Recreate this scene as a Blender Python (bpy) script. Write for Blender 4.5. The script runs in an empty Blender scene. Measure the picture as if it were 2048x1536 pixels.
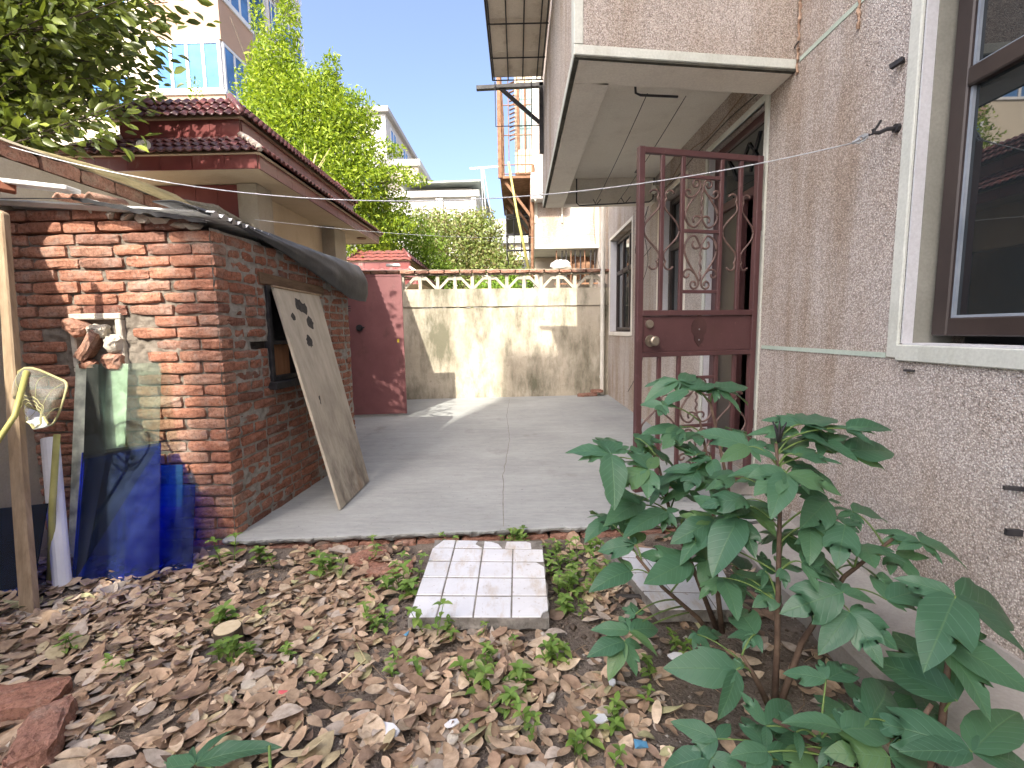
import bpy, bmesh, math, random
import numpy as np
from mathutils import Vector, Matrix, noise as mnoise

R = math.radians
rnd = random.Random(11)
nrs = np.random.RandomState(5)
scene = bpy.context.scene
COL = scene.collection

# ------------------------------------------------------------------ camera
cam_data = bpy.data.cameras.new('camera')
cam_data.sensor_width = 36.0
cam_data.lens = 36.0 * 940.0 / 2048.0
cam_data.clip_start = 0.05
cam_data.clip_end = 3000
cam = bpy.data.objects.new('camera', cam_data)
COL.objects.link(cam)
CAM_H = 1.13
yaw, pitch, roll = R(-0.78), R(-6.45), R(-0.9)
fw = Vector((math.sin(yaw) * math.cos(pitch), math.cos(yaw) * math.cos(pitch), math.sin(pitch)))
ri = Vector((math.cos(yaw), -math.sin(yaw), 0))
up = ri.cross(fw)
r2 = ri * math.cos(roll) + up * math.sin(roll)
u2 = up * math.cos(roll) - ri * math.sin(roll)
cam.matrix_world = Matrix((
    (r2.x, u2.x, -fw.x, 0), (r2.y, u2.y, -fw.y, 0), (r2.z, u2.z, -fw.z, CAM_H), (0, 0, 0, 1)))
scene.camera = cam

# ------------------------------------------------------------------ sky, sun, exposure
SUN_DIR = Vector((0.45, 1.6, -1.46)).normalized()
world = bpy.data.worlds.new('World')
scene.world = world
world.use_nodes = True
wn = world.node_tree
bg = wn.nodes['Background']
sky = wn.nodes.new('ShaderNodeTexSky')
sky.sky_type = 'NISHITA'
sky.sun_disc = False
sky.sun_elevation = math.asin(-SUN_DIR.z)
sky.sun_rotation = math.atan2(-SUN_DIR.x, -SUN_DIR.y)
sky.air_density = 0.62
sky.dust_density = 5.5
sky.ozone_density = 1.1
wn.links.new(sky.outputs[0], bg.inputs[0])
bg.inputs[1].default_value = 0.15
sun_data = bpy.data.lights.new('sun', 'SUN')
sun_data.energy = 2.6
sun_data.angle = R(0.53)
sun_data.color = (1.0, 0.93, 0.80)
sun = bpy.data.objects.new('sun', sun_data)
COL.objects.link(sun)
sun.rotation_euler = SUN_DIR.to_track_quat('-Z', 'Y').to_euler()
sun.location = (-6, -20, 20)
vs = scene.view_settings
vs.view_transform = 'Standard'
vs.look = 'None'
vs.exposure = 1.9
vs.gamma = 1.0
vs.use_curve_mapping = False
scene.cycles.max_bounces = 8
scene.cycles.transparent_max_bounces = 16
scene.cycles.use_denoising = True

# ------------------------------------------------------------------ object helpers
WM = {}


def link(o, parent=None, B=None):
    COL.objects.link(o)
    B = B or Matrix.Identity(4)
    WM[o.name] = B
    if parent is not None:
        o.parent = parent
        o.matrix_parent_inverse = WM[parent.name].inverted()
    o.matrix_basis = B
    return o


def tag(o, label=None, cat=None, group=None, kind=None):
    if label:
        o['label'] = label
    if cat:
        o['category'] = cat
    if group:
        o['group'] = group
    if kind:
        o['kind'] = kind
    return o


def empty(name, loc, label, cat, group=None):
    o = bpy.data.objects.new(name, None)
    o.empty_display_size = 0.1
    link(o, None, Matrix.Translation(loc))
    return tag(o, label, cat, group)


def frame(o, u, n=None):
    """matrix with local x along u (horizontal), local z up, local y = z cross x"""
    u = Vector(u).normalized()
    z = Vector((0, 0, 1))
    y = z.cross(u).normalized()
    m = Matrix.Identity(4)
    for i in range(3):
        m[i][0] = u[i]
        m[i][1] = y[i]
        m[i][2] = z[i]
        m[i][3] = o[i]
    return m


class MB:
    def __init__(self):
        self.v = []
        self.f = []

    def add(self, v, f):
        k = len(self.v)
        self.v += [tuple(p) for p in v]
        self.f += [tuple(i + k for i in q) for q in f]
        return self

    def box(self, x0, x1, y0, y1, z0, z1):
        return self.add([(x0, y0, z0), (x1, y0, z0), (x1, y1, z0), (x0, y1, z0),
                         (x0, y0, z1), (x1, y0, z1), (x1, y1, z1), (x0, y1, z1)],
                        [(0, 3, 2, 1), (4, 5, 6, 7), (0, 1, 5, 4), (1, 2, 6, 5), (2, 3, 7, 6), (3, 0, 4, 7)])

    def bar(self, a, b, w, h, upv=(0, 0, 1)):
        a = Vector(a); b = Vector(b)
        d = (b - a).normalized()
        s = d.cross(Vector(upv))
        if s.length < 1e-4:
            s = d.cross(Vector((1, 0, 0)))
        s.normalize()
        t = s.cross(d)
        s = s * w / 2
        t = t * h / 2
        v = [a - s - t, a + s - t, a + s + t, a - s + t, b - s - t, b + s - t, b + s + t, b - s + t]
        return self.add(v, [(0, 3, 2, 1), (4, 5, 6, 7), (0, 1, 5, 4), (1, 2, 6, 5), (2, 3, 7, 6), (3, 0, 4, 7)])

    def hexa(self, v):
        return self.add(v, [(0, 3, 2, 1), (4, 5, 6, 7), (0, 1, 5, 4), (1, 2, 6, 5), (2, 3, 7, 6), (3, 0, 4, 7)])

    def tube(self, pts, r, n=6, cap=True):
        pts = [Vector(p) for p in pts]
        rs = r if isinstance(r, (list, tuple)) else [r] * len(pts)
        k = len(self.v)
        ref = None
        for i, p in enumerate(pts):
            d = (pts[min(i + 1, len(pts) - 1)] - pts[max(i - 1, 0)])
            if d.length < 1e-9:
                d = Vector((0, 0, 1))
            d.normalize()
            if ref is None:
                ref = d.orthogonal().normalized()
            ref = ref - d * ref.dot(d)
            if ref.length < 1e-5:
                ref = d.orthogonal()
            ref.normalize()
            b = d.cross(ref)
            for j in range(n):
                a = 2 * math.pi * j / n
                self.v.append(tuple(p + (ref * math.cos(a) + b * math.sin(a)) * rs[i]))
        for i in range(len(pts) - 1):
            for j in range(n):
                a0 = k + i * n + j
                a1 = k + i * n + (j + 1) % n
                self.f.append((a0, a1, a1 + n, a0 + n))
        if cap:
            self.f.append(tuple(k + j for j in range(n))[::-1])
            e = k + (len(pts) - 1) * n
            self.f.append(tuple(e + j for j in range(n)))
        return self

    def extr_y(self, prof, ys, jit=0.0):
        """profile list of (x,z) extruded through y stations"""
        k = len(self.v)
        n = len(prof)
        for y in ys:
            for x, z in prof:
                self.v.append((x + rnd.uniform(-jit, jit), y, z + rnd.uniform(-jit, jit)))
        for i in range(len(ys) - 1):
            for j in range(n):
                a0 = k + i * n + j
                a1 = k + i * n + (j + 1) % n
                self.f.append((a0, a1, a1 + n, a0 + n))
        self.f.append(tuple(k + j for j in range(n)))
        e = k + (len(ys) - 1) * n
        self.f.append(tuple(e + j for j in range(n))[::-1])
        return self

    def grid(self, fn, nu, nv):
        k = len(self.v)
        for i in range(nu + 1):
            for j in range(nv + 1):
                self.v.append(tuple(fn(i / nu, j / nv)))
        for i in range(nu):
            for j in range(nv):
                a = k + i * (nv + 1) + j
                self.f.append((a, a + nv + 1, a + nv + 2, a + 1))
        return self

    def mesh(self, name, mat, smooth=False, bevel=0.0, recalc=True, segs=1):
        me = bpy.data.meshes.new(name)
        me.from_pydata(self.v, [], self.f)
        if bevel or recalc:
            bm = bmesh.new()
            bm.from_mesh(me)
            if recalc:
                bmesh.ops.recalc_face_normals(bm, faces=bm.faces)
            if bevel:
                es = [e for e in bm.edges if len(e.link_faces) == 2 and e.calc_face_angle(0) > 0.5]
                bmesh.ops.bevel(bm, geom=es, offset=bevel, segments=segs, affect='EDGES', clamp_overlap=True)
            bm.to_mesh(me)
            bm.free()
        if smooth:
            me.polygons.foreach_set('use_smooth', [True] * len(me.polygons))
        if mat is not None:
            me.materials.append(mat)
        me.update()
        return me

    def build(self, name, mat, parent=None, B=None, smooth=False, bevel=0.0, recalc=True, segs=1):
        if parent is None and B is None:
            a = np.array(self.v)
            lo, hi = a.min(0), a.max(0)
            c = ((lo[0] + hi[0]) / 2, (lo[1] + hi[1]) / 2, lo[2])
            self.v = [(p[0] - c[0], p[1] - c[1], p[2] - c[2]) for p in self.v]
            B = Matrix.Translation(c)
        me = self.mesh(name, mat, smooth, bevel, recalc, segs)
        return link(bpy.data.objects.new(name, me), parent, B)


def inst(name, me, parent, B):
    return link(bpy.data.objects.new(name, me), parent, B)


def np_mesh(name, verts, faces, mat, parent=None, col=None, smooth=False, B=None):
    """verts (n,3), faces (m,k) numpy"""
    me = bpy.data.meshes.new(name)
    n, m, k = len(verts), len(faces), faces.shape[1]
    me.vertices.add(n)
    me.vertices.foreach_set('co', np.asarray(verts, np.float32).ravel())
    me.loops.add(m * k)
    me.loops.foreach_set('vertex_index', np.asarray(faces, np.int32).ravel())
    me.polygons.add(m)
    me.polygons.foreach_set('loop_start', np.arange(0, m * k, k, dtype=np.int32))
    me.polygons.foreach_set('loop_total', np.full(m, k, np.int32))
    if smooth:
        me.polygons.foreach_set('use_smooth', np.ones(m, bool))
    if col is not None:
        at = me.color_attributes.new('Col', 'FLOAT_COLOR', 'POINT')
        c4 = np.ones((n, 4), np.float32)
        c4[:, :3] = col
        at.data.foreach_set('color', c4.ravel())
    me.materials.append(mat)
    me.update()
    me.validate()
    return link(bpy.data.objects.new(name, me), parent, B)


def nz(x, y, z, s=1.0):
    return mnoise.noise((x * s, y * s, z * s))


# ------------------------------------------------------------------ material helpers
class Mat:
    def __init__(self, name, rough=0.8, spec=0.3, metal=0.0):
        self.m = bpy.data.materials.new(name)
        self.m.use_nodes = True
        self.nt = self.m.node_tree
        self.b = self.nt.nodes['Principled BSDF']
        self.b.inputs['Roughness'].default_value = rough
        self.b.inputs['Specular IOR Level'].default_value = spec
        self.b.inputs['Metallic'].default_value = metal
        self.geo = self.nt.nodes.new('ShaderNodeNewGeometry')
        self.pos = self.geo.outputs['Position']

    def set(self, sock, v):
        if isinstance(v, bpy.types.NodeSocket):
            self.nt.links.new(v, sock)
        elif isinstance(v, (tuple, list)) and len(v) == 3 and len(getattr(sock, 'default_value', (0,) * 3)) == 4:
            sock.default_value = (*v, 1)
        else:
            sock.default_value = v

    def node(self, t, **kw):
        n = self.nt.nodes.new(t)
        for k, v in kw.items():
            setattr(n, k, v)
        return n

    def scaled(self, sx, sy, sz, src=None):
        n = self.node('ShaderNodeMapping')
        self.set(n.inputs['Vector'], src or self.pos)
        n.inputs['Scale'].default_value = (sx, sy, sz)
        return n.outputs[0]

    def noise(self, scale, detail=5, vec=None, rough=0.6):
        n = self.node('ShaderNodeTexNoise')
        self.set(n.inputs['Vector'], vec or self.pos)
        n.inputs['Scale'].default_value = scale
        n.inputs['Detail'].default_value = detail
        n.inputs['Roughness'].default_value = rough
        return n.outputs['Fac']

    def voro(self, scale, feature='F1', vec=None):
        n = self.node('ShaderNodeTexVoronoi', feature=feature)
        self.set(n.inputs['Vector'], vec or self.pos)
        n.inputs['Scale'].default_value = scale
        return n

    def ramp(self, fac, stops):
        n = self.node('ShaderNodeValToRGB')
        self.set(n.inputs[0], fac)
        e = n.color_ramp.elements
        while len(e) < len(stops):
            e.new(0.5)
        for i, (p, c) in enumerate(stops):
            e[i].position = p
            e[i].color = (*c, 1) if isinstance(c, (tuple, list)) else (c, c, c, 1)
        return n.outputs[0]

    def mix(self, fac, a, b, blend='MIX'):
        n = self.node('ShaderNodeMix', data_type='RGBA', blend_type=blend)
        self.set(n.inputs[0], fac)
        self.set(n.inputs[6], a)
        self.set(n.inputs[7], b)
        return n.outputs[2]

    def math(self, op, a, b=0.0):
        n = self.node('ShaderNodeMath', operation=op)
        self.set(n.inputs[0], a)
        self.set(n.inputs[1], b)
        return n.outputs[0]

    def rand(self):
        return self.node('ShaderNodeObjectInfo').outputs['Random']

    def attr(self, name='Col'):
        return self.node('ShaderNodeAttribute', attribute_name=name).outputs['Color']

    def color(self, c):
        self.set(self.b.inputs['Base Color'], c)
        return self

    def rough(self, r):
        self.set(self.b.inputs['Roughness'], r)
        return self

    def bump(self, h, strength=0.5, dist=0.01):
        n = self.node('ShaderNodeBump')
        self.set(n.inputs['Height'], h)
        n.inputs['Strength'].default_value = strength
        n.inputs['Distance'].default_value = dist
        self.nt.links.new(n.outputs[0], self.b.inputs['Normal'])
        return self

    def translucent(self, col, fac=0.35):
        t = self.node('ShaderNodeBsdfTranslucent')
        self.set(t.inputs[0], col)
        mx = self.node('ShaderNodeMixShader')
        self.set(mx.inputs[0], fac)
        self.nt.links.new(self.b.outputs[0], mx.inputs[1])
        self.nt.links.new(t.outputs[0], mx.inputs[2])
        out = self.nt.nodes['Material Output']
        self.nt.links.new(mx.outputs[0], out.inputs[0])
        return self


def simple(name, c1, c2=None, rough=0.75, scale=6, bump=0.25, bscale=60, bdist=0.004, spec=0.3, metal=0.0, rand=0.0,
           vec=None, lo=0.35, hi=0.65):
    m = Mat(name, rough, spec, metal)
    v = m.scaled(*vec) if vec else None
    c = m.ramp(m.noise(scale, 6, v), [(lo, c1), (hi, c2 or c1)])
    if rand:
        k = m.ramp(m.rand(), [(0, 1 - rand), (1, 1 + rand)])
        c = m.mix(1.0, c, k, 'MULTIPLY')
    m.color(c)
    if bump:
        m.bump(m.noise(bscale, 4, v), bump, bdist)
    return m.m
# ------------------------------------------------------------------ materials
MT = {}


def pebble_dash(name, warm=1.0):
    m = Mat(name, 0.85, 0.25)
    v = m.voro(175)
    sep = m.node('ShaderNodeSeparateColor')
    m.set(sep.inputs[0], v.outputs['Color'])
    grain = m.ramp(sep.outputs[0], [(0.0, (.41, .36, .33)), (.3, (.62, .565, .53)), (.7, (.75, .70, .665)), (1.0, (.87, .84, .81))])
    gap = m.ramp(v.outputs['Distance'], [(.25, 1.0), (.75, .60)])
    c = m.mix(1.0, grain, gap, 'MULTIPLY')
    big = m.ramp(m.noise(1.3, 4), [(.3, (.80, .73, .66)), (.7, (1, 1, 1))])
    c = m.mix(1.0, c, big, 'MULTIPLY')
    st = m.ramp(m.noise(2.2, 5, m.scaled(1.6, 1.6, .16)), [(.36, (.70, .61, .50)), (.56, (1, 1, 1))])
    c = m.mix(.75, c, st, 'MULTIPLY')
    m.color(c)
    m.bump(m.math('SUBTRACT', 1.0, v.outputs['Distance']), 0.8, 0.005)
    return m.m


MT['stucco'] = pebble_dash('pebble_dash_render')


def plaster(name, a, b, stain, scale=2.0, sfac=.5, bump=.25):
    m = Mat(name, 0.82, 0.25)
    c = m.ramp(m.noise(scale, 6), [(.32, a), (.68, b)])
    s1 = m.ramp(m.noise(3.5, 7, m.scaled(1.0, 1.0, .35), .7), [(.52, 0.0), (.70, 1.0)])
    c = m.mix(m.math('MULTIPLY', s1, sfac), c, stain)
    f = m.ramp(m.noise(90, 3), [(.3, .86), (.7, 1.0)])
    c = m.mix(1.0, c, f, 'MULTIPLY')
    m.color(c)
    m.bump(m.noise(35, 6), bump, .006)
    return m.m


MT['white_plaster'] = plaster('old_white_plaster', (.38, .35, .29), (.47, .44, .37), (.22, .20, .16), 6, .5)
MT['soffit'] = plaster('cream_soffit_paint', (.78, .73, .63), (.85, .81, .71), (.55, .49, .40), 1.6, .35, .35)
MT['reveal_white'] = plaster('white_reveal_paint', (.62, .62, .64), (.70, .71, .74), (.45, .44, .42), 3, .3)
MT['reveal_grey'] = plaster('bare_grey_render', (.27, .27, .23), (.36, .355, .31), (.18, .17, .13), 3, .4)
MT['trim_pale'] = plaster('pale_trim_paint', (.58, .61, .55), (.70, .72, .66), (.38, .38, .31), 3, .5)
MT['strip_green'] = plaster('pale_green_strip', (.45, .55, .47), (.55, .63, .55), (.35, .42, .36), 5, .3)
MT['pvc'] = simple('pvc_downpipe', (.60, .57, .50), (.70, .68, .61), .5, 3, .1, 30, .002)
MT['bound_plaster'] = plaster('boundary_wall_plaster', (.33, .29, .22), (.45, .40, .32), (.19, .165, .12), 1.5, .5, .4)
MT['porch_plaster'] = plaster('porch_plaster', (.52, .42, .29), (.62, .51, .36), (.36, .27, .17), 1.4, .35)


def farwall():
    m = Mat('stained_far_wall_render', .9, .2)
    c = m.ramp(m.noise(1.7, 7), [(.3, (.40, .355, .28)), (.7, (.56, .51, .42))])
    dark = m.ramp(m.noise(1.5, 8, m.scaled(1.25, 1.25, .42), .68), [(.44, 0.0), (.60, 1.0)])
    c = m.mix(m.math('MULTIPLY', dark, .85), c, (.105, .105, .07))
    sp = m.ramp(m.noise(9, 6, None, .75), [(.58, 0.0), (.72, 1.0)])
    c = m.mix(m.math('MULTIPLY', sp, .45), c, (.13, .125, .10))
    pale = m.ramp(m.noise(2.7, 5, m.scaled(1, 1, .5)), [(.60, 0.0), (.74, 1.0)])
    c = m.mix(m.math('MULTIPLY', pale, .5), c, (.62, .58, .50))
    m.color(c)
    m.bump(m.noise(16, 8, None, .7), .5, .02)
    return m.m


MT['farwall'] = farwall()


def concrete_slab():
    m = Mat('trowelled_concrete', .75, .3)
    c = m.ramp(m.noise(1.1, 7), [(.3, (.315, .333, .335)), (.7, (.435, .458, .46))])
    s = m.ramp(m.noise(5, 8, m.scaled(.35, 2.6, 1), .75), [(.36, (.70, .69, .67)), (.62, (1, 1, 1))])
    c = m.mix(.45, c, s, 'MULTIPLY')
    d = m.ramp(m.noise(2.6, 6, m.scaled(1, .6, 1)), [(.60, 0.0), (.74, 1.0)])
    c = m.mix(m.math('MULTIPLY', d, .5), c, (.18, .165, .14))
    sp = m.ramp(m.noise(40, 4), [(.64, 0.0), (.70, 1.0)])
    c = m.mix(m.math('MULTIPLY', sp, .55), c, (.14, .125, .11))
    f2 = m.ramp(m.noise(26, 6, m.scaled(.5, 1.6, 1), .75), [(.32, (.74, .73, .72)), (.66, (1, 1, 1))])
    c = m.mix(.65, c, f2, 'MULTIPLY')
    m.color(c)
    m.bump(m.noise(14, 8, m.scaled(.5, 2, 1)), .25, .008)
    return m.m


MT['slab'] = concrete_slab()
MT['rawcon'] = simple('broken_concrete', (.15, .14, .125), (.29, .275, .25), .95, 18, .9, 45, .012)
MT['apron'] = plaster('apron_concrete', (.34, .32, .30), (.45, .43, .40), (.20, .18, .155), 2.2, .5, .3)


def soil():
    m = Mat('dark_crumbly_soil', .95, .15)
    c = m.ramp(m.noise(7, 8), [(.3, (.115, .092, .073)), (.7, (.235, .20, .17))])
    p = m.ramp(m.noise(120, 4), [(.55, 0.0), (.72, 1.0)])
    c = m.mix(m.math('MULTIPLY', p, .55), c, (.33, .29, .25))
    m.color(c)
    m.bump(m.noise(70, 8), .9, .02)
    return m.m


MT['soil'] = soil()


def brick(name, a, b, c3, dust=.35, grey=(.42, .38, .34)):
    m = Mat(name, .9, .2)
    r = m.rand()
    c = m.ramp(r, [(0, a), (.45, b), (.8, c3), (1.0, (a[0] * .62, a[1] * .62, a[2] * .68))])
    n1 = m.ramp(m.noise(16, 6), [(.3, (.60, .56, .54)), (.7, (1, 1, 1))])
    c = m.mix(.9, c, n1, 'MULTIPLY')
    n2 = m.ramp(m.noise(62, 5, None, .8), [(.36, (.42, .38, .36)), (.54, (1, 1, 1)), (.72, (1, 1, 1))])
    c = m.mix(.85, c, n2, 'MULTIPLY')
    n3 = m.ramp(m.noise(38, 4, None, .7), [(.60, 0.0), (.72, 1.0)])
    c = m.mix(m.math('MULTIPLY', n3, .45), c, (.50, .44, .38))
    d = m.ramp(m.noise(9, 7, None, .7), [(.50, 0.0), (.70, 1.0)])
    c = m.mix(m.math('MULTIPLY', d, dust), c, grey)
    k = m.ramp(m.noise(48, 5), [(.66, 0.0), (.73, 1.0)])
    c = m.mix(m.math('MULTIPLY', k, .8), c, (.09, .06, .05))
    m.color(c)
    m.bump(m.noise(75, 6, None, .7), .8, .008)
    return m.m


MT['brick_front'] = brick('old_red_brick', (.40, .19, .13), (.49, .235, .155), (.45, .265, .195), .42)
MT['brick_side'] = brick('smeared_red_brick', (.34, .15, .10), (.42, .185, .12), (.37, .195, .14), .45, (.29, .265, .235))
MT['brick_cope'] = brick('coping_brick', (.34, .175, .125), (.42, .235, .17), (.33, .20, .15), .55, (.36, .32, .25))
MT['brick_ground'] = brick('loose_red_brick', (.36, .19, .14), (.42, .23, .17), (.36, .20, .155), .5, (.34, .28, .235))
MT['mortar'] = simple('lime_mortar', (.21, .195, .17), (.34, .32, .285), .95, 22, .8, 60, .008)
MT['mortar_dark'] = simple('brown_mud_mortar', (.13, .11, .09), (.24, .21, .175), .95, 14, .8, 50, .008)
MT['rubble'] = simple('pale_rubble', (.42, .38, .32), (.58, .54, .46), .9, 14, .8, 40, .01)

MT['glaze_dark'] = None


def roof_tile():
    m = Mat('glazed_roof_tile', .38, .45)
    c = m.ramp(m.rand(), [(0, (.09, .032, .034)), (.5, (.14, .045, .044)), (1, (.20, .066, .058))])
    d = m.ramp(m.noise(7, 6), [(.45, 0.0), (.68, 1.0)])
    c = m.mix(m.math('MULTIPLY', d, .55), c, (.055, .050, .055))
    m.color(c)
    m.bump(m.noise(40, 4), .15, .004)
    return m.m


MT['tile'] = roof_tile()


def red_tile_band():
    m = Mat('maroon_wall_tile', .3, .5)
    c = m.ramp(m.noise(2.5, 5), [(.3, (.13, .034, .034)), (.7, (.19, .052, .048))])
    d = m.ramp(m.noise(5, 8, m.scaled(1, 1, .4), .7), [(.60, 0.0), (.72, 1.0)])
    c = m.mix(m.math('MULTIPLY', d, .5), c, (.42, .34, .30))
    m.color(c)
    m.bump(m.noise(6, 3), .1, .004)
    return m.m


MT['redtile'] = red_tile_band()
MT['cap'] = simple('pale_hip_mortar', (.50, .42, .36), (.62, .56, .50), .9, 10, .5, 50, .006)


def maroon_metal(name, a, b, rust=.5, rough=.5):
    m = Mat(name, rough, .4)
    c = m.ramp(m.noise(3.2, 7), [(.3, a), (.7, b)])
    d = m.ramp(m.noise(7, 8, m.scaled(1, 1, .55), .72), [(.54, 0.0), (.72, 1.0)])
    c = m.mix(m.math('MULTIPLY', d, rust), c, (.07, .038, .032))
    p = m.ramp(m.noise(26, 6), [(.6, 0.0), (.75, 1.0)])
    c = m.mix(m.math('MULTIPLY', p, .22), c, (.30, .17, .165))
    m.color(c)
    m.bump(m.noise(40, 5), .25, .003)
    return m.m


MT['gate'] = maroon_metal('maroon_gate_paint', (.070, .031, .033), (.105, .049, .050), .4, .42)
MT['door_red'] = maroon_metal('faded_maroon_door', (.165, .064, .068), (.215, .088, .090), .45, .6)
MT['scroll'] = simple('wrought_scroll_iron', (.075, .042, .038), (.16, .10, .085), .45, 20, .2, 60, .002, .5)
MT['brass'] = simple('dull_brass_lock', (.26, .22, .17), (.38, .34, .28), .35, 10, .1, 60, .002, .5, .7)
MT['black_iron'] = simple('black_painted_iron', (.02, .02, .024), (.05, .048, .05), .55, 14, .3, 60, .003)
MT['rust'] = simple('rusty_steel', (.15, .078, .045), (.27, .155, .095), .85, 12, .5, 60, .004)
MT['wire'] = simple('plastic_wire_steel', (.45, .47, .50), (.62, .64, .67), .4, 30, 0, 60, .001, .5)
MT['wire_dark'] = simple('black_cable', (.03, .028, .026), (.07, .06, .055), .6, 30, 0)
MT['steel'] = simple('galvanised_steel', (.30, .32, .34), (.48, .50, .52), .45, 30, .2, 80, .002, .5, .6)


def wood(name, a, b, grain=(14, 14, 1.2), stain=(.12, .10, .08), sf=.4, rough=.85):
    m = Mat(name, rough, .2)
    c = m.ramp(m.noise(3, 8, m.scaled(*grain), .7), [(.35, a), (.65, b)])
    d = m.ramp(m.noise(2.3, 6), [(.52, 0.0), (.72, 1.0)])
    c = m.mix(m.math('MULTIPLY', d, sf), c, stain)
    m.color(c)
    m.bump(m.noise(4, 8, m.scaled(*grain)), .5, .005)
    return m.m


MT['post_wood'] = wood('weathered_post_wood', (.25, .18, .115), (.40, .30, .20))
MT['ply'] = None


def ply():
    m = Mat('weathered_plywood', .8, .25)
    c = m.ramp(m.noise(2.2, 8, m.scaled(6, 6, .9), .7), [(.32, (.36, .32, .255)), (.68, (.53, .48, .39))])
    sep = m.node('ShaderNodeSeparateXYZ')
    m.set(sep.inputs[0], m.pos)
    low = m.ramp(sep.outputs[2], [(.10, 1.0), (.85, 0.0)])
    d = m.ramp(m.noise(4.5, 8, m.scaled(1.4, 1.4, .5), .7), [(.42, 0.0), (.62, 1.0)])
    c = m.mix(m.math('MULTIPLY', m.math('MULTIPLY', d, low), .85), c, (.155, .13, .11))
    d2 = m.ramp(m.noise(3.1, 6, m.scaled(1.2, 1.2, .5)), [(.56, 0.0), (.66, 1.0)])
    c = m.mix(m.math('MULTIPLY', m.math('MULTIPLY', d2, low), .7), c, (.23, .14, .085))
    m.color(c)
    m.bump(m.noise(4, 8, m.scaled(10, 10, 1.2)), .3, .004)
    return m.m


MT['ply'] = ply()
MT['stain_black'] = simple('black_mould_spot', (.035, .033, .032), (.07, .065, .06), .95, 30, .3)
MT['felt'] = None


def felt():
    m = Mat('roofing_felt', .55, .4)
    c = m.ramp(m.noise(3, 6), [(.3, (.030, .032, .036)), (.7, (.062, .064, .068))])
    d = m.ramp(m.noise(2.2, 7, m.scaled(1, 1, .5)), [(.55, 0.0), (.72, 1.0)])
    c = m.mix(m.math('MULTIPLY', d, .5), c, (.19, .185, .18))
    m.color(c)
    m.bump(m.noise(6, 6), .35, .02)
    return m.m


MT['felt'] = felt()
MT['sheet_white'] = simple('whitish_metal_sheet', (.62, .62, .60), (.74, .74, .72), .6, 6, .2)
MT['plank_red'] = simple('red_brown_plank', (.26, .10, .06), (.36, .16, .10), .8, 6, .3)
MT['alu'] = simple('brown_window_frame', (.030, .021, .019), (.045, .032, .028), .42, 5, .08, 50, .002, .5)


def dark_glass(name, tint=(.012, .016, .018), ior=1.85, rough=.015):
    m = Mat(name, rough, .5)
    m.b.inputs['IOR'].default_value = ior
    m.color(m.ramp(m.noise(2, 3), [(.3, tint), (.7, tuple(x * 1.7 for x in tint))]))
    m.bump(m.noise(1.6, 2), .04, .02)
    return m.m


MT['glass_dark'] = dark_glass('dark_window_glass')
MT['glass_blue'] = dark_glass('sky_blue_window_glass', (.05, .13, .28), 1.25, .15)
MT['glass_teal'] = dark_glass('pale_teal_window_glass', (.22, .32, .33), 1.6, .08)
MT['seal'] = simple('pale_window_gasket', (.22, .26, .31), (.34, .38, .43), .5, 5, 0)


def sheet_glass(name, tint, rough=.04, edge=None, haze=.0, hazecol=(.5, .5, .5)):
    m = bpy.data.materials.new(name)
    m.use_nodes = True
    nt = m.node_tree
    for n in list(nt.nodes):
        nt.nodes.remove(n)
    out = nt.nodes.new('ShaderNodeOutputMaterial')
    tr = nt.nodes.new('ShaderNodeBsdfTransparent')
    tr.inputs[0].default_value = (*tint, 1)
    gl = nt.nodes.new('ShaderNodeBsdfGlossy')
    gl.inputs['Roughness'].default_value = rough
    gl.inputs[0].default_value = (.9, .95, 1, 1)
    fr = nt.nodes.new('ShaderNodeFresnel')
    fr.inputs[0].default_value = 1.5
    df = nt.nodes.new('ShaderNodeBsdfDiffuse')
    df.inputs[0].default_value = (*hazecol, 1)
    geo = nt.nodes.new('ShaderNodeNewGeometry')
    no = nt.nodes.new('ShaderNodeTexNoise')
    no.inputs['Scale'].default_value = 14
    no.inputs['Detail'].default_value = 7
    nt.links.new(geo.outputs['Position'], no.inputs['Vector'])
    rp = nt.nodes.new('ShaderNodeMapRange')
    rp.inputs[1].default_value = .35
    rp.inputs[2].default_value = .75
    rp.inputs[3].default_value = haze * .5
    rp.inputs[4].default_value = haze * 1.5
    nt.links.new(no.outputs['Fac'], rp.inputs[0])
    m1 = nt.nodes.new('ShaderNodeMixShader')
    m2 = nt.nodes.new('ShaderNodeMixShader')
    nt.links.new(rp.outputs[0], m1.inputs[0])
    nt.links.new(tr.outputs[0], m1.inputs[1])
    nt.links.new(df.outputs[0], m1.inputs[2])
    nt.links.new(fr.outputs[0], m2.inputs[0])
    nt.links.new(m1.outputs[0], m2.inputs[1])
    nt.links.new(gl.outputs[0], m2.inputs[2])
    nt.links.new(m2.outputs[0], out.inputs[0])
    return m


MT['blue_sheet'] = sheet_glass('cobalt_blue_glass', (.06, .21, .85), .05, None, .06, (.20, .30, .55))
MT['clear_sheet'] = sheet_glass('clear_glass', (.88, .95, .90), .03, None, .06, (.5, .55, .5))
MT['frost_sheet'] = sheet_glass('pale_green_plastic', (.80, .84, .72), .35, None, .78, (.76, .80, .66))
MT['pvc_white'] = simple('white_pvc_pipe', (.62, .62, .66), (.74, .74, .77), .4, 5, .05, 40, .002, .4)
MT['bamboo'] = simple('yellow_green_bamboo', (.33, .31, .10), (.46, .43, .16), .5, 8, .1)
MT['net'] = sheet_glass('fine_net_mesh', (.97, .97, .95), .6, None, .11, (.50, .48, .26))
MT['net_rim'] = simple('net_rim_cord', (.34, .32, .15), (.46, .43, .22), .8, 20, .3)


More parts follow.
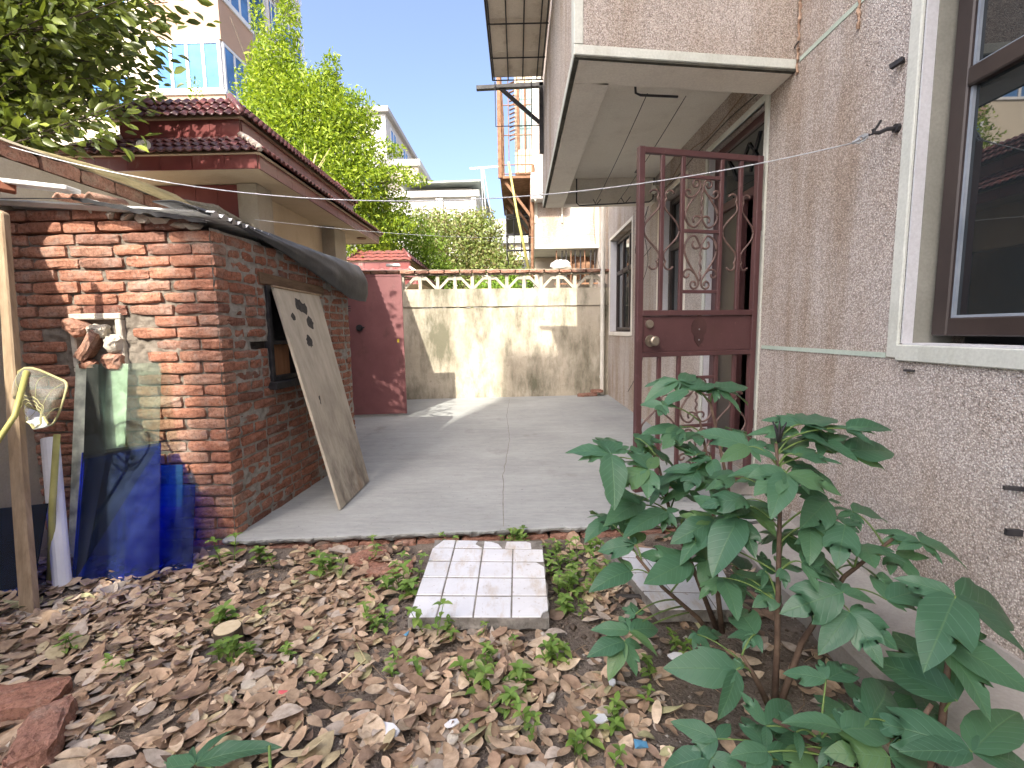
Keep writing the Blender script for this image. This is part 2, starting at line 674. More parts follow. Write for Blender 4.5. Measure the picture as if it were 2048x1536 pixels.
def white_tile():
    m = Mat('glazed_white_wall_tile', .28, .5)
    c = m.ramp(m.noise(6, 6), [(.3, (.60, .62, .66)), (.7, (.72, .74, .78))])
    d = m.ramp(m.noise(3.6, 7, m.scaled(2.6, .8, 1), .7), [(.52, 0.0), (.70, 1.0)])
    c = m.mix(m.math('MULTIPLY', d, .7), c, (.42, .31, .18))
    k = m.ramp(m.noise(42, 5), [(.63, 0.0), (.70, 1.0)])
    c = m.mix(m.math('MULTIPLY', k, .7), c, (.27, .22, .17))
    e = m.ramp(m.noise(11, 7, None, .75), [(.55, 0.0), (.75, 1.0)])
    c = m.mix(m.math('MULTIPLY', e, .45), c, (.36, .32, .27))
    m.color(c)
    m.bump(m.noise(9, 3), .08, .003)
    return m.m


MT['wtile'] = white_tile()


def leaf_mat(name, rough=.5, spec=.35, tfac=.3, gain=1.0):
    m = Mat(name, rough, spec)
    c = m.attr('Col')
    m.color(c)
    m.translucent(m.mix(1.0, c, (1.0, 1.0, .55), 'MULTIPLY'), tfac)
    return m.m


MT['leaf'] = leaf_mat('tree_leaf', .5, .35, .42)
MT['leaf_near'] = leaf_mat('glossy_broad_leaf', .38, .45, .35)


def dead_leaf():
    m = Mat('dry_fallen_leaf', .6, .3)
    c = m.attr('Col')
    n = m.ramp(m.noise(45, 5), [(.3, (.58, .54, .50)), (.62, (1, 1, 1))])
    m.color(m.mix(.85, c, n, 'MULTIPLY'))
    m.bump(m.noise(90, 4), .3, .004)
    return m.m


MT['dead'] = dead_leaf()


def peony():
    m = Mat('peony_leaf', .38, .5)
    tc = m.node('ShaderNodeTexCoord').outputs['Object']
    sep = m.node('ShaderNodeSeparateXYZ')
    m.set(sep.inputs[0], tc)
    ax = m.math('ABSOLUTE', sep.outputs[0])
    rib = m.ramp(ax, [(.004, 1.0), (.014, 0.0)])
    w = m.node('ShaderNodeTexWave', wave_type='BANDS', bands_direction='X')
    comb = m.node('ShaderNodeCombineXYZ')
    m.set(comb.inputs[0], m.math('SUBTRACT', sep.outputs[1], m.math('MULTIPLY', ax, .9)))
    m.set(w.inputs['Vector'], comb.outputs[0])
    w.inputs['Scale'].default_value = 2.6
    w.inputs['Distortion'].default_value = .6
    vein = m.ramp(w.outputs['Fac'], [(.92, 0.0), (1.0, 1.0)])
    base = m.ramp(m.rand(), [(0, (.045, .120, .066)), (.5, (.070, .172, .100)), (.9, (.092, .205, .108)), (1, (.13, .235, .075))])
    base = m.mix(m.math('MULTIPLY', m.ramp(m.noise(14, 4), [(.35, 0.0), (.7, 1.0)]), .35), base, (.060, .150, .095))
    c = m.mix(m.math('MULTIPLY', vein, .55), base, (.11, .235, .145))
    sp = m.ramp(m.noise(55, 5), [(.70, 0.0), (.75, 1.0)])
    c = m.mix(m.math('MULTIPLY', sp, .5), c, (.17, .20, .13))
    c = m.mix(m.math('MULTIPLY', rib, .6), c, (.13, .25, .12))
    c = m.mix(m.geo.outputs['Backfacing'], c, (.085, .155, .05))
    m.color(c)
    m.bump(m.math('ADD', vein, rib), .25, -.004)
    m.translucent((.13, .27, .045), .30)
    return m.m


MT['peony'] = peony()
MT['stem_green'] = simple('green_petiole', (.10, .17, .05), (.16, .24, .07), .6, 20, .1)
MT['stem_brown'] = simple('peony_stem_bark', (.075, .048, .035), (.15, .105, .075), .9, 18, .5, 60, .004)
MT['bark'] = simple('tree_bark', (.05, .04, .03), (.10, .08, .06), .95, 8, .8, 20, .02)
MT['twig'] = simple('dry_twig', (.19, .13, .085), (.30, .22, .15), .9, 20, .3)
MT['stump_top'] = simple('cut_wood_face', (.50, .41, .27), (.62, .53, .37), .8, 20, .3)
MT['weed'] = leaf_mat('weed_leaf', .5, .35, .3)
MT['bag'] = simple('white_plastic_bag', (.60, .62, .64), (.76, .77, .79), .35, 8, .6, 14, .03)
MT['peach'] = plaster('peach_render', (.40, .27, .195), (.45, .315, .235), (.33, .23, .17), .5, .2)
MT['cream'] = plaster('cream_render', (.52, .46, .36), (.58, .52, .42), (.42, .37, .30), .5, .2)
MT['white_wall'] = plaster('white_render', (.52, .51, .48), (.58, .57, .54), (.42, .41, .39), .5, .2)
MT['grey_wall'] = plaster('grey_render', (.36, .35, .34), (.44, .43, .41), (.3, .29, .28), .5, .2)
MT['white_frame'] = simple('white_window_frame', (.56, .57, .58), (.62, .63, .64), .5, 2, 0)
MT['dark_in'] = simple('dark_opening', (.045, .045, .047), (.08, .08, .08), .9, 1, 0)
MT['roof_grey'] = simple('grey_green_roof_sheet', (.28, .32, .30), (.38, .41, .39), .8, 3, .2)
MT['canopy'] = plaster('mildewed_canopy_board', (.62, .56, .46), (.72, .66, .56), (.28, .20, .13), 2.5, .6)
MT['orange_ply'] = wood('orange_plywood', (.36, .17, .085), (.48, .25, .13))
MT['palm'] = wood('dry_palm_stalk', (.42, .36, .20), (.58, .50, .29), (3, 3, 14), (.2, .18, .12), .35)
# ------------------------------------------------------------------ ground, soil, slab, apron
MB().add([(-400, -400, -.14), (400, -400, -.14), (400, 400, -.14), (-400, 400, -.14)], [(0, 1, 2, 3)]) \
    .build('ground', simple('far_ground', (.20, .18, .15), (.28, .25, .21), .95, .4, .4, 8, .03))['kind'] = 'structure'


def soil_z(x, y):
    z = -.078 + .022 * nz(x, y, 3.1, 2.2) + .012 * nz(x, y, 7.7, 7.0)
    z += .02 * max(0, -x - .6) * .5            # banks up slightly to the left
    return z


o = MB().grid(lambda u, v: (lambda x, y: (x, y, soil_z(x, y) + .006 * nz(x, y, 1, 28) + .004 * nz(x, y, 5, 60)))(
    -2.72 + 4.1 * u, -1.2 + 3.85 * v), 240, 220).build('soil', MT['soil'], smooth=True)
tag(o, kind='structure')

# front edge of the slab runs from (-1.66,2.47) to (1.56,2.70)


def slab_front(x):
    return 2.47 + (x + 1.66) * .0715


xs = [-1.66 + i * .016 for i in range(204)]
sm = MB()
top = []
for x in xs:
    j = .016 * nz(x, 1, 1, 7) + .010 * nz(x, 2, 1, 29) + .006 * nz(x, 4, 1, 61)
    top.append((x, slab_front(x) + j))
n = len(xs)
rows = [[(x, y + .030 + .018 * nz(x, 5, 1, 17), -.042 + .012 * nz(x, 3, 3, 13)) for x, y in top],
        [(x, y + .004 + .008 * nz(x, 8, 1, 40), -.020 + .006 * nz(x, 7, 3, 33)) for x, y in top],
        [(x, y + .001, -.006) for x, y in top],
        [(x, y + .010 + .004 * nz(x, 9, 2, 50), -.0005) for x, y in top],
        [(x, y + .05, 0.0) for x, y in top],
        [(x, 4.2, 0.0) for x, y in top],
        [(x, 8.25, 0.0) for x, y in top]]
for r_ in rows:
    sm.v += r_
for i in range(len(rows) - 1):
    for j in range(n - 1):
        a = i * n + j
        sm.f.append((a, a + 1, a + n + 1, a + n))
sm.add([(-2.95, 4.15, 0), (-1.6, 4.15, 0.0), (-1.6, 8.25, 0), (-2.95, 8.25, 0)], [])
k = len(sm.v)
sm.add([(-2.95, 4.1, -.004), (-1.655, 4.1, -.004), (-1.655, 8.25, -.004), (-2.95, 8.25, -.004)], [(0, 1, 2, 3)])
slab = sm.build('courtyard_slab', MT['slab'])
tag(slab, kind='structure')
# a seam and a hairline crack in the concrete
for pts_ in ([(-.10, 2.62), (-.13, 3.6), (-.10, 4.8), (-.16, 6.2), (-.15, 7.9)], [(-1.05, 4.4), (-.7, 4.55), (-.45, 4.5), (-.1, 4.75)]):
    sb = MB()
    q_ = []
    for i_ in range(len(pts_) - 1):
        for t_ in range(10):
            a_ = Vector((*pts_[i_], 0)).lerp(Vector((*pts_[i_ + 1], 0)), t_ / 10)
            q_.append((a_.x + .012 * nz(a_.x, a_.y, 4, 9), a_.y + .008 * nz(a_.x, a_.y, 8, 9)))
    for i_, (x_, y_) in enumerate(q_):
        w_ = .0022 + .0016 * abs(nz(x_, y_, 2, 12))
        sb.v += [(x_ - w_, y_ - w_ * .5, .0012), (x_ + w_, y_ + w_ * .5, .0012)]
    sb.f = [(2 * i_, 2 * i_ + 1, 2 * i_ + 3, 2 * i_ + 2) for i_ in range(len(q_) - 1)]
    sb.build('crack', MT['rawcon'], slab)
# the course of old bricks below the slab edge
brk = []


def brick_mesh(seed, L=.24, D=.115, H=.053, bev=.006, jit=.0035, mat=None, cuts=2):
    me = MB().box(-1, 1, -1, 1, -1, 1).mesh('brick', mat)
    bm = bmesh.new()
    bm.from_mesh(me)
    bmesh.ops.subdivide_edges(bm, edges=bm.edges, cuts=cuts, use_grid_fill=True)
    for v in bm.verts:
        q = v.co
        edge = sum(1 for c_ in q if abs(c_) > .99)
        p = Vector((q.x * L / 2, q.y * D / 2, q.z * H / 2))
        if edge >= 2:
            k = bev * (1.0 if edge == 2 else 1.5)
            for i in range(3):
                if abs(q[i]) > .99:
                    p[i] -= math.copysign(k * (.4 + 1.2 * abs(nz(p.x + seed, p.y, p.z, 23))), q[i])
        d = mnoise.noise_vector(p * 46 + Vector((seed * 3.7, 0, 0)))
        v.co = p + d * jit
    bm.to_mesh(me)
    bm.free()
    return me


BR_F = [brick_mesh(i, mat=MT['brick_front'], bev=.006, jit=.0045, H=.0585, cuts=3) for i in range(14)]
BR_S = [brick_mesh(50 + i, mat=MT['brick_side'], bev=.005, jit=.006, H=.056) for i in range(8)]
BR_C = [brick_mesh(80 + i, mat=MT['brick_cope'], jit=.007) for i in range(5)]
BR_G = [brick_mesh(90 + i, bev=.010, jit=.007, mat=MT['brick_ground'], cuts=7) for i in range(5)]


def place(me, parent, loc, rz=0.0, rx=0.0, ry=0.0, sc=(1, 1, 1), name='brick'):
    B = Matrix.Translation(loc) @ Matrix.Rotation(rz, 4, 'Z') @ Matrix.Rotation(ry, 4, 'Y') @ Matrix.Rotation(rx, 4, 'X') @ Matrix.Diagonal((*sc, 1))
    return inst(name, me, parent, B)


x = -1.62
i = 0
while x < 1.5:
    L = rnd.choice([.24, .24, .24, .17, .12])
    gap = rnd.uniform(.006, .03)
    xc = x + L / 2
    place(BR_G[i % 5], slab, (xc, slab_front(xc) + .062 + rnd.uniform(-.004, .012), -.077), R(4.1 + rnd.uniform(-2, 2)), R(rnd.uniform(-2, 2)), 0, (L / .24, 1, rnd.uniform(.92, 1.05)))
    x += L + gap
    i += 1

# sloping concrete apron along the foot of the house wall
ys = [-1.0 + .12 * i for i in range(31)]
o = MB().extr_y([(1.61, .085), (1.545, .085), (1.535, .028), (1.36, .012), (1.175, -.012), (1.155, -.022), (1.15, -.20), (1.61, -.20)], ys, .003) \
    .build('wall_apron', MT['apron'])
tag(o, kind='structure')

# ------------------------------------------------------------------ the house on the right
WX = 1.56
house = empty('house', (2.6, 3.4, 0), 'pebble-dashed house filling the right side, with overhanging balcony and brown windows', 'house')
OPEN = [  # y0, y1, z0, z1
    (.15, 1.945, 1.05, 2.75),
    (3.10, 3.98, .14, 2.52),
    (4.50, 5.28, 1.02, 2.50),
    (6.52, 8.02, 1.09, 2.58),
]


def wall_y(mb, x0, x1, y0, y1, z0, z1, opens):
    y = y0
    for a, b, c, d in sorted(opens):
        mb.box(x0, x1, y, a, z0, z1)
        mb.box(x0, x1, a, b, z0, c)
        mb.box(x0, x1, a, b, d, z1)
        y = b
    mb.box(x0, x1, y, y1, z0, z1)


w = MB()
wall_y(w, WX, WX + .26, -2.5, 8.22, -.3, 5.4, OPEN)
w.build('wall', MT['stucco'], house)
# closed dark rooms behind the openings
MB().box(4.6, 4.8, -2.5, 8.22, -.3, 5.4).build('rear_wall', MT['grey_wall'], house)
MB().box(1.82, 4.6, -2.5, -2.3, -.3, 5.4).build('side_wall', MT['stucco'], house)
MB().box(1.82, 4.6, 8.02, 8.22, -.3, 5.4).build('side_wall', MT['stucco'], house)
MB().box(1.56, 4.8, -2.5, 8.22, 5.4, 5.6).build('roof', MT['grey_wall'], house)
MB().box(1.83, 4.59, -2.29, 8.01, 2.9, 3.05).build('upper_floor', MT['grey_wall'], house)
MB().box(1.83, 4.59, -2.29, 8.01, .0, .13).build('room_floor', MT['grey_wall'], house)

# green groove strips
MB().box(WX - .004, WX + .01, 2.012, 3.03, .992, 1.014).build('groove_strip', MT['strip_green'], house)
MB().box(WX - .004, WX + .01, -1.0, 2.76, 2.562, 2.585).build('groove_strip', MT['strip_green'], house)


def trim_frame(parent, y0, y1, z0, z1, wd, mat, x=WX, proud=.012, sides='LRTB'):
    mb = MB()
    if 'L' in sides:
        mb.box(x - proud, x + .02, y1, y1 + wd, z0 - wd, z1 + wd)
    if 'R' in sides:
        mb.box(x - proud, x + .02, y0 - wd, y0, z0 - wd, z1 + wd)
    if 'T' in sides:
        mb.box(x - proud + .001, x + .02, y0, y1, z1, z1 + wd)
    if 'B' in sides:
        mb.box(x - proud - .006, x + .02, y0, y1, z0 - wd - .01, z0)
    return mb.build('window_trim', mat, parent, bevel=.004)


def window(y0, y1, z0, z1, name='window', fx=1.64, fr=.055, mull=(), trans=None, glass='glass_dark', trim=.055, tmat='trim_pale', reveal=True, frame_mat='alu', sub=True):
    """a window: frame bars, panes, gasket, reveal and trim; the frame is the part, the rest its sub-parts"""
    f = MB()
    f.box(fx, fx + .06, y0, y0 + fr, z0, z1)
    f.box(fx, fx + .06, y1 - fr, y1, z0, z1)
    f.box(fx, fx + .06, y0 + fr, y1 - fr, z0, z0 + fr)
    f.box(fx, fx + .06, y0 + fr, y1 - fr, z1 - fr, z1)
    cells_y = [y0 + fr] + [m for m in mull] + [y1 - fr]
    mw = .05
    for m in mull:
        f.box(fx + .002, fx + .058, m - mw / 2, m + mw / 2, z0 + fr, z1 - fr)
    zs = [(z0 + fr, z1 - fr)]
    if trans:
        tw = .065
        ysg = [y0 + fr] + [v for m in mull for v in (m - mw / 2, m + mw / 2)] + [y1 - fr]
        for a, b in zip(ysg[::2], ysg[1::2]):
            f.box(fx - .004, fx + .05, a, b, trans, trans + tw)
        zs = [(z0 + fr, trans), (trans + tw, z1 - fr)]
    fo = f.build(name, MT[frame_mat], house, bevel=.005)
    ysg = [y0 + fr] + [v for m in mull for v in (m - mw / 2, m + mw / 2)] + [y1 - fr]
    for a, b in zip(ysg[::2], ysg[1::2]):
        for c, d in zs:
            MB().box(fx + .026, fx + .036, a - .004, b + .004, c - .004, d + .004).build('pane', MT[glass], fo)
            if sub:
                g = MB()
                s = .010
                g.box(fx + .014, fx + .026, b - s, b, c, d)
                g.box(fx + .014, fx + .026, a, b - s, c, c + s)
                g.build('gasket', MT['seal'], fo)
    return fo


# near window
o = window(.20, 1.905, 1.085, 2.72, fx=1.645, fr=.068, mull=(1.05,), trans=1.985)
trim_frame(house, .15, 1.945, 1.05, 2.75, .055, MT['trim_pale'])
MB().box(WX + .002, WX + .045, 1.938, 1.944, 1.055, 2.745).build('reveal_paint', MT['reveal_white'], house)
MB().box(WX + .046, WX + .20, 1.936, 1.944, 1.055, 2.745).build('reveal_render', MT['reveal_grey'], house)
MB().box(WX + .002, WX + .12, .16, 1.935, 1.046, 1.056).build('window_sill', MT['reveal_white'], house)
# far windows
o = window(4.52, 5.26, 1.04, 2.48, fx=1.66, fr=.05, mull=(), trans=1.95, sub=False)
trim_frame(house, 4.50, 5.28, 1.02, 2.50, .05, MT['soffit'])
MB().box(WX + .003, WX + .10, 5.272, 5.279, 1.025, 2.495).build('reveal_paint', MT['reveal_white'], house)
o = window(6.55, 7.99, 1.11, 2.56, fx=1.655, fr=.05, mull=(7.1, 7.52), trans=2.0, sub=False)
trim_frame(house, 6.52, 8.02, 1.09, 2.58, .05, MT['soffit'])
MB().box(WX + .003, WX + .10, 8.012, 8.019, 1.095, 2.575).build('reveal_paint', MT['reveal_white'], house)

# doorway with dark red inner door frame
trim_frame(house, 3.10, 3.98, .14, 2.52, .045, MT['trim_pale'], sides='LRT')
MB().box(WX + .003, WX + .048, 3.97, 3.979, .15, 2.515).build('reveal_paint', MT['reveal_white'], house)
df = MB()
df.box(1.61, 1.67, 3.105, 3.16, .14, 2.515).box(1.61, 1.67, 3.89, 3.978, .14, 2.515)
df.box(1.61, 1.67, 3.16, 3.89, 2.46, 2.515).box(1.608, 1.668, 3.16, 3.89, 2.02, 2.08)
df.box(1.612, 1.662, 3.50, 3.55, .14, 2.02)
dfo = df.build('door_frame', MT['gate'], house, bevel=.004)
MB().box(1.63, 1.64, 3.155, 3.895, 2.075, 2.465).build('transom_pane', MT['glass_dark'], dfo)
MB().box(1.635, 1.652, 3.545, 3.895, .14, 2.025).build('door_leaf', MT['alu'], dfo)
wd = MB()
for (a, b) in (((3.25, 2.15), (3.45, 2.40)), ((3.45, 2.40), (3.62, 2.2)), ((3.62, 2.2), (3.8, 2.42)), ((3.3, 2.42), (3.42, 2.2))):
    wd.tube([(1.624, a[0], a[1]), (1.62, (a[0] + b[0]) / 2, (a[1] + b[1]) / 2 + .02), (1.624, b[0], b[1])], .007, 5)
wd.build('transom_grille', MT['black_iron'], dfo, smooth=True)
MB().box(1.36, 1.60, 3.08, 4.0, .002, .135).build('doorstep', MT['apron'], house, bevel=.01)

# balcony over the door
BX, BY0, BY1, BZ = .31, 2.60, 5.62, 2.54
# front face runs from (.31,2.60) to (1.56,2.79)


def bf(x):
    return BY0 + (x - BX) * .152


balc = MB()
# stucco faces: front and left side, above the trim
balc.hexa([(BX + .05, bf(BX + .05) + .003, BZ + .052), (WX, bf(WX) + .003, BZ + .052), (WX, bf(WX) + .1, BZ + .052), (BX + .05, bf(BX) + .1, BZ + .052),
           (BX + .05, bf(BX + .05) + .003, 5.4), (WX, bf(WX) + .003, 5.4), (WX, bf(WX) + .1, 5.4), (BX + .05, bf(BX) + .1, 5.4)])
balc.box(BX + .003, BX + .1, BY0 + .12, BY1 - .003, BZ + .052, 5.4)
balc.box(BX + .1, WX, BY1 - .1, BY1 - .003, BZ + .052, 5.4)
balco = balc.build('balcony', MT['stucco'], house)
t = MB()
t.hexa([(BX, bf(BX), BZ), (WX - .002, bf(WX), BZ), (WX - .002, bf(WX) + .11, BZ), (BX, bf(BX) + .11, BZ),
        (BX, bf(BX), BZ + .052), (WX - .002, bf(WX), BZ + .052), (WX - .002, bf(WX) + .11, BZ + .052), (BX, bf(BX) + .11, BZ + .052)])
t.hexa([(BX, bf(BX), BZ + .0525), (BX + .05, bf(BX + .05), BZ + .0525), (BX + .05, bf(BX) + .115, BZ + .0525), (BX, bf(BX) + .115, BZ + .0525),
        (BX, bf(BX), 5.4), (BX + .05, bf(BX + .05), 5.4), (BX + .05, bf(BX) + .115, 5.4), (BX, bf(BX) + .115, 5.4)])
t.box(BX, BX + .11, bf(BX) + .116, BY1, BZ, BZ + .052)
t.build('balcony_trim', MT['trim_pale'], balco, bevel=.004)
s = MB()   # edge beams seen from below and the recessed ceiling
s.hexa([(BX + .03, bf(BX) + .03, BZ - .014), (WX - .003, bf(WX) + .03, BZ - .014), (WX - .003, bf(WX) + .26, BZ - .014), (BX + .03, bf(BX) + .26, BZ - .014),
        (BX + .03, bf(BX) + .03, 2.80), (WX - .003, bf(WX) + .03, 2.80), (WX - .003, bf(WX) + .26, 2.80), (BX + .03, bf(BX) + .26, 2.80)])
s.box(BX + .03, BX + .235, bf(BX) + .261, BY1 - .02, BZ - .014, 2.80)
s.box(BX + .236, WX - .003, BY1 - .16, BY1 - .02, BZ - .014, 2.80)
s.build('edge_beam', MT['soffit'], balco, bevel=.006)
MB().box(BX + .04, WX - .003, BY0 + .2, BY1 - .03, 2.80, 2.86).build('balcony_ceiling', MT['soffit'], balco)
d = MB()
d.hexa([(BX + .004, bf(BX) + .004, BZ - .011), (WX - .003, bf(WX) + .004, BZ - .011), (WX - .003, bf(WX) + .029, BZ - .011), (BX + .029, bf(BX) + .029, BZ - .011),
        (BX + .004, bf(BX) + .004, BZ - .001), (WX - .003, bf(WX) + .004, BZ - .001), (WX - .003, bf(WX) + .029, BZ - .001), (BX + .029, bf(BX) + .029, BZ - .001)])
d.box(BX + .004, BX + .029, bf(BX) + .03, BY1 - .021, BZ - .011, BZ - .001)
d.build('drip_edge', simple('dark_drip_edge', (.045, .045, .035), (.09, .088, .07), .95, 12, .5), balco)  # dark strip along the outer edge of the balcony underside


def lumpy(p0, p1, n, r):
    pts, rs = [], []
    for i in range(n + 1):
        t_ = i / n
        pts.append(Vector(p0).lerp(Vector(p1), t_) + Vector((rnd.uniform(-.4, .4) * r, rnd.uniform(-1, 1) * r, 0)))
        rs.append(r * rnd.uniform(.3, 1.3))
    return pts, rs


for (p0, p1, n) in (((1.552, 2.775, 2.50), (1.552, 2.775, 3.3), 60), ((1.552, 2.30, 2.46), (1.552, 2.31, 2.95), 34)):
    pts, rs = lumpy(p0, p1, n, .008)
    MB().tube(pts, rs, 5).build('sealant_bead', MT['palm'] if False else simple('brown_sealant', (.30, .20, .14), (.42, .30, .22), .9, 20, .4), house)
MB().bar((1.55, 2.02, 2.18), (1.53, 2.06, 2.17), .02, .018).build('wall_clip', MT['black_iron'], house)
MB().box(1.545, 1.56, 1.86, 1.90, .945, .953).build('wall_clip', MT['black_iron'], house)
MB().bar((1.56, 1.42, .62), (1.51, 1.44, .62), .012, .012).build('wall_bracket', MT['black_iron'], house)
MB().bar((1.56, 1.42, .48), (1.52, 1.43, .48), .012, .02).build('wall_bracket', MT['black_iron'], house)

# ------------------------------------------------------------------ left boundary wall
bw = empty('boundary_wall', (-2.82, 2.0, 0), 'plastered boundary wall with brick coping on the left edge', 'wall')
MB().grid(lambda u, v: (-2.70 + .008 * nz(0, -1 + 5.6 * u, 2.2 * v, 3), -1.0 + 5.6 * u, -.2 + 2.28 * v), 40, 16) \
    .build('render', MT['bound_plaster'], bw)
MB().box(-2.95, -2.712, -1.0, 4.6, -.2, 2.08).build('core', MT['bound_plaster'], bw)
y = -1.0
i = 0
while y < 4.4:
    L = .24
    place(BR_C[i % 5], bw, (-2.775 + rnd.uniform(-.006, .006), y + L / 2, 2.128), R(90 + rnd.uniform(-1.5, 1.5)), 0, 0, (1, 1.25, 1.75))
    place(BR_C[(i + 2) % 5], bw, (-2.905 + rnd.uniform(-.006, .006), y + L / 2, 2.128), R(90), 0, 0, (1, .9, 1.75))
    y += L + .012
    i += 1
MB().extr_y([(-2.96, 2.174), (-2.70, 2.174), (-2.75, 2.20), (-2.93, 2.205)], [-1 + .2 * i for i in range(28)], .006) \
    .build('coping_mortar', MT['bound_plaster'], bw)

# ------------------------------------------------------------------ end wall of the yard
FA, FB = Vector((-2.70, 7.84, 0)), Vector((1.56, 8.14, 0))
FM = frame(FA, FB - FA)
FL = (FB - FA).length
ew = empty('end_wall', (-.6, 8.0, 0), 'stained rendered wall closing the yard, with openwork blocks and brick coping', 'wall')
# local: x along the wall, y into the wall (away from the camera), z up
MB().grid(lambda u, v: (FL * u, .010 * nz(FL * u, 1.5 * v, 4, 2.2) + .004 * nz(FL * u, 1.5 * v, 9, 12), 1.53 * v), 90, 36) \
    .build('render', MT['farwall'], ew, FM, smooth=True)
MB().box(0, FL, .02, .22, -.1, 1.53).build('core', MT['farwall'], ew, FM)
MB().grid(lambda u, v: (FL * u, -.022 + .006 * nz(FL * u, v, 2, 3) + .004 * nz(FL * u, v, 8, 14), 1.545 + .29 * v + .004 * nz(FL * u, v, 4, 5)), 90, 8) \
    .build('upper_band', MT['farwall'], ew, FM, smooth=True)
MB().box(0, FL, -.012, .22, 1.545, 1.838).build('band_core', MT['farwall'], ew, FM)
tr = MB()
unit = .58
x0 = .22
arm_me = None


def arm(sx):
    """angled arm of an openwork block: falls from beside the centre post to the side post, then levels"""
    th = .05
    dy0, dy1 = .05, .13
    path = [(.03 * sx, .205), (.10 * sx, .205), (.225 * sx, .075), (.26 * sx, .045)]
    v, f = [], []
    for (x, z) in path:
        v += [(x, dy0, z - th), (x, dy1, z - th), (x, dy1, z + th * .2), (x, dy0, z + th * .2)]
    for i in range(len(path) - 1):
        a = i * 4
        for j in range(4):
            f.append((a + j, a + (j + 1) % 4, a + 4 + (j + 1) % 4, a + 4 + j))
    f += [(0, 1, 2, 3), (12, 13, 14, 15)]
    return MB().add(v, f).mesh('arm', MT['white_plaster'])


ARM = {1: arm(1), -1: arm(-1)}
POST = MB().box(-.028, .028, .045, .135, 0.002, .235).mesh('post', MT['white_plaster'], bevel=.004)
k = 0
while x0 < FL:
    B = FM @ Matrix.Translation((x0, 0, 1.838))
    inst('post', POST, ew, B)
    if x0 + unit / 2 < FL:
        B = FM @ Matrix.Translation((x0 + unit / 2, 0, 1.838))
        inst('post', POST, ew, B)
        inst('arm', ARM[1], ew, B)
        inst('arm', ARM[-1], ew, B)
    x0 += unit
MB().box(0, FL, .03, .15, 2.075, 2.092).build('coping_bed', MT['farwall'], ew, FM)
x = 0.05
i = 0
while x < FL - .1:
    L = rnd.choice([.24, .24, .19, .22])
    B = FM @ Matrix.Translation((x + L / 2, .09 + rnd.uniform(-.008, .008), 2.12)) @ Matrix.Rotation(R(rnd.uniform(-1.5, 1.5)), 4, 'Z') @ Matrix.Rotation(R(rnd.uniform(-1.5, 1.5)), 4, 'Y') @ Matrix.Diagonal((L / .24, 1.9, 1, 1))
    inst('brick', BR_C[i % 5], ew, B)
    x += L + rnd.uniform(.008, .02)
    i += 1
MB().extr_y([(0, 0)] * 3, [0, .1]) if False else None
mm = MB()
mm.grid(lambda u, v: (.05 + (FL - .1) * u, .0 + .18 * v, 2.148 + .018 * math.sin(math.pi * v) + .006 * nz(u * 4, v, 1, 6)), 60, 4)
mm.build('coping_mortar', MT['bound_plaster'], ew, FM)
# ------------------------------------------------------------------ brick shed
shed = empty('brick_shed', (-2.1, 3.3, -.08), 'small crumbling red brick shed with a sagging black felt roof', 'shed')
SC = Vector((-1.61, 2.53, 0))            # near right corner
SE = Vector((-1.50, 4.22, 0))            # far right corner
SU = (SE - SC).normalized()
CH = .0632                               # course height
Z0 = -.085


def top_front(x):                        # brickwork top of the front, falls to the right
    return 1.83 - (x + 2.2) * .19 if x > -2.2 else 1.80


def top_side(y):
    return 1.705 - max(0, y - 2.53) * .035


NICHE = (-2.405, -2.145, .97, 1.23)
front = MB()
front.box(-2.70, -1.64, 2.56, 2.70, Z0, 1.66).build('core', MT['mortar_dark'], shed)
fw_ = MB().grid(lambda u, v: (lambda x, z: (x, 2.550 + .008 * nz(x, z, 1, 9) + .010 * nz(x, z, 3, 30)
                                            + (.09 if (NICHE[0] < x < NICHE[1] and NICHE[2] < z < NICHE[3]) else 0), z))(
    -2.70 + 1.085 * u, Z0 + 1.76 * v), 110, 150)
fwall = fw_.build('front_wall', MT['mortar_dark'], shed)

FrontB = []
row = 0
z = Z0
while z < 1.80:
    x = -1.602
    first = True
    while x > -2.70:
        L = .115 if (first and row % 2 == 0) else .24
        if rnd.random() < .10 and not first:
            L = .17
        L = min(L, x + 2.71)
        if L > .04:
            xc = x - L / 2
            zc = z + CH / 2
            # courses wander a little
            zz = zc + .006 * nz(xc, zc, 2, 2.0) + (.010 * (xc + 2.1) * .6)
            inn = NICHE[0] - .02 < xc + L / 2 and xc - L / 2 < NICHE[1] + .02 and NICHE[2] - .02 < zz < NICHE[3] + .02
            if zz + .02 < top_front(xc) and not inn:
                dep = rnd.uniform(-.006, .008)
                hfac = rnd.uniform(.93, 1.05)
                B = Matrix.Translation((xc, 2.53 + .0575 + dep, zz)) @ Matrix.Rotation(R(rnd.uniform(-1.3, 1.3)), 4, 'Z') @ \
                    Matrix.Rotation(R(rnd.uniform(-.9, .9)), 4, 'Y') @ Matrix.Diagonal(((L - rnd.uniform(.0, .006)) / .24, 1, hfac, 1))
                FrontB.append((rnd.choice(BR_F), B))
        x -= L + rnd.uniform(.004, .012)
        first = False
    z += CH
    row += 1
for me, B in FrontB:
    inst('brick', me, fwall, B)

# side wall with smeared, flush mortar
SL = (SE - SC).length
SMAT = frame(SC, SU)                     # local x along the wall, y = into... z up
# local y axis of frame = z cross u points to -X side (into the shed)
WIN = (.45, 1.07, .83, 1.44)             # along wall, z


def side_off(u, z):
    o_ = .006 * nz(u, z, 5, 8) + .007 * nz(u, z, 9, 24) + .005 * nz(u, z, 2, 3)
    return o_


